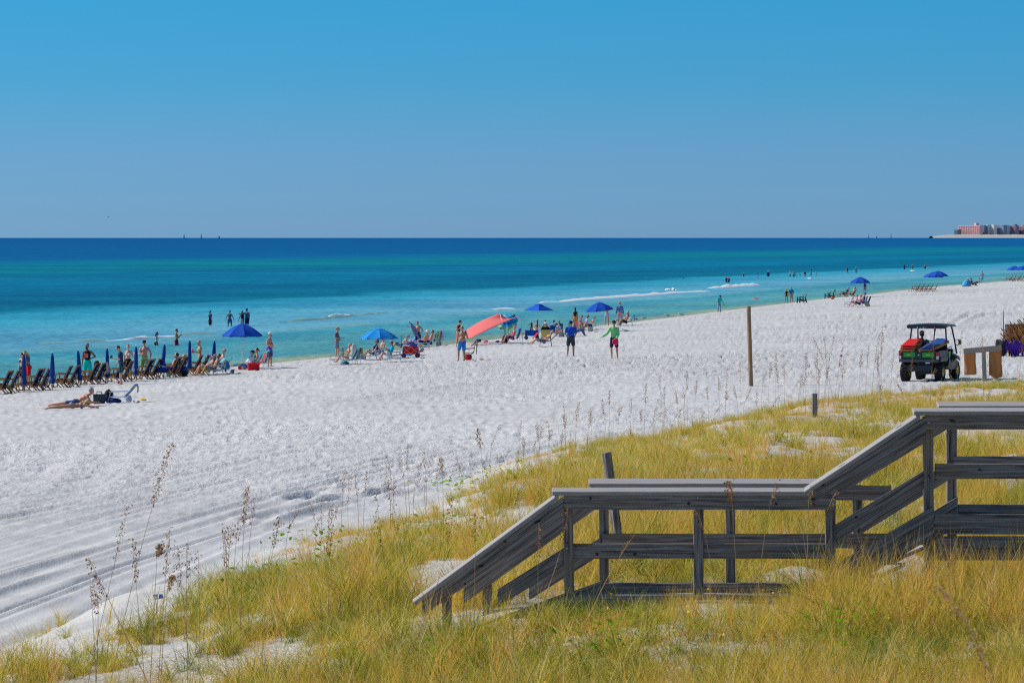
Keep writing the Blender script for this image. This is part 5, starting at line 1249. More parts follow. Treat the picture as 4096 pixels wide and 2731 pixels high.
for px, py, ln, fl, lab in UMBS:
    u = closed_umbrella(G(px, py), lab, 1.66 if px != 760 else 1.78, ln, fl)
    if fl > .2:
        u.rotation_euler.z = 0
        for q, (t_, z_) in enumerate((('RAY HEN', .62), ('OUTFITTERS', .55))):
            tcv = bpy.data.curves.new('lettering', 'FONT'); tcv.body = ('RAY HEN' if q == 0 else '- - - - -'); tcv.size = .105 if q == 0 else .06; tcv.extrude = .001; tcv.align_x = 'CENTER'
            to = bpy.data.objects.new('lettering', tcv); COL.objects.link(to); bpy.context.view_layer.update(); tme = bpy.data.meshes.new_from_object(to.evaluated_get(bpy.context.evaluated_depsgraph_get())); bpy.data.objects.remove(to)
            tme.materials.clear(); tme.materials.append(LOGO); to = bpy.data.objects.new('lettering', tme); COL.objects.link(to); to.parent = u; to.location = (-.10, -.30, z_ - .04); to.rotation_euler = (R(84), R(14), 0)
    elif px in (96, 431): MB().box((0, -.112, .62), (.012, .006, .16)).box((.03, -.112, .58), (.010, .006, .05)).build('printed_mark', LOGO, [c_ for c_ in u.children if c_.name.startswith('canopy')][0])
for (i, j), lab, m_ in (((3, 1), 'grey towel hanging from the right chair beside the teal shorts man', cloth('stone_towel', (.36, .33, .32))), ((7, 1), 'white towel draped over a chair back beside the blonde woman', stripes('white_grey_towel', [(.66, .66, .72), (.50, .52, .62)], 1, 9))):
    draped_towel(CHP[(i, j)], lab, m_, ln=.50, w=.36)
c = CHP[(3, 0)]; lump('sun_hat', c.location + Vector((.36, 0, .86)), (.26, .26, .26), BLACK, 'dark cap hooked over the top of the chair beside the grey towel', 'cap', 4)
STANDING = dict(lL=((.05, .12, -1), (-.02, .02, -1)), lR=((0, .08, -1), (-.05, .02, -1)))
PH = ((.15, .1, -1), (1, -.25, .25)); ELB = ((-.25, .75, -.9), (.35, -.85, -.45)); HOLD = ((.0, .2, -1), (.95, -.1, .15)); BENT = ((.0, .2, -1), (.9, -.3, .5)); HANG = ((.0, .14, -1), (.12, .06, -1))
def P(label, px, py, **kw): return person(label, px=px, py=py, **kw)
a1 = P('person in dark navy shirt, red shorts and yellow visor looking down at a phone', 114, 1540, H=1.78, head=205, pose=dict(STANDING, lean=8, head=(30, 0), aL=BENT, aR=BENT), top=('tee', SLATE), bottom=('shorts', RED), hat=('visor', YELLOW), hair='blond', hs='mid')
a2 = P('person in black shorts with bare torso standing left of the yellow visor', 90, 1540, H=1.66, head=230, pose=dict(STANDING, head=(15, 0), aL=BENT, aR=HANG), bottom=('shorts', BLACK), hair='black', skin='light')
phone(hand_world(a2, 1) + Vector((-.03, 0, .06)), 'dark phone held up by the person in black shorts')
a3 = P('man in grey beanie, black tank top and bright teal shorts, hand on hip', 350, 1530, H=1.82, head=255, pose=dict(STANDING, head=(5, -10), aL=ELB, aR=HANG), top=('tank', BLACK), bottom=('shorts', cloth('bright_teal_shorts', (.0, .52, .42))), hat=('beanie', GREY), skin='dark', hair='black', beard=True)
MB().sheet([[(.175, y, z) for y in (-.10, 0, .10)] for z in (1.18, 1.28, 1.38)], .02).build('shirt_print', pattern('pink_orange_print', [(.8, .10, .35), (.85, .25, .05), (.8, .05, .08)], 9), a3)
a4 = P('man in navy t-shirt and dark plaid shorts reading his phone', 484, 1538, H=1.78, head=186, pose=dict(STANDING, lean=3, head=(28, 0), aL=((.25, .1, -1), (1, -.1, .22)), aR=((.15, .1, -1), (.55, -.1, -.8))), top=('tee', cloth('navy_tee', (.015, .035, .10))), bottom=('shorts', pattern('plaid_cloth', [(.01, .06, .09), (.02, .12, .10), (.01, .02, .05)], 11)), skin='light', hair='brown')
phone(hand_world(a4, 1) + Vector((-.04, 0, .05)), 'phone in the hand of the man in plaid shorts')
a5 = P('woman with dyed red hair in white sports top and dark shorts holding a cup', 513, 1518, H=1.66, head=262, female=True, pose=dict(STANDING, head=(0, 5), aL=((.1, .4, -1), (.6, .3, .35)), aR=HANG), top=('bra', WHITE), bottom=('trunks', BLACK), hair='red', hs='bun', skin='light')
cup(hand_world(a5, 1) + Vector((0, 0, .03)), WHITE, 'white cup held by the red haired woman')
a6 = P('bare chested man in dark cap and sunglasses with patterned green shorts', 578, 1514, H=1.82, head=262, pose=dict(STANDING, aR=((.0, .25, -1), (.8, -.5, .35)), aL=((-.2, .5, -1), (.1, -.2, -1))), bottom=('shorts', pattern('green_print_shorts', [(.20, .34, .08), (.45, .50, .22), (.12, .22, .06)], 16)), hat=('cap', BLACK), skin='red', glasses=True)
cup(hand_world(a6, -1) + Vector((0, 0, .03)), SLATE, 'dark drink can held by the bare chested man in the cap', name='drink_can')
c = CHP[(6, 0)]; a7 = person('bearded man with dark hair lying back in the chair behind the half open umbrella', loc=c.location + Vector((.05, 0, 0)), seat=.40, head=CH, pose=dict(SITL, head=(15, 0)), bottom=('shorts', NAVY), hair='black', beard=True, skin='red', H=1.78)
c = CHP[(6, 1)]; a8 = person('fair haired person sunk in the right chair behind the teal bag', loc=c.location + Vector((.05, 0, 0)), seat=.40, head=CH, pose=dict(SITL), bottom=('brief', NAVY), hair='blond', hs='bun', skin='light', female=True, H=1.62, top=('bra', NAVY))
tt = draped_towel(CHP[(6, 1)], 'green patterned towel over the chair back above the teal bag', pattern('green_white_print', [(.05, .30, .22), (.5, .6, .55), (.02, .16, .14)], 18), ln=.22, w=.34)
backpack(G(676, 1506), 300, 'teal and blue patterned backpack standing on the sand', pattern('teal_print_bag', [(.02, .35, .40), (.01, .18, .35), (.06, .45, .42)], 12), TEAL)
backpack(G(738, 1506), 280, 'blue and black backpack left of the white towel chair', cloth('bag_blue', (.015, .09, .28)), BLACK, .50)
lump('beach_bag', G(707, 1497), (.5, .4, .35), pattern('pale_mixed_cloth', [(.5, .4, .5), (.3, .35, .5), (.6, .5, .55)], 10), 'heap of pale pink clothes under the chair right of the teal bag', 'bag', 8)
bt = MB().cap((0, 0, -.10), (0, 0, .10), .036, .034, 10).build('water_bottle', BLACK, None, True); bt.location = G(727, 1504) + Vector((0, 0, .55)); tag(bt, 'dark bottle hanging off the chair back by the green towel', 'bottle')
a9 = P('blonde woman in yellow swim top standing with a pink tumbler', 800, 1497, H=1.66, head=190, female=True, pose=dict(STANDING, head=(12, 0), aL=((.3, .2, -1), (1, .0, .2)), aR=((.2, .2, -1), (1, -.1, .0))), top=('bra', YELLOW), bottom=('brief', YELLOW), hair='blond', hs='bob', skin='tan')
cup(hand_world(a9, 1) + Vector((-.02, 0, .04)), PINK, 'pink tumbler raised by the blonde woman', .17, .045)
a10 = person('grey haired man with tanned skin sitting low in front of the last closed umbrella', loc=G(832, 1500), seat=.28, head=190, pose=dict(SITLOW, lean=-30), skin='red', hair='grey', bottom=('shorts', cloth('sand_yellow_shorts', (.60, .45, .10))), H=1.75, glasses=True, belly=.5)
folding_chair(G(840, 1500), 190, 'low folding chair under the grey haired man', NAVY, rec=32)
a11 = person('tanned person leaning back just left of the last closed umbrella', loc=G(856, 1501), seat=.30, head=185, pose=dict(SITLOW, lean=-22), skin='tan', hair='brown', hs='bob', bottom=('shorts', GREY), H=1.68)
folding_chair(G(864, 1501), 185, 'grey folding chair at the foot of the last closed umbrella', GREY, rec=25)
a12 = person('grey haired man in sunglasses resting in the backpack chair', loc=G(880, 1484), seat=.34, head=190, pose=dict(SITLOW, lean=-20), skin='red', hair='grey', glasses=True, bottom=('shorts', SLATE), H=1.75)
fc = folding_chair(G(890, 1484), 190, 'bright blue backpack chair behind the striped turquoise towel', TURQ, low=.26, backh=.60, rec=35)
backpack(G(905, 1490) + Vector((0, -.1, .12)), 20, 'blue backpack hung on the back of the bright blue chair', cloth('mid_blue_bag', (.02, .14, .38)), SLATE, .5)
fc = folding_chair(G(874, 1497), 200, 'small chair carrying the striped turquoise towel', TURQ, low=.22, backh=.55, rec=12); draped_towel(fc, 'turquoise towel with yellow and navy stripes over a low chair', stripes('turquoise_stripe_towel', [(.01, .36, .52), (.01, .36, .52), (.6, .6, .15), (.01, .08, .35), (.02, .45, .55)], 1, 4), ln=.66, w=.46)
bk = empty('bucket', G(929, 1494), 0, 'small blue bucket with a handle on the open sand', 'bucket'); newmesh('bucket_body', *lathe([(.0, .0), (.085, .0), (.115, .20), (.108, .20), (.08, .02), (0, .02)], 16), mat('blue_plastic', (.05, .12, .25), .4), True, bk); MB().tube([(-.11, 0, .19), (-.09, 0, .27), (0, 0, .31), (.09, 0, .27), (.11, 0, .19)], .006, 5).build('handle', DKMETAL, bk)
sandals(G(955, 1494), 'dark flip flops lying right of the small blue bucket'); sandals(G(912, 1495), 'dark strap sandals lying left of the small blue bucket')
open_umbrella(G(969, 1478), 'open blue beach umbrella with white pole over the reclining couple', rim=1.02, top=2.32, drop=.56, rot=.2, valance=.09, lat=0)
a13 = person('reclining man in navy cap, white long sleeved shirt and bright blue patterned trousers', loc=G(985, 1478), seat=.22, head=188, pose=dict(SITOUT, lean=-34, head=(28, 0)), top=('long', WHITE), bottom=('capri', pattern('bright_blue_print', [(.02, .20, .62), (.05, .40, .70), (.45, .55, .10), (.03, .12, .50)], 8)), hat=('cap', NAVY), skin='light', H=1.8)
fr = folding_chair(G(1004, 1477), 188, 'red folding chair under the man in the navy cap', RED, low=.16, backh=.66, rec=34)
a14 = person('woman with dark ponytail and green top seated behind the red cooler', loc=G(1018, 1474), seat=.30, head=192, pose=dict(SITLOW, head=(18, 0)), top=('tank', cloth('sea_green_top', (.03, .22, .20))), bottom=('trunks', NAVY), skin='red', hair='brown', hs='tail', female=True, H=1.66)
fr2 = folding_chair(G(1032, 1472), 192, 'red backed chair of the woman with the ponytail', RED, low=.26, backh=.58, rec=22)
fr3 = folding_chair(G(1046, 1471), 192, 'dark chair with a teal towel at the end of the umbrella group', NAVY, low=.28, backh=.66, rec=18); draped_towel(fr3, 'bright green teal towel hung on the rightmost chair', TEAL, ln=.48, w=.40)
cooler(G(1015, 1481), 8, 'big red cooler box standing beside the green topped woman', RED, cloth('red_lid', (.70, .03, .02)), (.56, .34, .36)); cooler(G(968, 1477), 5, 'smaller red cooler box next to the umbrella pole', RED, cloth('red_lid', (.70, .03, .02)), (.40, .26, .27))
a15 = P('heavy bare chested man in white cap and purple shorts holding a can', 1079, 1465, H=1.78, head=340, belly=.9, build=1.15, pose=dict(STANDING, aL=((-.05, .15, -1), (.1, .0, -1)), aR=((-.1, .3, -1), (.9, -.3, .05)), head=(0, 10)), bottom=('shorts', cloth('violet_shorts', (.19, .05, .46))), hat=('cap', WHITE), skin='red', hair='grey', beard=True)
cup(hand_world(a15, -1) + Vector((.02, 0, .03)), cloth('white_can', (.6, .6, .65)), 'pale drink can held by the man in purple shorts', .12, .034, 'drink_can')
# prone couple
PRONE = dict(lean=80, lL=((-1, .06, -.06), (-1, .02, -.10), (-1, .1, -.3)), lR=((-1, .08, -.06), (-1, .02, -.10), (-1, .1, -.3)), aL=((1, .45, -.45), (.8, -.6, -.05)), aR=((1, .45, -.45), (.8, -.6, -.05)), head=(-60, 0))
g = G(290, 1637); b1 = person('tanned woman in patterned bikini lying face down on the sand', loc=g, seat=.13, head=9, pose=dict(PRONE, lean=84, head=(-78, 35)), skin='tan', hair='blond', hs='mid', top=('bra', pattern('navy_white_print', [(.05, .06, .15), (.6, .6, .65), (.2, .2, .35)], 26)), bottom=('brief', pattern('navy_white_print', [(.05, .06, .15), (.6, .6, .65), (.2, .2, .35)], 26)), female=True, H=1.68)
g = G(306, 1625); b2 = person('dark haired man in navy shorts lying behind the bikini woman, propped on his elbows', loc=g, seat=.15, head=9, pose=dict(PRONE, lean=58, aL=((.5, .3, -1), (1, -.3, -.1)), aR=((.5, .3, -1), (1, -.3, -.1)), head=(-45, -10)), skin='red', hair='grey', bottom=('shorts', pattern('navy_dot_cloth', [(.04, .05, .14), (.06, .08, .2)], 26)), H=1.8)
flat_towel(G(330, 1628), 6, 'dull red towel under the couple lying face down', cloth('rust_towel', (.38, .14, .08)), 2.0, .9)
tote(G(397, 1614), 10, 'dark grey box shaped bag beside the head of the lying man', cloth('charcoal_bag', (.05, .06, .07)), BLACK, (.46, .28, .36)); lump('beach_bag', G(381, 1613), (.2, .2, .22), GREY, 'small dark pouch between the lying man and the grey bag', 'bag', 5)
backpack(G(434, 1611), 240, 'tall black backpack left of the white folding chair', BLACK, NAVY, .50)
fw = folding_chair(G(478, 1611), 172, 'white framed beach chair with blue floral towel near the sunbathers', pattern('blue_floral', [(.02, .12, .5), (.3, .4, .2), (.05, .25, .65), (.5, .55, .6)], 11), low=.20, backh=.66, rec=42, frame=WHTPOLE)
draped_towel(fw, 'blue and yellow patterned cloth hanging from the white framed chair', pattern('blue_floral', [(.02, .12, .5)], 11), ln=.30, w=.30)
lump('beach_bag', G(515, 1606), (.24, .2, .26), cloth('frosted_bag', (.35, .42, .55)), 'pale see-through bag behind the white framed chair', 'bag', 6); lump('towel_heap', G(462, 1612), (.45, .3, .2), NAVY, 'blue towel heap below the white framed chair', 'towel', 7)
sandals(G(545, 1608), 'dark sandals left of the yellow disc on the sand'); frisbee(G(573, 1604) + Vector((0, 0, .06)), 'yellow frisbee lying upside down on the sand', (.2, .15, 0), mat('yellow_plastic', (.75, .50, .02), .4), .13)
c_ = cup(G(475, 1534) + Vector((0, 0, .06)), RED, 'red cup standing at the feet of the man in plaid shorts', .13, .045)
# ------------------------------------------------------------------ waders
WADE = dict(lL=((.1, .12, -1), (0, .02, -1)), lR=((-.05, .1, -1), (-.15, .02, -1)))
def wader(label, px, py, depth, H=1.7, **kw):
    p = onwater(px, py); p.z = -depth; return person(label, loc=p, H=H, **kw)
wader('dark haired woman in white top standing thigh deep in the water', 625, 1381, .70, 1.62, head=350, female=True, hair='black', hs='long', top=('tank', WHITE), bottom=('shorts', BLACK), skin='tan', pose=dict(WADE, lean=4, aL=HANG))
wader('bare chested man in red shorts wading thigh deep with a hand raised to his mouth', 706, 1381, .62, 1.76, head=350, hair='black', bottom=('shorts', DKRED), skin='tan', pose=dict(WADE, aL=((.3, .2, -1), (.8, -.1, .8)), aR=((.4, .2, -1), (.9, -.1, .75))))
wader('woman with hair bun in navy shirt wading on the sandbar', 841, 1303, .38, 1.66, head=215, female=True, hair='black', hs='bun', top=('tee', cloth('navy_tee', (.015, .035, .10))), bottom=('shorts', BLACK), skin='tan', build=1.12, glasses=True, pose=dict(WADE, aL=((.2, .5, -1), (.1, .3, -1)), aR=HANG))
wader('woman in grey blue sports top and shorts wading on the sandbar', 919, 1304, .38, 1.70, head=280, female=True, hair='black', hs='bun', top=('bra', SLATE), bottom=('trunks', SLATE), skin='dark', pose=dict(WADE, aL=((.1, .5, -1), (.0, .3, -1)), aR=((.1, .5, -1), (.0, .3, -1))))
wader('man in grey t-shirt and cap pointing left, standing on the sandbar', 988, 1303, .36, 1.80, head=235, hair='black', hat=('cap', NAVY), top=('tee', SLATE), bottom=('shorts', NAVY), skin='dark', build=1.1, pose=dict(WADE, aR=((.9, .5, -.25), (1, .2, .05)), aL=HANG))
wader('smaller person in black shirt half behind the pointing man', 969, 1303, .36, 1.62, head=230, hair='black', top=('tank', BLACK), bottom=('shorts', GREY), skin='dark', pose=dict(WADE, aR=((.2, .5, -1), (.1, .3, -1)), aL=HANG))

# ================================================================== middle group
m1 = P('man in grey cap and grey shorts with a colourful towel round his shoulders', 1348, 1428, H=1.74, head=345, pose=dict(STANDING, aR=((.1, .2, -1), (1, -.1, .1)), aL=((.1, .2, -1), (1, -.1, .1)), head=(8, 0)), bottom=('shorts', GREY), hat=('cap', GREY), skin='red', belly=.5, top=('tee', pattern('towel_print', [(.10, .06, .22), (.50, .16, .03), (.12, .14, .06), (.2, .08, .2)], 4)))
f1_ = folding_chair(G(1345, 1458), 178, 'folding chair with yellow flowered towel, leftmost of the middle group', ALU, low=.24, backh=.62, rec=10); draped_towel(f1_, 'yellow towel with dark flower print on the leftmost middle chair', pattern('yellow_flower_towel', [(.55, .50, .03), (.60, .56, .05), (.30, .04, .03), (.10, .14, .04), (.55, .50, .03)], 13), ln=.60, w=.46)
m2 = person('sunburnt blonde woman seen between the yellow and the purple towel', loc=G(1388, 1452), seat=.30, head=182, pose=dict(SITLOW), skin='red', hair='blond', hs='bun', top=('bra', ORANGE), bottom=('brief', ORANGE), female=True, H=1.64)
f2_ = folding_chair(G(1392, 1459), 170, 'folding chair carrying the purple flowered towel', TEAL, low=.22, backh=.60, rec=28); draped_towel(f2_, 'purple and teal flowered towel over a low chair', pattern('purple_flower_towel', [(.30, .20, .50), (.12, .40, .38), (.45, .30, .50), (.10, .12, .45)], 14), ln=.42, w=.40)
f3_ = folding_chair(G(1412, 1457), 165, 'folding chair with olive flowered cloth, third in the cluster', OLIVE, low=.24, backh=.64, rec=20); draped_towel(f3_, 'olive and cream patterned towel right of the purple one', pattern('olive_print', [(.34, .34, .14), (.5, .48, .30), (.25, .26, .10)], 14), ln=.55, w=.36)
lump('beach_bag', G(1378, 1459), (.5, .3, .22), pattern('mixed_teal', [(.05, .3, .35), (.4, .5, .45), (.03, .1, .3)], 12), 'teal and white cloth heap under the yellow towel chair', 'bag', 12)
hp_ = MB().cap((0, 0, .0), (-.10, 0, .62), .36, .16, 14).build('beach_shelter', mat('pale_grey_nylon', (.55, .53, .48), .7, bump=.4, bscale=6), None, True); hp_.location = G(1420, 1428); tag(hp_, 'pale grey rounded pop-up bag behind the striped tote', 'bag')
tote(G(1447, 1438), 3, 'white tote bag with navy stripes and dark handles', stripes('navy_white_stripes', [(.70, .70, .70), (.70, .70, .70), (.03, .04, .08)], 2, 13), BLACK, (.50, .26, .29))
open_umbrella(G(1516, 1434), 'open umbrella with bright blue and black stripes over the seated couple', rim=1.03, top=1.66, drop=.50, m_=stripes('blue_black_stripes', [(.01, .24, .70), (.02, .30, .75), (.01, .24, .70), (.02, .45, .80), (.01, .03, .12)], 0, 9, radial=True), rot=.1, valance=.08)
m3 = person('woman in pink visor seated on the left under the striped umbrella', loc=G(1496, 1436), seat=.30, head=184, pose=dict(SITLOW, lean=-18), skin='tan', hair='brown', hat=('visor', PINK), top=('tank', BLACK), bottom=('trunks', BLACK), female=True, H=1.68, glasses=True)
m4 = person('man in navy cap seated on the right under the striped umbrella', loc=G(1524, 1430), seat=.34, head=210, pose=dict(SITLOW), skin='red', hair='grey', hat=('cap', NAVY), bottom=('shorts', NAVY), H=1.78, glasses=True)
BGS = stripes('blue_green_stripes', [(.01, .20, .48), (.02, .38, .45), (.01, .10, .40), (.12, .45, .30), (.01, .25, .55)], 2, 4)
f4_ = folding_chair(G(1506, 1440), 184, 'striped blue and green chair of the woman in the pink visor', BGS, low=.28, backh=.66, rec=18); f5_ = folding_chair(G(1534, 1438), 178, 'striped blue and green chair behind the navy cap man', BGS, low=.28, backh=.66, rec=18)
fx = folding_chair(G(1483, 1440), 184, 'small low chair with the pink towel at the left of the umbrella', WHITE, low=.20, backh=.40, rec=8); draped_towel(fx, 'pale pink towel spread over a chair arm', cloth('pale_pink_towel', (.62, .40, .38)), ln=.44, w=.50)
draped_towel(f5_, 'navy patterned cloth hanging between the striped chair and the white chair', pattern('navy_dot', [(.02, .05, .14), (.02, .05, .14), (.3, .35, .5)], 22), ln=.30, w=.24)
m5 = person('woman in turquoise shirt with bare legs sitting in the white reclining chair', loc=G(1560, 1446), seat=.32, head=184, pose=dict(SITLOW, lean=-14, head=(25, 0), aL=((.35, .2, -1), (.8, -.1, .8)), aR=((.35, .2, -1), (.8, -.1, .6))), skin='red', hair='brown', hs='bob', top=('long', TURQ), bottom=('trunks', WHITE), hat=('cap', KHAKI), female=True, H=1.68)
f6_ = folding_chair(G(1578, 1448), 184, 'white and turquoise chair of the woman in the turquoise shirt', cloth('pale_turquoise', (.20, .50, .62)), low=.28, backh=.66, rec=24, arm_m=TEAK)
can = empty('chair_canopy', G(1575, 1446) + Vector((0, 0, .82)), HD(184), 'small turquoise shade fixed over the turquoise shirted woman', 'sun shade'); MB().sheet([[(x_, y_, .09 - .16 * (x_ + .1) ** 2) for y_ in (-.28, 0, .28)] for x_ in np.linspace(-.35, .42, 6)], .01).build('shade_cloth', TURQ, can); MB().tube([(-.25, -.27, .05), (-.12, -.27, -.5)], .008, 5).build('strut', ALU, can); MB().tube([(-.25, .27, .05), (-.12, .27, -.5)], .008, 5).build('strut', ALU, can)
m6 = person('man lying back in the light blue chair beside the wagon', loc=G(1606, 1402), seat=.32, head=186, pose=dict(SITLOW, lean=-38), skin='tan', hair='grey', glasses=True, bottom=('shorts', NAVY), H=1.76)
f7_ = folding_chair(G(1620, 1402), 186, 'light blue chair of the man lying beside the wagon', LBLUE, low=.24, backh=.70, rec=36, frame=ALU)
# wagon
def wagon(loc, head, label, m_, L=1.0, w=.5, wheels=True, frame=ALU):
    r0 = empty('folding_wagon', loc, HD(head), label, 'wagon'); z0, z1 = .26, .62; hx = L / 2; hy = w / 2
    MB().sheet([[(-hx, -hy, z) , (-hx / 3, -hy - .02, z), (hx / 3, -hy - .02, z), (hx, -hy, z)] for z in (z0, z1)], .012).build('side_panel', m_, r0); MB().sheet([[(-hx, hy, z), (-hx / 3, hy + .02, z), (hx / 3, hy + .02, z), (hx, hy, z)] for z in (z0, z1)], .012).build('side_panel', m_, r0)
    for s_ in (1, -1): MB().sheet([[(s_ * hx, y, z) for y in (-hy, hy)] for z in (z0, z1)], .012).build('end_panel', m_, r0)
    MB().box((0, 0, z0), (L, w, .02)).build('floor_panel', m_, r0)
    for s_ in (1, -1):
        y = s_ * (hy + .035)
        for a_ in (-hx, 0): MB().tube([(a_, y, z0 - .03), (a_ + hx, y, z1)], .010, 5).build('cross_brace', frame, r0); MB().tube([(a_ + hx, y, z0 - .03), (a_, y, z1)], .010, 5).build('cross_brace', frame, r0)
        for a_ in (-hx, hx): MB().tube([(a_, y, .12), (a_, y, z1 + .03)], .012, 5).build('upright', frame, r0)
    if wheels:
        for sx_ in (1, -1):
            for s_ in (1, -1):
                wv, wf = lathe([(.0, -.04), (.06, -.05), (.115, -.05), (.13, -.03), (.13, .03), (.115, .05), (.06, .05), (0, .04)], 16); wo = newmesh('wheel', wv, wf, PLBLACK, True, r0); wo.location = (sx_ * hx * .86, s_ * (hy + .05), .13); wo.rotation_euler = (R(90), 0, 0)
                v2, f2 = lathe([(0, -.058), (.045, -.056), (.045, .056), (0, .058)], 10); hu = newmesh('hub', v2, f2, SLATE, True, wo)
    return r0
wg = wagon(G(1642, 1431), 4, 'red folding wagon with black wheels and white crossed braces', RED, .88, .45)
MB().tube([(-.44, -.1, .25), (-.50, -.12, 1.12)], .012, 6).build('pull_handle', DKMETAL, wg); MB().tube([(-.56, -.12, 1.15), (-.53, -.12, 1.22), (-.47, -.12, 1.22), (-.44, -.12, 1.15), (-.50, -.12, 1.11)], .014, 6).build('handle_grip', DKMETAL, wg)
lump('towel_heap', G(1640, 1424) + Vector((0, .1, .62)), (.55, .35, .2), pattern('dark_mix', [(.02, .02, .03), (.3, .05, .2), (.05, .1, .2)], 10), 'dark clothes piled on top of the red wagon', 'clothes', 21)
cooler(G(1650, 1398), 5, 'bright blue box chair base behind the red wagon', cloth('vivid_blue', (.01, .10, .50)), LBLUE, (.6, .35, .40)); lump('towel_heap', G(1650, 1396) + Vector((0, 0, .42)), (.5, .3, .25), LILAC, 'lilac towel heap on the bright blue box', 'towel', 22)
m7 = P('bare chested young man bending his head and holding up a striped towel', 1672, 1392, H=1.80, head=250, pose=dict(STANDING, head=(25, 0), aR=((.5, .7, .1), (.6, .5, .0)), aL=((-.1, .6, -1), (.3, -.5, -.7))), bottom=('shorts', NAVY), skin='red', hair='brown')
g = m7.location; tg = []
for i in range(9):
    t_ = i / 8; row = []
    for j in range(7):
        u_ = j / 6; row.append((-.62 + .42 * u_ + .38 * t_ * (1) + .02 * math.sin(j * 2 + i), -.28 + .05 * math.sin(j * 1.9 + i * .7) + .1 * u_, 1.82 - .38 * u_ ** 1.2 - .95 * t_ + (.10 * u_ * t_)))
    tg.append(row)
tw = MB().sheet(tg, .012).build('striped_towel', stripes('navy_white_towel', [(.05, .05, .24), (.05, .05, .24), (.62, .62, .72), (.08, .09, .34), (.45, .47, .62)], 0, 11), None, True); tw.location = g; tag(tw, 'large navy and white striped towel held up by the young man', 'towel')
m8 = person('man lying face down on the sand behind the red wagon', loc=G(1640, 1424), seat=.13, head=2, pose=dict(PRONE, lean=76, aL=((.6, .3, -1), (1, -.3, -.1)), aR=((.6, .3, -1), (1, -.3, -.1)), head=(-30, 0)), skin='red', hair='grey', bottom=('trunks', LBLUE), H=1.8)
m9 = person('person in white hat seen from behind in the plaid chair', loc=G(1700, 1392), seat=.34, head=150, pose=dict(SITLOW), skin='red', hair='blond', hat=('hat', WHITE), bottom=('shorts', NAVY), H=1.72)
f8_ = folding_chair(G(1704, 1389), 165, 'pink and blue plaid backed chair under the white hat', pattern('plaid_pink', [(.45, .30, .36), (.14, .18, .38), (.50, .40, .40)], 10), low=.28, backh=.74, rec=20)
m10 = person('dark haired person in sunglasses right of the white hat', loc=G(1720, 1390), seat=.34, head=170, pose=dict(SITLOW), skin='red', hair='brown', glasses=True, bottom=('shorts', NAVY), H=1.72)
f9_ = folding_chair(G(1722, 1388), 166, 'navy chair of the dark haired person in sunglasses', NAVY, low=.28, backh=.56, rec=22)
f10_ = folding_chair(G(1732, 1387), 166, 'empty lime green chair right of the dark haired person', LIME, low=.28, backh=.72, rec=12); draped_towel(f10_, 'lime green towel over the empty chair', cloth('lime_towel', (.25, .42, .04)), ln=.5, w=.4)
f11_ = folding_chair(G(1744, 1387), 160, 'chair with a lilac white towel at the right of the lime chair', KHAKI, low=.30, backh=.74, rec=15); draped_towel(f11_, 'pale lilac towel hanging on the last chair of the middle group', cloth('pale_lilac_towel', (.48, .50, .66)), ln=.62, w=.36)
tote(G(1754, 1383), 10, 'grey mesh basket at the right end of the middle group', GREY, BLACK, (.36, .26, .28)); sandals(G(1786, 1382), 'dark shoes on the sand right of the grey mesh basket')
folding_chair(G(1695, 1399), 184, 'small navy chair standing behind the lying man', NAVY, low=.18, backh=.45, rec=35); sandals(G(1690, 1433), 'sandals on the sand right of the wagon wheel'); sandals(G(1697, 1420), 'black beach shoes beside the head of the lying man')
# woman behind and phone man
m11 = P('woman with short dark hair in black swimsuit looking down', 1833, 1388, H=1.66, head=320, female=True, pose=dict(STANDING, lean=6, head=(25, 0), aL=BENT, aR=BENT), top=('suit', MAROON), skin='red', hair='black', hs='curly')
m12 = P('stout bare chested man in bright blue shorts talking on the phone', 1849, 1443, H=1.78, head=265, belly=.8, build=1.12, pose=dict(lL=((.0, .02, -1), (-.05, .02, -1)), lR=((.05, .22, -1), (-.08, .02, -1)), aL=((.35, .35, -1), (.3, -.35, 1)), aR=((0, .2, -1), (.05, .05, -1))), bottom=('shorts', pattern('blue_palm_print', [(.01, .22, .62), (.01, .30, .70), (.02, .10, .40)], 7)), skin='tan', hair='grey', glasses=True)
phone(hand_world(m12, 1) + Vector((0, -.02, .02)), 'phone at the ear of the man in bright blue shorts')
# camp chair
cc_ = empty('camping_chair', G(1874, 1441), HD(182), 'black folding camping chair with clothes hung on the back', 'camping chair')
for s_ in (1, -1):
    MB().tube([(.28, s_ * .28, 0), (-.26, s_ * .28, .40)], .011, 5).build('leg', DKMETAL, cc_); MB().tube([(-.28, s_ * .28, 0), (.28, s_ * .28, .42)], .011, 5).build('leg', DKMETAL, cc_); MB().tube([(-.26, s_ * .28, .38), (-.36, s_ * .28, .95)], .011, 5).build('back_post', DKMETAL, cc_); MB().bar((-.30, s_ * .30, .62), (.34, s_ * .30, .58), .07, .03).build('armrest', BLACK, cc_); MB().tube([(.28, s_ * .28, .42), (.32, s_ * .29, .58)], .011, 5).build('arm_post', DKMETAL, cc_)
MB().tube([(.28, -.28, 0), (.30, .28, .40)], .010, 5).build('cross_brace', ALU, cc_); MB().tube([(.28, .28, 0), (.30, -.28, .40)], .010, 5).build('cross_brace', ALU, cc_)
MB().sheet([[(x_, y_, .42 - .05 * math.sin(math.pi * (x_ + .26) / .54)) for y_ in (-.27, 0, .27)] for x_ in np.linspace(-.26, .28, 4)], .014).build('seat', BLACK, cc_); MB().sheet([[(-.26 - .10 * t_, y_, .42 + .52 * t_) for y_ in (-.27, 0, .27)] for t_ in (0, .5, 1)], .014).build('backrest', BLACK, cc_)
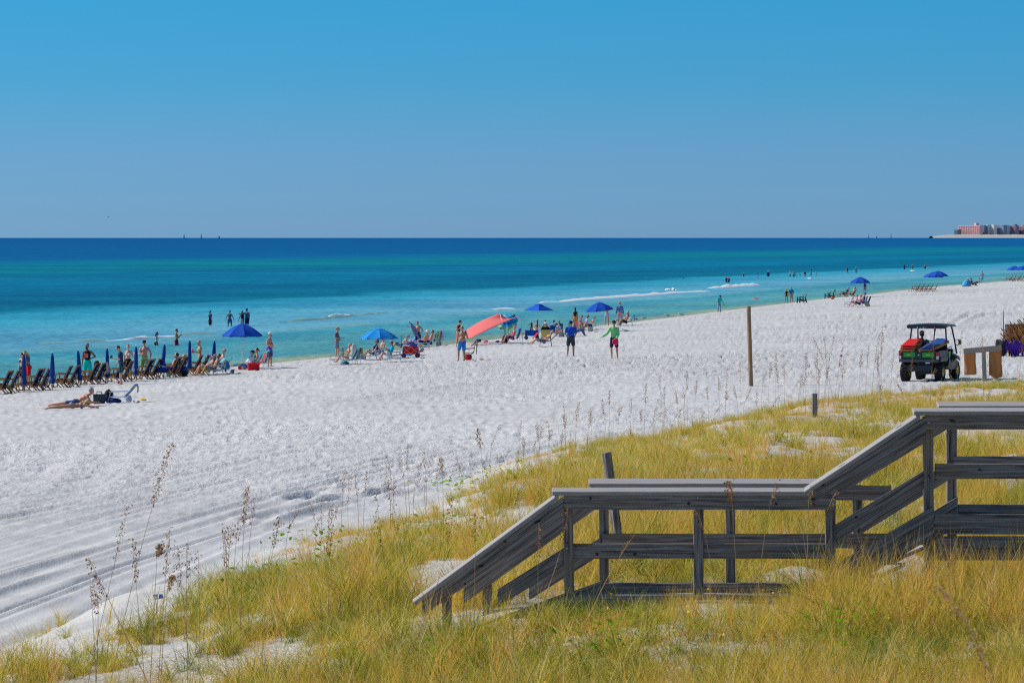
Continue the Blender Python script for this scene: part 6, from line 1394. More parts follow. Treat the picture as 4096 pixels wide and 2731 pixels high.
cc_['top'] = (-.36, 0, .95); draped_towel(cc_, 'black jacket hanging over the camping chair', BLACK, ln=.62, w=.44, name='jacket'); draped_towel(cc_, 'pale blue towel edge behind the black jacket', LBLUE, ln=.26, w=.22, shift=.0).location += Vector((.05, .05, .03))
lump('red_bag', G(1872, 1440) + Vector((0, 0, .0)), (.40, .34, .34), RED, 'red bag stowed under the black camping chair', 'bag', 31)
sandals(G(1927, 1437), 'brown sandals alone on the sand right of the camping chair', TEAK)
# ------------------------------------------------------------------ pink sun shade
A_ = G(2036, 1375); B_ = G(2092, 1371); pT1 = at(1999, 1255, A_.y + .2); pT2 = at(2078, 1247, B_.y + .9); pT3 = at(2082, 1259, B_.y + .2)
sh0 = empty('pink_sun_sail', A_, 0, 'large salmon pink stretch shade sloping down from two poles', 'sun shade')
lo1 = at(1823, 1351, A_.y + 1.5); lo2 = at(1884, 1352, A_.y - .6)
def Lc(p): return Vector(p) - A_
rows = []
for i in range(13):
    t_ = i / 12; row = []
    a_ = Lc(pT1).lerp(Lc(lo1), t_); b_ = Lc(pT3).lerp(Lc(lo2), t_)
    for j in range(9):
        u_ = j / 8; p = a_.lerp(b_, u_); pinch = (1 - t_) ** 3
        p.z += -.30 * math.sin(math.pi * u_) * pinch + .16 * math.sin(math.pi * t_) * (1 - u_ * .5) - .08 * math.sin(math.pi * t_) * u_ + .10 * math.sin(math.pi * u_) * math.sin(math.pi * t_); p.y += 2.2 * (1 - u_) * (1) * .8
        row.append(p)
    rows.append(row)
PK = bpy.data.materials.new('salmon_lycra'); PK.use_nodes = True; n = PK.node_tree; n.nodes.clear(); o1 = n.nodes.new('ShaderNodeOutputMaterial'); d1 = n.nodes.new('ShaderNodeBsdfDiffuse'); t1 = n.nodes.new('ShaderNodeBsdfTranslucent'); x1 = n.nodes.new('ShaderNodeMixShader')
d1.inputs[0].default_value = (.95, .30, .28, 1); t1.inputs[0].default_value = (1.0, .36, .33, 1); x1.inputs[0].default_value = .45; n.links.new(d1.outputs[0], x1.inputs[1]); n.links.new(t1.outputs[0], x1.inputs[2]); n.links.new(x1.outputs[0], o1.inputs[0])
MB().sheet(rows, .006).build('shade_cloth', PK, sh0, True)
MB().tube([(0, 0, -.05), Lc(rows[0][0] + A_) + Vector((0, 0, 0))], .016, 6).build('pole', ALU, sh0); MB().tube([Lc(B_), Lc(rows[0][8] + A_)], .016, 6).build('pole', ALU, sh0)
MB().tube([Lc(rows[0][8] + A_), Lc(G(2130, 1340))], .004, 4).build('guy_rope', DKMETAL, sh0); MB().tube([Lc(lo1), Lc(G(1752, 1372))], .004, 4).build('guy_rope', DKMETAL, sh0); MB().tube([Lc(rows[0][0] + A_), Lc(G(2060, 1350))], .004, 4).build('guy_rope', DKMETAL, sh0)
open_umbrella(G(2033, 1352), 'tilted umbrella with blue, green and yellow rings behind the pink shade', rim=.80, top=1.66, drop=.30, m_=stripes('ring_stripes', [(.01, .36, .50), (.40, .55, .10), (.01, .08, .45), (.02, .42, .55), (.01, .08, .45)], 0, 4.0, radial=True), tilt=50, tiltaz=258, pole=cloth('turquoise_pole', (.01, .38, .48)), rot=0, valance=.06)
flat_towel(G(1970, 1371), 2, 'long dull pink mat under the pink shade', cloth('dusty_pink_mat', (.48, .14, .16)), 3.4, 1.3, 'beach_mat')
lump('beach_bag', G(1914, 1368), (.42, .3, .22), MAROON, 'dark maroon bag on the left end of the pink mat', 'bag', 41); lump('towel_heap', G(1943, 1368), (.34, .3, .12), PINK, 'small magenta cloth beside the maroon bag', 'clothes', 42)
lump('small_cooler', G(1990, 1371), (.28, .2, .17), SLATE, 'small grey blue cooler pouch on the pink mat', 'cooler', 43); lump('beach_bag', G(2010, 1372), (.3, .25, .22), cloth('dusty_rose', (.35, .10, .14)), 'rose coloured bag left of the dark suitcase', 'bag', 44)
sc_ = empty('trolley_bag', G(2022, 1372), HD(200), 'dark plum trolley bag with its handle pulled up', 'suitcase'); MB().ell((0, 0, .26), (.20, .30, .27), None, 12, 8).build('bag_body', cloth('plum_bag', (.05, .02, .05)), sc_, True); MB().tube([(.02, -.11, .4), (.02, -.12, .86), (.02, .04, .86), (.02, .03, .4)], .012, 5).build('handle', DKMETAL, sc_)
m13 = person('person in pink cap seen from behind under the pink shade', loc=G(2050, 1371), seat=.32, head=175, pose=dict(SITLOW), skin='light', hair='blond', hat=('cap', cloth('pale_pink_cap', (.70, .30, .38))), top=('tank', PINK), bottom=('trunks', BLACK), female=True, H=1.68)
folding_chair(G(2056, 1372), 165, 'blue chair under the pink shade', cloth('mid_blue_sling', (.05, .10, .36)), low=.26, backh=.70, rec=18)
cup(G(2040, 1371) + Vector((0, 0, .62)), YELLOW, 'yellow cup beside the person in the pink cap', .14, .06)
# ------------------------------------------------------------------ square umbrella group
open_umbrella(G(2155, 1352), 'flat square blue umbrella on a thin white pole', rim=1.02, top=2.28, drop=.42, n_=4, m_=ROYAL, rot=.0, valance=0, square=True)
wagon(G(2127, 1358), 2, 'blue folding wagon with dark crossed braces', cloth('vivid_blue', (.01, .10, .50)), .86, .4, True, DKMETAL)
ft = folding_chair(G(2108, 1352), 170, 'chair under the olive towel at the left of the blue wagon', NAVY, low=.3, backh=.75, rec=8); draped_towel(ft, 'olive green towel over a chair behind the blue wagon', OLIVE, ln=.75, w=.42)
red_ = flat_towel(G(2146, 1362) + Vector((0, 0, .2)), 40, 'red cloth hanging off the right end of the blue wagon', RED, .5, .35, 'red_cloth'); red_.rotation_euler = (R(10), R(-48), 0); red_.location = G(2142, 1360) + Vector((0, -.35, .28))
def seated(label, px, py, head=90, chair=None, **kw):
    kw.setdefault('pose', SITLOW); kw.setdefault('seat', .32); kw.setdefault('H', 1.68); return person(label, loc=G(px, py), head=head, **kw)
seated('woman with long brown hair seated facing the sea behind the blue wagon', 2148, 1338, 100, hair='brown', hs='long', skin='light', female=True, top=('bra', NAVY), bottom=('brief', NAVY))
seated('person with a hair bun sitting beyond the man in the white cap', 2180, 1342, 95, hair='brown', hs='bun', skin='tan', female=True, top=('bra', NAVY), bottom=('brief', NAVY))
seated('man in black t-shirt and white cap in the yellow backed chair', 2182, 1357, 92, hair='brown', hat=('cap', WHITE), skin='light', top=('tee', BLACK), bottom=('shorts', NAVY), H=1.8, build=1.15)
folding_chair(G(2183, 1361), 92, 'yellow and grey backed low chair of the man in the black t-shirt', stripes('yellow_grey_back', [(.60, .48, .04), (.45, .42, .25)], 2, 3.4), low=.24, backh=.42, rec=10)
seated('person with topknot in a pale top seated in the royal blue chair', 2214, 1342, 95, hair='brown', hs='bun', skin='light', top=('tee', cloth('pale_grey_top', (.35, .38, .5))), bottom=('brief', NAVY), female=True)
folding_chair(G(2214, 1346), 95, 'royal blue chair of the person with the topknot', cloth('royal_sling', (.01, .05, .30)), low=.26, backh=.50, rec=8)
seated('woman in white and blue swimsuit sitting facing the camera', 2236, 1347, 270, hair='brown', hs='bob', skin='tan', top=('suit', pattern('blue_white_print', [(.35, .55, .75), (.10, .25, .55), (.6, .65, .7)], 12)), female=True, glasses=True)
folding_chair(G(2236, 1345), 270, 'navy chair of the woman facing the camera', NAVY, low=.26, backh=.6, rec=15)
tote(G(2247, 1347), 0, 'aqua patterned beach bag in front of the woman facing the camera', pattern('aqua_print', [(.10, .45, .50), (.25, .55, .60), (.1, .3, .5)], 14), TURQ, (.40, .2, .28))
m14 = person('barefoot man stretched out in the reclining chair with a hat over his face', loc=G(2176, 1386), seat=.34, head=182, pose=dict(SITOUT, lean=-48, lL=((1, .12, .25), (.85, .03, -.55), (1, .1, -.2)), lR=((1, .12, .2), (.9, .05, -.5), (1, .1, -.2)), head=(10, 0), aL=((.6, .2, -.8), (.8, -.5, .2)), aR=((.6, .2, -.8), (.8, -.5, .2))), skin='red', hair='grey', hat=('cap', KHAKI), bottom=('shorts', cloth('grey_blue_shorts', (.18, .22, .27))), H=1.8)
f12_ = folding_chair(G(2184, 1387), 182, 'reclining chair with dark thin legs and a grey sling', cloth('grey_blue_sling', (.10, .13, .18)), low=.32, backh=.78, rec=48, frame=DKMETAL); draped_towel(f12_, 'orange towel hanging over the head of the reclining chair', ORANGE, ln=.28, w=.4)
m15 = P('broad man seen from behind in royal blue t-shirt, dark cap and dark shorts', 2283, 1424, H=1.80, head=88, build=1.22, belly=.3, pose=dict(lL=((.10, .12, -1), (-.25, .05, -1)), lR=((-.02, .1, -1), (-.04, .02, -1)), aL=((.15, .25, -1), (.6, -.3, -.6)), aR=((.15, .25, -1), (.6, -.3, -.6)), head=(10, 0)), top=('tee', cloth('royal_tee', (.01, .08, .46))), bottom=('shorts', cloth('dark_grey_shorts', (.04, .05, .07))), hat=('cap', NAVY), skin='tan', hair='black')
# ------------------------------------------------------------------ group with patterned bags
m16 = P('woman with long black hair in dark top and orange wrap seen from behind', 2301, 1311, H=1.70, head=95, female=True, pose=dict(STANDING, aL=HANG, aR=HANG), top=('suit', BLACK), bottom=('skirt', cloth('orange_wrap', (.70, .26, .08))), skin='tan', hair='black', hs='long')
seated('person in grey cap reclining behind the woven bag', 2318, 1318, 178, hair='brown', skin='red', top=('tank', PINK), bottom=('trunks', PINK), female=True, hat=('cap', GREY), pose=dict(SITLOW, aL=((.3, .6, .3), (-.5, -.3, .6))))
seated('person in sunglasses and bright print top beside the woven bag', 2342, 1318, 185, hair='brown', skin='tan', female=True, glasses=True, top=('tee', pattern('pale_print', [(.45, .45, .6), (.6, .2, .45), (.4, .5, .55)], 16)), bottom=('trunks', BLACK))
seated('person with fair hair leaning back at the right of the woven bags', 2362, 1319, 185, hair='blond', skin='red', female=True, glasses=True, top=('bra', ORANGE), bottom=('trunks', NAVY), pose=dict(SITLOW, lean=-28))
for px, py, h_, lab, m_ in ((2324, 1319, 180, 'magenta backed chair behind the woven bag', PINK), (2348, 1319, 182, 'dark chair in the middle of the woven bag group', NAVY), (2368, 1320, 178, 'teal patterned chair at the right of the woven bag group', pattern('teal_dark_print', [(.02, .2, .25), (.02, .06, .12), (.1, .35, .35)], 10))):
    folding_chair(G(px, py), h_, lab, m_, low=.24, backh=.62, rec=26)
tote(G(2328, 1325), 5, 'woven cream basket bag with dark band', stripes('woven_cream', [(.42, .38, .26), (.30, .27, .18)], 2, 22), BLACK, (.40, .26, .36)); tote(G(2361, 1326), 4, 'cream canvas bag with dark straps', cloth('cream_canvas', (.50, .46, .38)), BLACK, (.40, .24, .34))
seated('man in jeans sitting in the chair just behind the broad man', 2304, 1345, 350, hair='grey', skin='red', top=('tee', KHAKI), bottom=('trousers', DENIM), H=1.78); folding_chair(G(2298, 1346), 350, 'chair of the man in jeans', DENIM, low=.28, backh=.6, rec=20)
flat_towel(G(2390, 1322), 5, 'turquoise towel lying at the base of the umbrella pole', TURQ, 1.2, .6); sandals(G(2385, 1328), 'shoes on the sand at the base of the umbrella pole')
ub = open_umbrella(G(2400, 1327), 'open blue umbrella with green printed square, leaning pole', rim=1.00, top=2.10, drop=.50, rot=.5, valance=.09, tilt=6, tiltaz=180, prints=(-.95, -.45, pattern('green_on_blue', [(.02, .35, .35), (.01, .05, .35)], 30)))
m17 = P('woman in pale lilac bikini standing under the right side of the blue umbrella', 2428, 1303, H=1.66, head=92, female=True, pose=dict(STANDING, aL=((0, .8, .3), (.2, -.5, .8)), aR=((0, .8, .3), (.2, -.5, .8))), top=('bra', LILAC), bottom=('brief', cloth('pale_lilac', (.50, .36, .70))), skin='red', hair='blond', hs='long')
m18 = P('man in straw sun hat, loose blue shirt and pink shorts facing the water', 2479, 1300, H=1.80, head=85, pose=dict(STANDING, aL=((0, .22, -1), (.1, .1, -1)), aR=((0, .22, -1), (.1, .1, -1))), top=('long', cloth('chambray_blue', (.10, .20, .38))), bottom=('shorts', cloth('rose_shorts', (.60, .28, .30))), hat=('hat', cloth('straw', (.38, .28, .14))), skin='light', build=1.08)
m19 = seated('woman in white cap and coral top seated at the right of the blue umbrella', 2503, 1303, 182, hair='brown', hat=('visor', WHITE), skin='tan', female=True, top=('tank', cloth('coral_top', (.70, .18, .18))), bottom=('trunks', BLACK))
m20 = seated('sunbathing person with drawn up knees left of the white cap woman', 2486, 1302, 184, hair='brown', skin='red', female=False, bottom=('trunks', NAVY), pose=dict(SITLOW, lean=-50))
fz = folding_chair(G(2512, 1302), 182, 'dark chair with teal towel, rightmost of the group', NAVY, low=.28, backh=.62, rec=22); draped_towel(fz, 'teal green towel hanging behind the white cap woman', TEAL, ln=.55, w=.40); folding_chair(G(2490, 1303), 184, 'white framed chair of the sunbather with raised knees', WHITE, low=.2, backh=.6, rec=45)
lump('ball', G(2479, 1301), (.2, .2, .2), cloth('navy_ball', (.02, .03, .2)), 'small dark blue ball beside the white framed chair', 'ball', 61)
sandals(G(2530, 1303), 'dark things on the sand right of the teal towel chair')
gull(G(2548, 1281), 20, 'grey and white gull standing left of its neighbour on the shore'); gull(G(2574, 1279), 160, 'gull with raised head, right of the two near the teal towel'); gull(G(2500, 1335), 170, 'dark gull resting in the shade left of the green shirt man')
gull(G(2669, 1270), 190, 'white gull at the waterline left of its neighbour'); gull(G(2724, 1268), 180, 'small gull at the waterline right of its neighbour')
# frisbee thrower
m21 = P('man in bright green long sleeved shirt, cap and sunglasses ready to throw', 2456, 1434, H=1.84, head=268, pose=dict(lean=3, lL=((.05, .10, -1), (-.06, .08, -1)), lR=((.05, .08, -1), (-.05, -.06, -1)), aR=((.15, .55, -.9), (.1, .95, -.6)), aL=((.25, .12, -1), (.7, -.45, -.8))), top=('long', cloth('bright_green_shirt', (.22, .62, .22))), bottom=('shorts', cloth('dark_shorts', (.035, .03, .05))), hat=('cap', BLACK), skin='red', hair='brown', glasses=True, build=.95)
hw_ = hand_world(m21, 1); frisbee(hw_ + Vector((-.02, -.05, -.12)), 'bright pink frisbee held by the man in the green shirt', (R(78), 0, R(8)), mat('neon_pink_plastic', (.90, .03, .10), .35), .16)
p_ = at(3023, 1193, 300); frisbee(p_, 'bright pink frisbee flying over the water', (R(10), R(2), 0), mat('neon_pink_plastic', (.90, .03, .10), .35), .26)
t_ = P('person in turquoise t-shirt and pale jeans looking down at the shoreline', 2877, 1250, H=1.62, head=300, pose=dict(STANDING, lean=8, head=(20, 0), aL=((.4, .2, -1), (.8, 0, -.6)), aR=((.1, .1, -1), (.3, -.1, -.9))), top=('tee', cloth('aqua_tee', (.0, .50, .48))), bottom=('trousers', cloth('pale_jeans', (.22, .34, .45))), hat=('cap', BLACK), skin='dark', hair='black')
lump('green_net', hand_world(t_, 1) + Vector((.05, 0, -.35)), (.2, .1, .25), cloth('lime_net', (.25, .75, .08)), 'small lime green net in the hand of the person in turquoise', 'net', 66)
# ================================================================== far groups on the right
FV = .03
def farp(label, px, py, head=270, water=None, **kw):
    kw.setdefault('voxel', .032)
    if water is not None:
        p = onwater(px, py); p.z = -water; return person(label, loc=p, head=head, **kw)
    return person(label, px=px, py=py, head=head, **kw)
plain_wade = dict(WADE)
A1 = ((.1, .25, -1), (.3, -.2, -.8))
farp('person in dark patterned top hugging the one in mauve, waist deep', 2906, 1129, 300, .75, H=1.68, hair='black', hs='mid', top=('tee', NAVY), bottom=('shorts', NAVY), pose=dict(WADE, aL=((.8, .2, -.4), (.8, -.5, .1))), skin='tan')
farp('person in mauve shirt hugging the darker one, waist deep in the sea', 2915, 1129, 240, .75, H=1.66, hair='black', hs='short', top=('tee', cloth('mauve_cloth', (.30, .12, .20))), bottom=('shorts', NAVY), pose=dict(WADE, aR=((.8, .2, -.4), (.8, -.5, .1))), skin='tan')
hd_ = MB().ell((0, 0, .05), (.09, .08, .13), None, 10, 8).ell((0, 0, -.15), (.15, .22, .12), None, 10, 6).build('person', HAIRS['black'], None, True); hd_.location = onwater(2733, 1115) + Vector((0, 0, .03)); tag(hd_, 'dark head of a lone swimmer showing above the calm water', 'person')
farp('child in dark top with fair hair standing waist deep', 2974, 1107, 250, .55, H=1.35, hair='blond', hs='mid', top=('tank', BLACK), bottom=('brief', BLACK), pose=plain_wade, skin='light', female=True)
farp('long haired girl in bright pink swimsuit wading waist deep', 3031, 1114, 0, .50, H=1.55, hair='black', hs='long', top=('suit', PINK), pose=dict(WADE, aR=((.6, .2, -.8), (.9, -.1, .2))), skin='tan', female=True)
farp('person in white cap and dark wetsuit top waist deep, alone', 3073, 1106, 280, .62, H=1.68, hair='black', hat=('cap', WHITE), top=('long', NAVY), bottom=('shorts', NAVY), pose=plain_wade, skin='tan')
farp('fair haired person in pale shirt at the left of the wading family', 3160, 1106, 20, .62, H=1.68, hair='blond', hs='mid', top=('tee', KHAKI), bottom=('shorts', NAVY), pose=dict(WADE, aL=A1, aR=A1), skin='light')
farp('tall bare chested man in navy shorts with the wading family', 3175, 1107, 320, .60, H=1.82, hair='black', bottom=('shorts', NAVY), pose=dict(WADE, lean=6), skin='red')
farp('small child close to the tall man in navy shorts', 3183, 1104, 180, .45, H=1.15, hair='brown', top=('tank', MAROON), pose=plain_wade, skin='dark')
farp('child in blue top bending over a yellow float board', 3203, 1104, 180, .60, H=1.30, hair='brown', top=('tee', TURQ), pose=dict(WADE, lean=35), skin='tan')
fb_ = MB().ell((0, 0, .03), (.62, .26, .05), None, 14, 6).build('float_board', YELLOW, None, True); fb_.location = onwater(3206, 1105) + Vector((0, -.5, .02)); tag(fb_, 'yellow float board lying on the water beside the bending child', 'board')
farp('child in dark shirt and orange shorts right of the float board', 3220, 1104, 270, .45, H=1.40, hair='black', top=('tee', BLACK), bottom=('shorts', ORANGE), pose=plain_wade, skin='dark')
farp('tall slim man looking down, right of the wading family', 3244, 1102, 0, .62, H=1.84, hair='black', hat=('cap', BLACK), bottom=('shorts', SLATE), pose=dict(WADE, head=(25, 0)), skin='dark')
farp('fair child with both arms spread out in the water', 3264, 1103, 270, .40, H=1.20, hair='blond', pose=dict(WADE, aL=((0, 1, -.3), (0, 1, -.5)), aR=((0, 1, -.2), (0, 1, -.4))), bottom=('brief', GREY), skin='light')
farp('woman in dark swimsuit with arm on hip wading, left of two', 3389, 1092, 90, .45, H=1.66, hair='brown', hs='mid', top=('suit', NAVY), pose=dict(WADE, aR=ELB), skin='tan', female=True)
farp('blonde woman in dark swimsuit wading, right of two', 3424, 1093, 90, .45, H=1.70, hair='blond', hs='mid', top=('suit', SLATE), pose=plain_wade, skin='tan', female=True)
farp('dark haired adult holding a child, far out on the right', 3617, 1077, 320, .55, H=1.72, hair='black', top=('tee', NAVY), bottom=('shorts', NAVY), pose=dict(WADE, aL=BENT), skin='dark')
farp('child held by the dark haired adult far out', 3624, 1076, 200, .35, H=1.30, hair='black', top=('tee', MAROON), pose=plain_wade, skin='dark')
farp('bare chested boy standing by the splash of a wave', 3650, 1076, 270, .45, H=1.55, hair='brown', bottom=('shorts', GREY), pose=plain_wade, skin='tan')
farp('broad bare chested man in dark shorts reaching down to a child', 3700, 1075, 300, .60, H=1.84, hair='black', bottom=('shorts', NAVY), build=1.15, pose=dict(WADE, aL=((.3, .8, -.6), (.3, .6, -.8)), lean=10), skin='red')
farp('tiny fair child leaning in the water beside the broad man', 3714, 1076, 200, .35, H=1.00, hair='blond', pose=dict(WADE, lean=25, aL=((0, 1, -.3), (0, 1, -.3))), skin='light')
# couple walking
farp('woman in black swimsuit walking on the shore next to a man in blue', 3146, 1211, 275, H=1.64, hair='blond', hs='mid', female=True, top=('suit', BLACK), skin='tan', glasses=True, voxel=.024, pose=dict(lL=((.12, .08, -1), (0, .02, -1)), lR=((-.08, .08, -1), (-.2, .02, -1)), aL=((.0, .3, -1), (.1, .1, -1)), aR=((0, .3, -1), (.1, .1, -1))))
farp('man in blue t-shirt and khaki shorts walking beside the woman in black', 3165, 1210, 275, H=1.76, hair='grey', hat=('cap', GREY), top=('tee', cloth('steel_blue_tee', (.02, .17, .36))), bottom=('shorts', KHAKI), skin='tan', build=1.1, voxel=.024, pose=dict(lL=((-.08, .08, -1), (-.2, .02, -1)), lR=((.12, .08, -1), (0, .02, -1)), aL=((.1, .3, -1), (.6, -.2, -.5)), aR=((0, .25, -1), (.1, .0, -1))))
plastic_chair(G(3203, 1212), 172, 'black plastic chair left of its twin at the shoreline'); plastic_chair(G(3213, 1211), 170, 'black plastic chair overlapped by its twin at the shoreline')
plastic_chair(G(3312, 1193), 170, 'black plastic chair left of the green towel'); pc_ = plastic_chair(G(3326, 1193), 165, 'black plastic chair beneath the lime green towel'); pc_['top'] = (-.45, 0, .98); draped_towel(pc_, 'lime green towel hung on a black plastic chair', cloth('lime_towel', (.25, .42, .04)), ln=.7, w=.4)
lump('beach_bag', G(3329, 1197), (.45, .35, .32), cloth('vivid_orange', (.85, .14, .02)), 'bright orange bag beside the black plastic chairs', 'bag', 71)
# small umbrella with two recliners
u1 = open_umbrella(G(3441, 1189), 'blue umbrella over the two recliners and the standing woman', rim=1.20, top=2.25, drop=.55, rot=.3, valance=.12)
q_ = copy_tree(proto); q_.location = G(3382, 1188); q_.rotation_euler.z = HD(178); q_['label'] = 'wooden recliner under the man in the pale cap, left of the umbrella'; q_['group'] = 'wooden service chairs by the far umbrellas'
q2 = copy_tree(proto); q2.location = G(3410, 1189); q2.rotation_euler.z = HD(178); q2['label'] = 'wooden recliner of the sunbather touching the umbrella edge'; q2['group'] = 'wooden service chairs by the far umbrellas'
farp('man in pale cap and dark shirt lying in the left recliner', 3384, 1188, 178, seat=.40, H=1.75, hat=('cap', LBLUE), top=('tee', BLACK), bottom=('shorts', BLACK), skin='red', pose=SITL, voxel=.026)
farp('sunbather with bent elbow in the right recliner', 3410, 1189, 178, seat=.40, H=1.75, bottom=('shorts', KHAKI), skin='red', pose=dict(SITL, aR=((.2, .6, .5), (-.6, -.3, .6))), voxel=.026)
farp('woman in grey shorts standing with her head hidden by the umbrella', 3459, 1180, 85, H=1.74, female=True, top=('tank', NAVY), bottom=('trunks', GREY), skin='red', hair='brown', hs='mid', voxel=.026)
# seated foursome
for px, py, h_, lab, m_ in ((3392, 1229, 172, 'empty royal blue chair with white striped towel, left of the foursome', cloth('royal_sling', (.01, .05, .30))), (3434, 1226, 165, 'blue backed chair in the middle of the foursome', cloth('royal_sling', (.01, .05, .30))), (3450, 1226, 160, 'red and white striped chair of the foursome', stripes('red_white_chair', [(.5, .04, .06), (.7, .65, .65)], 2, 7)), (3462, 1226, 160, 'black chair at the right of the foursome', BLACK)):
    c__ = folding_chair(G(px, py), h_, lab, m_, low=.26, backh=.72, rec=22)
    if px == 3392: draped_towel(c__, 'blue and white striped towel on the empty royal blue chair', stripes('blue_white_towel', [(.05, .12, .55), (.60, .65, .75)], 1, 9), ln=.5, w=.3)
seated('person in grey cap and pale pink top, left of the foursome', 3422, 1226, 178, hat=('cap', GREY), top=('tee', pattern('pale_pink_print', [(.6, .35, .33), (.5, .4, .38)], 12)), bottom=('shorts', KHAKI), skin='red', hair='grey', voxel=.026)
seated('person with brown hat between the two blue chairs', 3437, 1228, 170, hat=('hat', TEAK), top=('tank', PINK), bottom=('shorts', NAVY), skin='red', hair='brown', voxel=.026)
seated('man in royal blue cap and blue shirt, tallest of the foursome', 3452, 1226, 172, hat=('cap', cloth('royal_cap', (.02, .08, .55))), top=('tee', SLATE), bottom=('shorts', NAVY), skin='red', hair='grey', H=1.84, seat=.42, voxel=.026)
backpack(G(3466, 1224), 200, 'teal and grey backpack at the right of the foursome', TEAL, GREY, .5); lump('beach_bag', G(3472, 1225), (.42, .3, .26), YELLOW, 'bright yellow bag beside the foursome', 'bag', 73)
sandals(G(3494, 1188), 'dark objects on the sand right of the umbrella with two recliners')
# pair of umbrellas with five chairs
base_ = G(3700, 1166)
for k in range(5):
    q_ = copy_tree(proto); g = G(3668 + 17 * k, 1167 - k * .4); g.y += (2 - k) * .2; q_.location = g; q_.rotation_euler.z = HD(172); q_['group'] = 'wooden service chairs by the far umbrellas'
    q_['label'] = ['leftmost', 'second', 'middle', 'fourth', 'rightmost'][k] + ' wooden chair in the tight row of five under twin umbrellas'
open_umbrella(G(3734, 1166), 'left one of the twin blue umbrellas over the five chairs', rim=1.22, top=2.35, drop=.52, rot=.1, valance=.12); open_umbrella(G(3752, 1169), 'right one of the twin blue umbrellas, with its pole on open sand', rim=1.22, top=2.50, drop=.52, rot=.4, valance=.12)
# pop up tent group
tn = empty('popup_tent', G(3866, 1146), 0, 'light blue rounded pop-up tent near the waterline', 'tent'); tb = MB().ell((0, 0, .0), (.62, .7, .92), None, 16, 10)
tb.v = [(x_, y_, max(0, z_)) for x_, y_, z_ in tb.v]; tb.build('tent_shell', cloth('tent_blue', (.07, .36, .58)), tn, True)
for az_ in (0, 60, 120): MB().tube([(.635 * math.cos(R(az_)) * math.cos(q_), .715 * math.sin(R(az_)) * math.cos(q_), .935 * math.sin(q_)) for q_ in np.linspace(0, math.pi, 12)], .008, 4).build('tent_pole', LBLUE, tn)
seated('person in pale cap sitting just behind the pop-up tent', 3876, 1142, 10, hat=('cap', WHITE), top=('tee', NAVY), bottom=('shorts', BLACK), skin='tan', voxel=.03)
seated('person with purple headscarf sitting right of the pop-up tent', 3889, 1145, 10, hair='black', hat=('beanie', PURPLE), top=('tee', MAROON), bottom=('trousers', BLACK), skin='dark', voxel=.03); folding_chair(G(3891, 1146), 10, 'dark chair next to the pop-up tent', BLACK)
seated('dark haired person leaning back near the water, right of the tent', 3909, 1128, 182, hair='black', top=('bra', NAVY), bottom=('trunks', NAVY), skin='tan', voxel=.03, pose=SITOUT, seat=.22); folding_chair(G(3911, 1128), 182, 'navy low chair near the water right of the tent', NAVY, low=.16, backh=.5)
farp('bare backed man in light blue shorts walking at the water\'s edge', 3929, 1128, 80, H=1.84, bottom=('shorts', cloth('sky_shorts', (.12, .40, .72))), skin='red', hair='black', voxel=.026, pose=dict(lL=((.12, .06, -1), (0, .02, -1)), lR=((-.08, .06, -1), (-.2, .02, -1)), aL=((.1, .3, -1), (.5, -.3, -.3)), aR=((-.1, .3, -1), (.7, -.3, -.4))))
# last umbrellas
for k in range(4):
    q_ = copy_tree(proto); q_.location = G(4040 + 13 * k + (8 if k > 1 else 0), 1125); q_.rotation_euler.z = HD(170); q_['group'] = 'wooden service chairs by the far umbrellas'; q_['label'] = ['leftmost', 'second', 'third', 'rightmost'][k] + ' wooden chair under the umbrellas at the right picture edge'
open_umbrella(G(4058, 1125), 'left blue umbrella of the pair at the right picture edge', rim=1.25, top=2.30, drop=.50, rot=.2, valance=.12); open_umbrella(G(4092, 1125), 'right blue umbrella of the pair, cut by the right picture edge', rim=1.25, top=2.30, drop=.50, rot=.5, valance=.12)
lump('cloth_bag', G(4078, 1124) + Vector((0, 0, .5)), (.2, .1, .25), cloth('neon_yellow', (.55, .80, .02)), 'neon yellow cloth hanging on a chair at the right picture edge', 'clothes', 75)
# ------------------------------------------------------------------ flying gull, insect stand-in, litter
gb_ = gull((0, 0, 0), 215, 'gull gliding low over the sea at the upper left', True); gb_.location = at(433, 869, 1100)
wb_ = gull((0, 0, 0), 180, 'bird shape standing in for a brown flying insect near the tall sea oats', True); wb_.location = at(3366, 1426, 95); wb_.scale = (.17, .17, .17)  # bird model added in place of a blurred flying insect
for c_ in wb_.children:
    c_.data.materials.clear(); c_.data.materials.append(mat('brown_insect', (.30, .17, .08)))
lt = empty('glass_litter', G(628, 2394), 0, 'shiny blue and silver piece of litter on the bare sand at the lower left', 'litter'); MB().tube([(-.05, 0, .03), (.01, .01, .03)], [.022, .030], 10).build('can_body', mat('foil_silver', (.6, .62, .65), .2, .6, metal=.9), lt); MB().tube([(.02, .02, .03), (.07, .03, .03)], [.028, .024], 10).build('can_label', mat('glossy_blue', (.02, .10, .5), .2, .6), lt)

# ================================================================== utility vehicle
U0 = G(3716, 1520); UPX = FPX / U0.y
ut = empty('utility_vehicle', U0, HD(90 - 22), 'black open utility buggy with a canopy, loaded with red and blue chairs', 'utility vehicle')
BK = mat('buggy_black', (.014, .017, .021), .42, .45); GRN = mat('buggy_green', (.015, .34, .06), .4, .4); YLW = mat('rim_yellow', (.62, .47, .02), .45, .4); TAILL = mat('tail_light_red', (.5, .01, .02), .3, .5); GREYP = mat('buggy_grey', (.06, .07, .08), .5, .35)
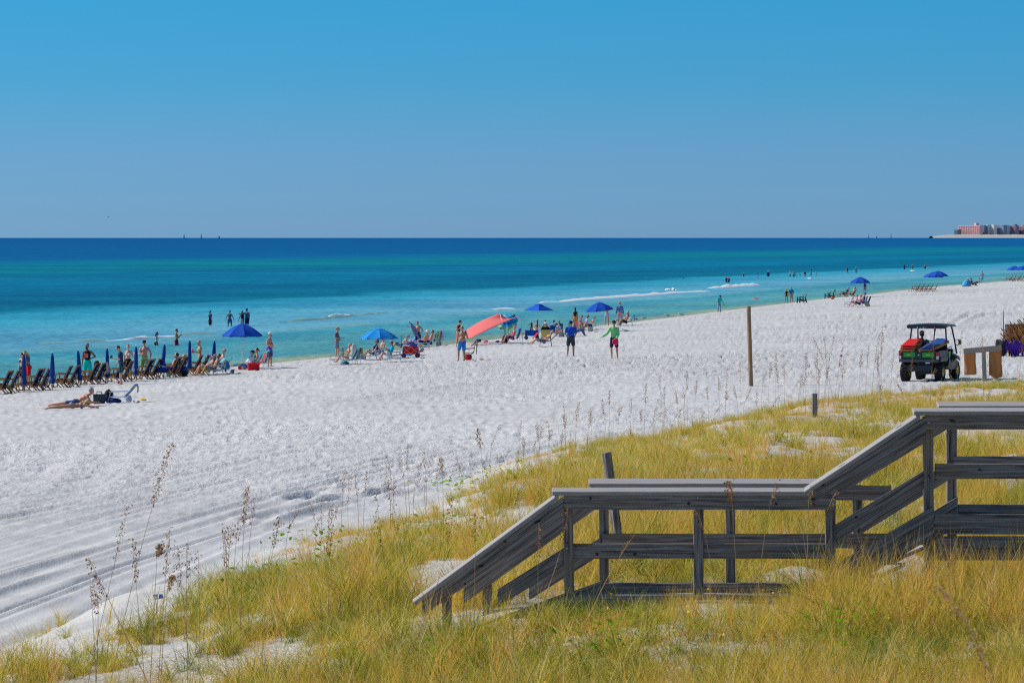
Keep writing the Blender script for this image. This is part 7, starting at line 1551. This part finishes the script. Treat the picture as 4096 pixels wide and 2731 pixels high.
# local: +X forward, y left; length 2.9, width 1.5
def wheel(x, y, r_, w_):
    prof = [(.0, -.5 * w_), (.45 * r_, -.52 * w_), (.50 * r_, -.5 * w_), (.85 * r_, -.52 * w_), (r_, -.36 * w_), (r_, .36 * w_), (.85 * r_, .52 * w_), (.5 * r_, .5 * w_), (.45 * r_, .52 * w_), (0, .5 * w_)]
    wv, wf = lathe(prof[2:8], 20); wo = newmesh('wheel', wv, wf, mat('tyre_rubber', (.022, .022, .024), .9), True, ut); wo.location = (x, y, r_); wo.rotation_euler = (R(90), 0, 0)
    rv, rf = lathe([(0, -.30 * w_), (.2 * r_, -.30 * w_), (.42 * r_, -.44 * w_), (.52 * r_, -.50 * w_), (.52 * r_, .50 * w_), (.42 * r_, .44 * w_), (.2 * r_, .30 * w_), (0, .30 * w_)], 16); newmesh('rim', rv, rf, YLW, True, wo)
    lg = MB()
    for k in range(18):
        an = 2 * math.pi * k / 18
        for sg in (-1, 1): lg.box((math.cos(an + sg * .08) * r_ * 1.0, math.sin(an + sg * .08) * r_ * 1.0, sg * w_ * .24), (.05, .06, w_ * .42), Matrix.Rotation(an + sg * .25, 3, 'Z'))
    o_ = lg.build('tread_lugs', mat('tyre_rubber', (.022, .022, .024), .9), wo); o_['kind'] = 'stuff'
for x_ in (-.80, 1.10):
    for s_ in (1, -1): wheel(x_, s_ * .62, .32, .26)
MB().box((.15, 0, .46), (2.7, .95, .20)).build('chassis', BK, ut)
MB().box((.15, 0, .30), (1.5, .60, .14)).build('skid_plate', BK, ut)
for s_ in (1, -1): MB().tube([(-.80, s_ * .5, .34), (-.80, s_ * .12, .42)], .05, 8).build('axle', DKMETAL, ut); MB().tube([(-.95, s_ * .38, .34), (-.80, s_ * .36, .78)], .035, 8).build('shock_absorber', GREYP, ut)
# cargo bed with tailgate
bd = MB().box((-.72, 0, .78), (1.12, 1.44, .05)).box((-.72, .71, .93), (1.12, .05, .30)).box((-.72, -.71, .93), (1.12, .05, .30)).box((-.17, 0, .93), (.05, 1.44, .30)).build('cargo_bed', BK, ut)
tg_ = MB().box((-1.29, 0, .92), (.05, 1.24, .30)).build('tailgate', BK, ut)
for s_ in (1, -1):
    pnl = MB().box((-1.321, s_ * .345, .935), (.012, .42, .17)).build('green_panel', GRN, tg_)
    MB().box((-1.330, s_ * .345 + .02, .93), (.006, .12, .035)).box((-1.330, s_ * .345 - .06, .935), (.006, .03, .02)).build('yellow_emblem', mat('emblem_yellow', (.62, .60, .05), .5), pnl)
    MB().box((-1.322, s_ * .68, .98), (.03, .09, .11)).build('tail_light', TAILL, ut); MB().box((-1.322, s_ * .68, .84), (.03, .09, .12)).build('reflector', mat('lens_white', (.6, .55, .52), .3, .5), ut)
MB().box((-1.322, 0, .92), (.014, .16, .12)).build('latch_plate', GREYP, tg_); MB().box((-1.332, 0, .93), (.01, .03, .03)).build('latch', LOGO, tg_)
MB().box((-1.31, 0, .72), (.10, 1.40, .10)).build('rear_bumper', GREYP, ut)
for s_ in (1, -1):
    MB().sheet([[(-1.22, s_ * .735, .70), (-.30, s_ * .735, .70)], [(-1.15, s_ * .75, .80), (-.25, s_ * .75, .80)], [(-1.12, s_ * .745, .86), (-.2, s_ * .745, .86)]], .03).build('rear_fender', BK, ut)
    MB().sheet([[(-.12, s_ * .745, .82), (.02, s_ * .745, .80)], [(-.12, s_ * .745, .98), (.10, s_ * .745, .98)]], .03).build('side_panel', GRN, ut); MB().box((-.02, s_ * .752, 1.00), (.22, .02, .05)).build('yellow_stripe', mat('emblem_yellow', (.62, .60, .05), .5), ut)
    # cab sides, doors, fenders
    MB().sheet([[(-.05, s_ * .70, .42), (.30, s_ * .72, .36), (.85, s_ * .72, .42)], [(-.05, s_ * .74, .80), (.30, s_ * .74, .62), (.92, s_ * .74, .78)]], .03).build('door_sill', BK, ut)
    MB().sheet([[(.78, s_ * .74, .62), (.95, s_ * .76, .78), (1.25, s_ * .76, .80), (1.48, s_ * .72, .66)], [(.80, s_ * .50, .82), (.98, s_ * .46, .95), (1.25, s_ * .45, .96), (1.50, s_ * .45, .86)]], .03).build('front_fender', GRN if False else BK, ut)
    MB().box((.45, s_ * .36, .80), (.50, .48, .14)).build('seat', BK, ut); MB().box((.18, s_ * .36, 1.08), (.12, .48, .52), Matrix.Rotation(R(-8), 3, 'Y')).build('seat_back', BK, ut); MB().box((.13, s_ * .36, 1.40), (.08, .24, .16)).build('headrest', BK, ut)
    # roll cage
    MB().tube([(-.10, s_ * .68, .85), (-.12, s_ * .66, 1.40), (-.06, s_ * .62, 1.86), (.05, s_ * .60, 1.92)], .030, 8).build('roll_bar', BK, ut)
    MB().tube([(1.12, s_ * .70, .92), (.92, s_ * .67, 1.40), (.72, s_ * .62, 1.88), (.60, s_ * .60, 1.92)], .030, 8).build('roll_bar', BK, ut); MB().tube([(.05, s_ * .60, 1.92), (.60, s_ * .60, 1.92)], .028, 8).build('roll_bar', BK, ut)
    MB().tube([(.86, s_ * .70, 1.38), (.86, s_ * .86, 1.42), (.86, s_ * .86, 1.24), (.95, s_ * .69, 1.22)], .015, 6).build('mirror_arm', BK, ut); MB().box((.86, s_ * .88, 1.33), (.03, .10, .17)).build('mirror', GREYP, ut)
    MB().tube([(-.10, s_ * .68, 1.12), (.25, s_ * .72, 1.20), (.60, s_ * .72, 1.0)], .014, 6).build('side_rail', BK, ut)
MB().tube([(-.12, -.66, 1.40), (-.12, .66, 1.40)], .018, 6).build('cross_bar', BK, ut); MB().tube([(-.06, -.62, 1.86), (-.06, .62, 1.86)], .028, 8).build('cross_bar', BK, ut)
hd2 = MB().sheet([[(.95, y_, z_) for y_, z_ in ((-.46, .92), (0, .98), (.46, .92))], [(1.35, y_, z_) for y_, z_ in ((-.45, .90), (0, .95), (.45, .90))], [(1.62, y_, z_) for y_, z_ in ((-.40, .74), (0, .78), (.40, .74))], [(1.66, y_, z_) for y_, z_ in ((-.40, .50), (0, .50), (.40, .50))]], .03).build('bonnet', GRN, ut)
MB().box((.92, 0, .98), (.16, 1.2, .22)).build('dashboard', BK, ut); wv, wf = lathe([(.16, -.012), (.18, 0), (.16, .012), (.145, 0), (.16, -.012)], 18); st = newmesh('steering_wheel', wv, wf, BK, True, ut); st.location = (.72, .36, 1.10); st.rotation_euler = (0, R(-62), 0)
# canopy
cr_ = []
for x_ in np.linspace(-.30, .86, 6): cr_.append([(x_, y_, 1.945 + .035 * math.cos(y_ * 2.2) - (.04 if x_ > .8 or x_ < -.28 else 0)) for y_ in np.linspace(-.74, .74, 8)])
MB().sheet(cr_, .05).build('canopy', BK, ut)
MB().sheet([[(-.32, y_, 1.93) for y_ in np.linspace(-.74, .74, 5)], [(-.33, y_, 1.83) for y_ in np.linspace(-.70, .70, 5)]], .02).build('canopy_rear_lip', BK, ut)
for y_, m_ in ((.22, TURQ), (.12, YELLOW), (.05, PINK), (-.30, PINK), (.33, WHITE)): MB().box((-.345, y_, 1.86), (.01, .035, .06)).build('sticker', m_, ut)
MB().tube([(-.33, -.33, 1.84), (-.33, -.31, 1.72)], .016, 5).build('hanging_tag', DKRED, ut)
MB().tube([(-.12, -.12, .95), (-.10, -.20, 1.38), (-.04, -.22, 1.86)], .022, 6).build('centre_post', BK, ut)
# number of passengers: the driver's head behind the load
drv = person('driver seen from behind in a dark cap inside the black buggy', loc=U0 + Matrix.Rotation(ut.rotation_euler.z, 3, 'Z') @ Vector((.42, .36, 0)), seat=.92, head=90 - 22, H=1.74, pose=dict(lean=-8, lL=((1, .1, .1), (.35, .05, -1)), lR=((1, .1, .1), (.35, .05, -1)), aL=((.7, .2, -.6), (1, -.1, .2)), aR=((.7, .2, -.6), (1, -.1, .2))), top=('tee', GREY), bottom=('shorts', KHAKI), skin='dark', hair='black', hat=('cap', GREY))
def folded_chair(loc, rz, tiltx, label, m_, group, big=1.0):
    r0 = empty('folded_wooden_chair', loc, rz, label, 'folded chair', group); r0.rotation_euler = (tiltx, 0, rz)
    w = .27 * big
    for s_ in (1, -1):
        MB().bar((s_ * w, 0, -.45), (s_ * w, 0, .50), .05, .03).build('frame_rail', TEAK, r0); MB().bar((s_ * (w - .05), .035, -.50), (s_ * (w - .05), .035, .36), .045, .03).build('frame_rail', TEAK, r0); MB().bar((s_ * (w + .04), .03, -.2), (s_ * (w + .04), .03, .38), .05, .025).build('armrest', TEAK, r0)
    for z_ in (-.42, .0, .47): MB().bar((-w, 0, z_), (w, 0, z_), .04, .03, side=(0, 0, 1)).build('cross_bar', TEAK, r0)
    MB().sheet([[(x_, -.05 - .02 * math.sin(4 * z_), z_) for x_ in (-w + .02, 0, w - .02)] for z_ in np.linspace(-.52, .47, 6)], .012).build('sling', m_, r0); MB().tube([(-w + .05, -.05, .36), (w - .05, -.05, .36)], .05, 8).build('pillow', m_, r0)
    return r0
MU = Matrix.Translation(U0) @ Matrix.Rotation(ut.rotation_euler.z, 4, 'Z')
fc0 = None
for k in range(3):
    p = MU @ Vector((-.98 + .09 * k, .42, 1.15 + .08 * k)); folded_chair(p, ut.rotation_euler.z + R(90) + math.pi, R(-80), ['rearmost', 'middle', 'foremost'][k] + ' of three folded chairs with red slings in the buggy bed', RED, 'folded chairs with red slings in the buggy', .88)
for k in range(6):
    p = MU @ Vector((-.96 + .06 * k, -.24 - .06 * k, 1.15 + .038 * k)); folded_chair(p, ut.rotation_euler.z + R(90) + math.pi, R(-83), ['rearmost', 'second', 'third', 'fourth', 'fifth', 'foremost'][k] + ' of six folded chairs with blue slings in the buggy bed', cloth('buggy_blue_sling', (.02, .08, .26)), 'folded chairs with blue slings in the buggy', .82)
# ================================================================== T shaped rack with hanging sacks
T0 = G(3938, 1524); tp = FPX / T0.y
rk = empty('wooden_rack', T0, 0, 'grey T shaped wooden rack standing at the edge of the dune grass', 'rack')
hT = (1524 - 1388) / tp; WG2 = wood_mat('rack_wood', (.20, .15, .11), (.44, .36, .29), (.50, .36, .25)); WG3 = wood_mat('rack_wood_upright', (.20, .15, .11), (.44, .36, .29), (.50, .36, .25), up=True)
xl, xr = (3852 - 3938) / tp, (4004 - 3938) / tp
o = MB().bar((0.02, .0, -.3), (-.045 + .0, 0, hT), .135, .135).build('post', WG3, rk)
MB().bar((xl, -.10, hT - .145), (xr, -.10, hT - .02), .06, .19, side=(0, 1, 0)).build('cross_board', WG2, rk)
for x_, z_ in ((-.52, .05), (-.40, .06), (-.40, -.04), (.40, .08), (.50, .02)): bolt('bolt', rk.location + Vector((x_, -.14, hT - .08 + x_ * .09 + z_)), rk, .012)
SACK = leaf_mat('tan_canvas', [(0, (.62, .32, .12)), (1, (.68, .36, .14))], .5)
def sack(xa, xb, lab, y_, zt, zb, flip):
    g_ = [[(x__ + .01 * math.sin(i * 1.7), y_ + .035 * math.sin(j * 1.3 + i * .5) * (i / 6) + (.05 if False else 0), zt + (zb - zt) * i / 6 - (.05 * math.sin(math.pi * j / 5) if i == 6 and flip else 0)) for j, x__ in enumerate(np.linspace(xa + .012 * i, xb + .008 * i, 6))] for i in range(7)]
    o_ = MB().sheet(g_, .02).build('hanging_sack', SACK, None, True); o_.location = T0; tag(o_, lab, 'canvas sheet')
    f_ = MB().sheet([[(x__ - (.05 if flip else 0), y_ + .16, zt + (zb - zt) * t_ * (.96 if flip else 1.03)) for x__ in np.linspace(xa + .05, xb + .02, 4)] for t_ in (0, .5, 1)], .02).build('back_fold', SACK, o_)
sack((3853 - 3938) / tp, (3900 - 3938) / tp, 'left tan canvas sheet hanging from the wooden rack, showing a dark fold', -.05, hT - .16, (1524 - 1497) / tp, False)
sack((3957 - 3938) / tp, (4004 - 3938) / tp, 'right tan canvas sheet hanging from the wooden rack, with rounded bottom', -.05, hT - .10, (1524 - 1506) / tp, True)
# ================================================================== trailer stacked with folded chairs
R0 = G(4085, 1424); rp = FPX / R0.y
tl_ = empty('flat_trailer', R0, 0, 'flat trailer heaped with folded wooden chairs at the right picture edge', 'trailer')
def RL(px, py, dy=0): v = at(px, py, R0.y + dy); return v - R0
MB().box((1.35, .6, .42), (3.6, 1.5, .08)).build('trailer_bed', WG2, tl_); MB().box((1.35, -.17, .38), (3.6, .06, .13)).build('side_rail', mat('galvanised_rail', (.30, .32, .34), .5, .4, metal=.4), tl_)
MB().tube([RL(4013, 1400, -.1), RL(4014, 1330, -.1), RL(4013, 1243, -.1)], [.030, .028, .018], 8).build('corner_post', cloth('grey_pole', (.20, .23, .28)), tl_); MB().tube([RL(4029, 1390, .9), RL(4029, 1298, .9)], .03, 8).build('corner_post', cloth('grey_pole', (.20, .23, .28)), tl_)
MB().box((RL(4085, 1312, 1.4)), (1.4, .05, .35)).build('back_board', WG2, tl_)
for px, py, dy in ((4009, 1404, -.35), (3994, 1372, 1.7)):
    wv, wf = lathe([(.0, -.10), (.14, -.11), (.30, -.11), (.34, -.07), (.34, .07), (.30, .11), (.14, .11), (0, .10)], 18); wo = newmesh('wheel', wv, wf, mat('tyre_rubber', (.022, .022, .024), .9), True, tl_); p = RL(px, py, dy); wo.location = (p.x, p.y, .34); wo.rotation_euler = (R(90), 0, R(78))
r5 = random.Random(12)
def rail_chair(label):
    r0 = empty('folded_wooden_chair', (0, 0, 0), 0, label, 'folded chair', 'folded chairs heaped on the trailer')
    for k_, (x_, ln_, fx) in enumerate(((-.24, .40, -.05), (-.18, .28, -.02), (.18, .34, .02), (.25, .46, .05))):
        MB().bar((x_, 0, -.42), (x_ + fx, .02, ln_), .05, .028).tube([(x_ + fx, .02, ln_), (x_ + fx * 1.1, .02, ln_ + .07)], [.026, .010], 6).build('frame_rail', TEAK, r0)
    for z_ in (-.38, .05): MB().bar((-.26, 0, z_), (.26, 0, z_), .04, .03, side=(0, 0, 1)).build('cross_bar', TEAK, r0)
    MB().sheet([[(x_, .03, z_) for x_ in (-.22, 0, .22)] for z_ in (-.40, -.1, .20)], .06).build('sling', cloth('dark_navy_sling', (.008, .012, .05)), r0)
    return r0
q0 = rail_chair('folded wooden chair heaped on the trailer')
for k in range(34):
    col_, row_ = k % 11, k // 11
    px = 4036 + col_ * 10.5 + row_ * 3 + r5.uniform(-3, 3); py = 1368 - (row_ - 1) * 17 - col_ * 4.5 + r5.uniform(-5, 5)
    q_ = q0 if k == 0 else copy_tree(q0); q_.location = at(px, py, R0.y + .2 + row_ * .25 + r5.uniform(-.1, .1))
    q_.rotation_euler = (R(24 + r5.uniform(-9, 9)), R(-34 + r5.uniform(-12, 12)), R(-58 + r5.uniform(-12, 12)))
for k in range(7):
    px = 4018 + 13 * k; p = at(px, 1374 + r5.uniform(-8, 8), R0.y - .25)
    V_ = []; F_ = []; nn = 8; ln = .55 + .25 * (k in (4, 5, 6))
    mb_ = MB().tube([(0, 0, .12), (.02, -.03, -.10), (.05 + .04 * (k % 3), -.05, -.30), (.06, -.02, -ln)], [.04, .075, .06, .02], 9); o_ = mb_.build('furled_umbrella', PURPLE, None, True); o_.location = p; o_.rotation_euler = (0, 0, k * .7)
    tag(o_, 'violet furled cloth hanging over the side of the trailer', 'umbrella', 'violet furled cloths on the trailer')

# ================================================================== waves and foam
FOAM = mat('sea_foam', (.80, .80, .76), .9, .1, bump=.5, bscale=3); SWELL = mat('sandy_wave_face', (.20, .40, .36), .6, .2, var=.15, vscale=.4)
def wave(pts_px, h, wid, label, m_, seed, dens=1.0, name='breaking_wave', rag=.8):
    wid *= .42
    P_ = [onwater(a_, b_) for a_, b_ in pts_px]; V_ = []; F_ = []; r_ = np.random.RandomState(seed)
    L = [0]
    for a_, b_ in zip(P_, P_[1:]): L.append(L[-1] + (b_ - a_).length)
    n_ = max(12, int(L[-1] / (.8 if L[-1] < 80 else 2.0))); ts = np.linspace(0, L[-1], n_)
    X_ = np.interp(ts, L, [p.x for p in P_]); Y_ = np.interp(ts, L, [p.y for p in P_]); prof = ((-1, -.04), (-.5, .5), (-.1, 1.0), (.25, .7), (1, -.04))
    for i, t_ in enumerate(ts):
        e_ = math.sin(math.pi * i / (n_ - 1)) ** .35; v_ = max(.0, e_ * (1 - rag / 2 + rag * 1.3 * float(fbm(np.array([t_ / 3.5]), np.array([seed * 3.3]), seed, 3)[0]) + rag * .3))
        dx, dy = (X_[min(i + 1, n_ - 1)] - X_[max(i - 1, 0)]), (Y_[min(i + 1, n_ - 1)] - Y_[max(i - 1, 0)]); l_ = math.hypot(dx, dy) + 1e-9; nx, ny = -dy / l_, dx / l_
        for a_, z_ in prof: V_.append((X_[i] + nx * a_ * wid * (.4 + .6 * v_) + r_.uniform(-.05, .05), Y_[i] + ny * a_ * wid * (.4 + .6 * v_), z_ * h * v_ + (.02 if z_ > 0 else 0)))
    k_ = len(prof)
    for i in range(n_ - 1):
        for j in range(k_ - 1): F_.append((i * k_ + j, (i + 1) * k_ + j, (i + 1) * k_ + j + 1, i * k_ + j + 1))
    o_ = newmesh(name, V_, F_, m_, True); tag(o_, label, None, None, 'stuff'); return o_
wave([(395, 1365), (480, 1361), (600, 1353), (690, 1347), (715, 1345)], .22, .9, 'white crest of the small breaker behind the closed umbrellas', FOAM, 1, rag=1.1)
wave([(150, 1374), (300, 1369), (420, 1363)], .16, 1.4, 'sandy face of the small breaker at the left', SWELL, 2); wave([(700, 1341), (800, 1335), (850, 1331)], .14, 1.4, 'pale sandy ripple left of the blue umbrella', SWELL, 12)
wave([(1314, 1273), (1340, 1270), (1378, 1268), (1405, 1266)], .38, 1.0, 'short white tumbling crest in the middle left', FOAM, 3, rag=.4); wave([(1140, 1287), (1250, 1280), (1330, 1272), (1450, 1260), (1550, 1250)], .24, 1.6, 'sandy green swell carrying the short white crest', SWELL, 4)
wave([(1250, 1315), (1330, 1311), (1420, 1305), (1500, 1298)], .12, 1.4, 'faint pale line of a wave near the man with the towel', SWELL, 5); wave([(1970, 1238), (2010, 1236), (2060, 1235)], .16, 1.0, 'faint pale streak left of the striped umbrella', FOAM, 6)
wave([(2232, 1208), (2300, 1201), (2400, 1193), (2500, 1187), (2600, 1180), (2700, 1173), (2780, 1169), (2850, 1167)], .26, 1.9, 'long thin white breaker in the middle of the bay', FOAM, 7, rag=.5)
wave([(2160, 1212), (2200, 1209), (2256, 1207)], .24, 1.2, 'small broken end of the long white breaker', FOAM, 8)
def splash(px, py, wpx, hpx, label, seed):
    c = onwater(px, py); pp = FPX / c.y; r_ = random.Random(seed); mb = MB()
    for k in range(16):
        u_ = r_.uniform(-1, 1); hh_ = hpx / pp * (1 - u_ * u_ * .8) * r_.uniform(.35, 1); mb.ell((u_ * wpx / pp / 2, r_.uniform(-1.5, 1.5), hh_ * .3), (wpx / pp * r_.uniform(.04, .11), r_.uniform(.5, 1.4), hh_ * .6), None, 7, 5)
    mb.v = [(x + r_.uniform(-.04, .04), y, z + r_.uniform(-.04, .04)) for x, y, z in mb.v]
    o_ = mb.build('wave_splash', FOAM, None, True); o_.location = c; tag(o_, label, None, None, 'stuff')
splash(2684, 1160, 44, 11, 'rounded white splash of a plunging wave', 3); splash(3236, 1115, 14, 6, 'small white splash behind the wading family', 5); splash(3652, 1085, 20, 6, 'white splash at the feet of the bare chested boy', 7)
if 0: wave([(2660, 1158), (2680, 1157.6), (2706, 1157.3)], .62, 1.2, 'rounded white splash of a plunging wave', FOAM, 9, rag=.4)
wave([(2838, 1153), (2890, 1150), (2940, 1147), (2990, 1143), (3028, 1139)], .36, 2.2, 'white breaker right of the hugging couple', FOAM, 10, rag=.5)

wave([(3935, 1122), (3960, 1118), (3990, 1115), (4030, 1113)], .20, 2.0, 'yellowish wash running up the beach right of the walking man', SWELL, 14)
# wavelets of the wash along the beach
# ================================================================== far shore and sea marks
DF = 19600.0
FS = FPX / DF
def FX(px): return (px - 2048) / FS
def FZ(py): return EYE + (946 - py) / FS
hl = []; nseg = 60
cape = bpy.data.materials.new('far_dune_sand'); cape.use_nodes = True; b = cape.node_tree.nodes['Principled BSDF']; b.inputs['Base Color'].default_value = (.42, .39, .35, 1); b.inputs['Roughness'].default_value = .95
scrub = mat('far_scrub', (.10, .13, .13), .95, .05, var=.4, vscale=.02)
def ridge(name, px0, px1, ybase, ytop, m_, seed, depth, y0, lab, jag=3.0):
    rows = []; xs = np.linspace(px0, px1, 70); taper = np.clip((xs - px0) / 90, 0.05, 1)
    hh_ = (ybase - ytop) * taper + jag * fbm(xs / 18.0, np.full(70, seed * 1.0), seed, 3) * taper
    for j, f_ in enumerate((0, .55, 1, .6, 0)): rows.append([(FX(x_), y0 + depth * (j - 2) * .5, FZ(ybase) + max(.0, h_ / FS * f_) if j not in (0, 4) else -3) for x_, h_ in zip(xs, hh_)])
    o_ = newmesh(name, [p for r_ in rows for p in r_], [tuple(q) for q in grid_faces(5, 70)], m_, True); tag(o_, lab, None, None, 'structure'); return o_
ridge('sand_spit', 3718, 4500, 945, 938.5, cape, 3, 120, DF - 60, 'pale sand spit on the horizon', 2.0); ridge('far_scrub_hill', 3812, 4500, 944, 931.5, scrub, 5, 120, DF + 140, 'dark scrub belt behind the sand spit', 4.0)
def tower(px0, px1, ytop, floors, bays, label, wallc, darkc, y_, style='balcony', roof=None, name='hotel_tower', top_box=None):
    x0, x1 = FX(px0), FX(px1); z1 = FZ(ytop); yaw = R(-52); dp = 24.0; w_ = max(12, ((x1 - x0) - dp * math.sin(-yaw) * .6) / math.cos(yaw)); r0 = empty(name, ((x0 + x1) / 2, y_, 0), yaw, label, 'building')
    wm = mat('facade_' + name + str(px0), wallc, .9, .1); dm = mat('recess_' + str(darkc), darkc, .6, .3)
    MB().box((0, dp / 2, z1 / 2), (w_, dp, z1)).build('wall', wm, r0)
    fh = (z1 - 10) / floors; bw_ = w_ / bays
    wme = None
    for i in range(floors):
        for j in range(bays):
            if wme is None: wo = MB().box((0, 0, 0), (bw_ * .58, 1.2, fh * .52)).build('window', dm, r0); wme = wo.data
            else: wo = bpy.data.objects.new('window', wme); COL.objects.link(wo); wo.parent = r0
            wo.location = (-w_ / 2 + bw_ * (j + .5), -.2, 10 + fh * (i + .45))
        if style == 'balcony': MB().box((0, -1.0, 10 + fh * i), (w_ * .98, 2.0, fh * .16)).build('balcony', wm, r0)
    if top_box: MB().box((((FX(top_box[0]) + FX(top_box[1])) / 2 - (x0 + x1) / 2) * .8, 12, z1 + (ytop - top_box[2]) / FS / 2), (FX(top_box[1]) - FX(top_box[0]), 20, (ytop - top_box[2]) / FS)).build('roof_house', wm, r0)
    return r0
tower(3818, 3840, 918, 4, 3, 'small grey building at the left foot of the pink hotel', (.22, .27, .30), (.06, .09, .12), DF + 60)
tower(3841, 3924, 902, 9, 12, 'long pink hotel with rows of balconies', (.86, .50, .45), (.24, .17, .20), DF + 70, top_box=(3916, 3928, 892))
tower(3925, 3945, 901, 9, 3, 'side wing right of the pink hotel, its shade coloured in as dusky blue', (.34, .37, .46), (.18, .20, .27), DF + 64, style='plain'); tower(3946, 3960, 899, 9, 2, 'pale narrow tower between the shaded wing and the cream block', (.70, .70, .66), (.25, .30, .36), DF + 62)  # side wing: the hotel's shaded side put in as a wall colour
tower(3962, 3984, 900, 8, 2, 'plain cream tower block with blank wall', (.85, .78, .66), (.72, .66, .56), DF + 60, style='plain'); tower(3985, 4022, 900, 8, 5, 'broad dark blue grey tower block', (.27, .33, .43), (.18, .22, .30), DF + 66, style='plain')
tower(4023, 4036, 901, 8, 2, 'narrow light grey tower right of the dark block', (.55, .58, .62), (.22, .26, .32), DF + 60); tower(4037, 4072, 902, 9, 5, 'dark tower with reddish stepped side near the picture edge', (.38, .28, .33), (.22, .17, .22), DF + 68, top_box=(4058, 4068, 897)); tower(4073, 4130, 904, 9, 6, 'reddish brown block cut by the right picture edge', (.55, .32, .30), (.24, .17, .22), DF + 62, top_box=(4080, 4090, 900))
# sailing boats and marks on the horizon
def boat(px, pyt, wpx, label, col=(.15, .18, .25)):
    r0 = empty('far_boat', (FX(px), DF - 300, 0), 0, label, 'boat'); m_ = mat('boat_paint_haze' + str(col), col, .8); z0 = FZ(945)
    MB().box((0, 0, 4), (wpx / FS, 6, 8)).build('hull', m_, r0); MB().box((0, 0, (z0 + FZ(pyt)) / 2), (wpx * .55 / FS, 4, (FZ(pyt) - z0))).build('cabin', m_, r0); return r0
boat(757, 938, 6, 'left one of two hazy ships on the horizon at the left', (.50, .66, .80)); boat(825, 937, 6, 'right one of two hazy ships on the horizon at the left', (.50, .66, .80)); boat(895, 948, 5, 'tiny reddish boat on the horizon', (.4, .12, .10))  # pale blue of the two ships is air haze painted into their colour
def mast(px, pyt, label, w_=2.0):
    r0 = empty('sail_boat', (FX(px), DF - 300, 0), 0, label, 'boat'); m_ = mat('sail_haze', (.50, .68, .84), .8); MB().box((0, 0, 4), (5 / FS, 5, 8)).build('hull', m_, r0); zt = FZ(pyt); newmesh('sail', [(-w_ / FS, 0, 6), (w_ / FS, 0, 6), (0, 0, zt), (-w_ / FS, 2, 6), (w_ / FS, 2, 6), (0, 2, zt)], [(0, 1, 2), (5, 4, 3), (0, 2, 5, 3), (1, 4, 5, 2), (0, 3, 4, 1)], m_, False, r0); return r0  # sail and hull colour carries painted distance haze
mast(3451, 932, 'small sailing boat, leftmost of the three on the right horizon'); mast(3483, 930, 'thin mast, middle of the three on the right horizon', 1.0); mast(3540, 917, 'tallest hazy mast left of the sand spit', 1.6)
# ================================================================== settle the soft bodies
def settle():
    dg = bpy.context.evaluated_depsgraph_get(); dg.update(); res = []
    for o in REM: res.append(bpy.data.meshes.new_from_object(o.evaluated_get(dg)))
    for o, me in zip(REM, res):
        nm = o.name
        if nm in FING:
            v, f = FING[nm]; n0 = len(me.vertices); V0 = np.empty(n0 * 3); me.vertices.foreach_get('co', V0)
            fl = [tuple(p.vertices) for p in me.polygons]; me2 = bpy.data.meshes.new(nm); me2.from_pydata(V0.reshape(-1, 3).tolist() + [tuple(p) for p in v], [], fl + [tuple(i + n0 for i in q) for q in f])
            for m_ in me.materials: me2.materials.append(m_)
            me2.polygons.foreach_set('use_smooth', [True] * len(me2.polygons)); bpy.data.meshes.remove(me); me = me2
        old = o.data; o.modifiers.clear(); o.data = me
        if old.users == 0: bpy.data.meshes.remove(old)
settle()
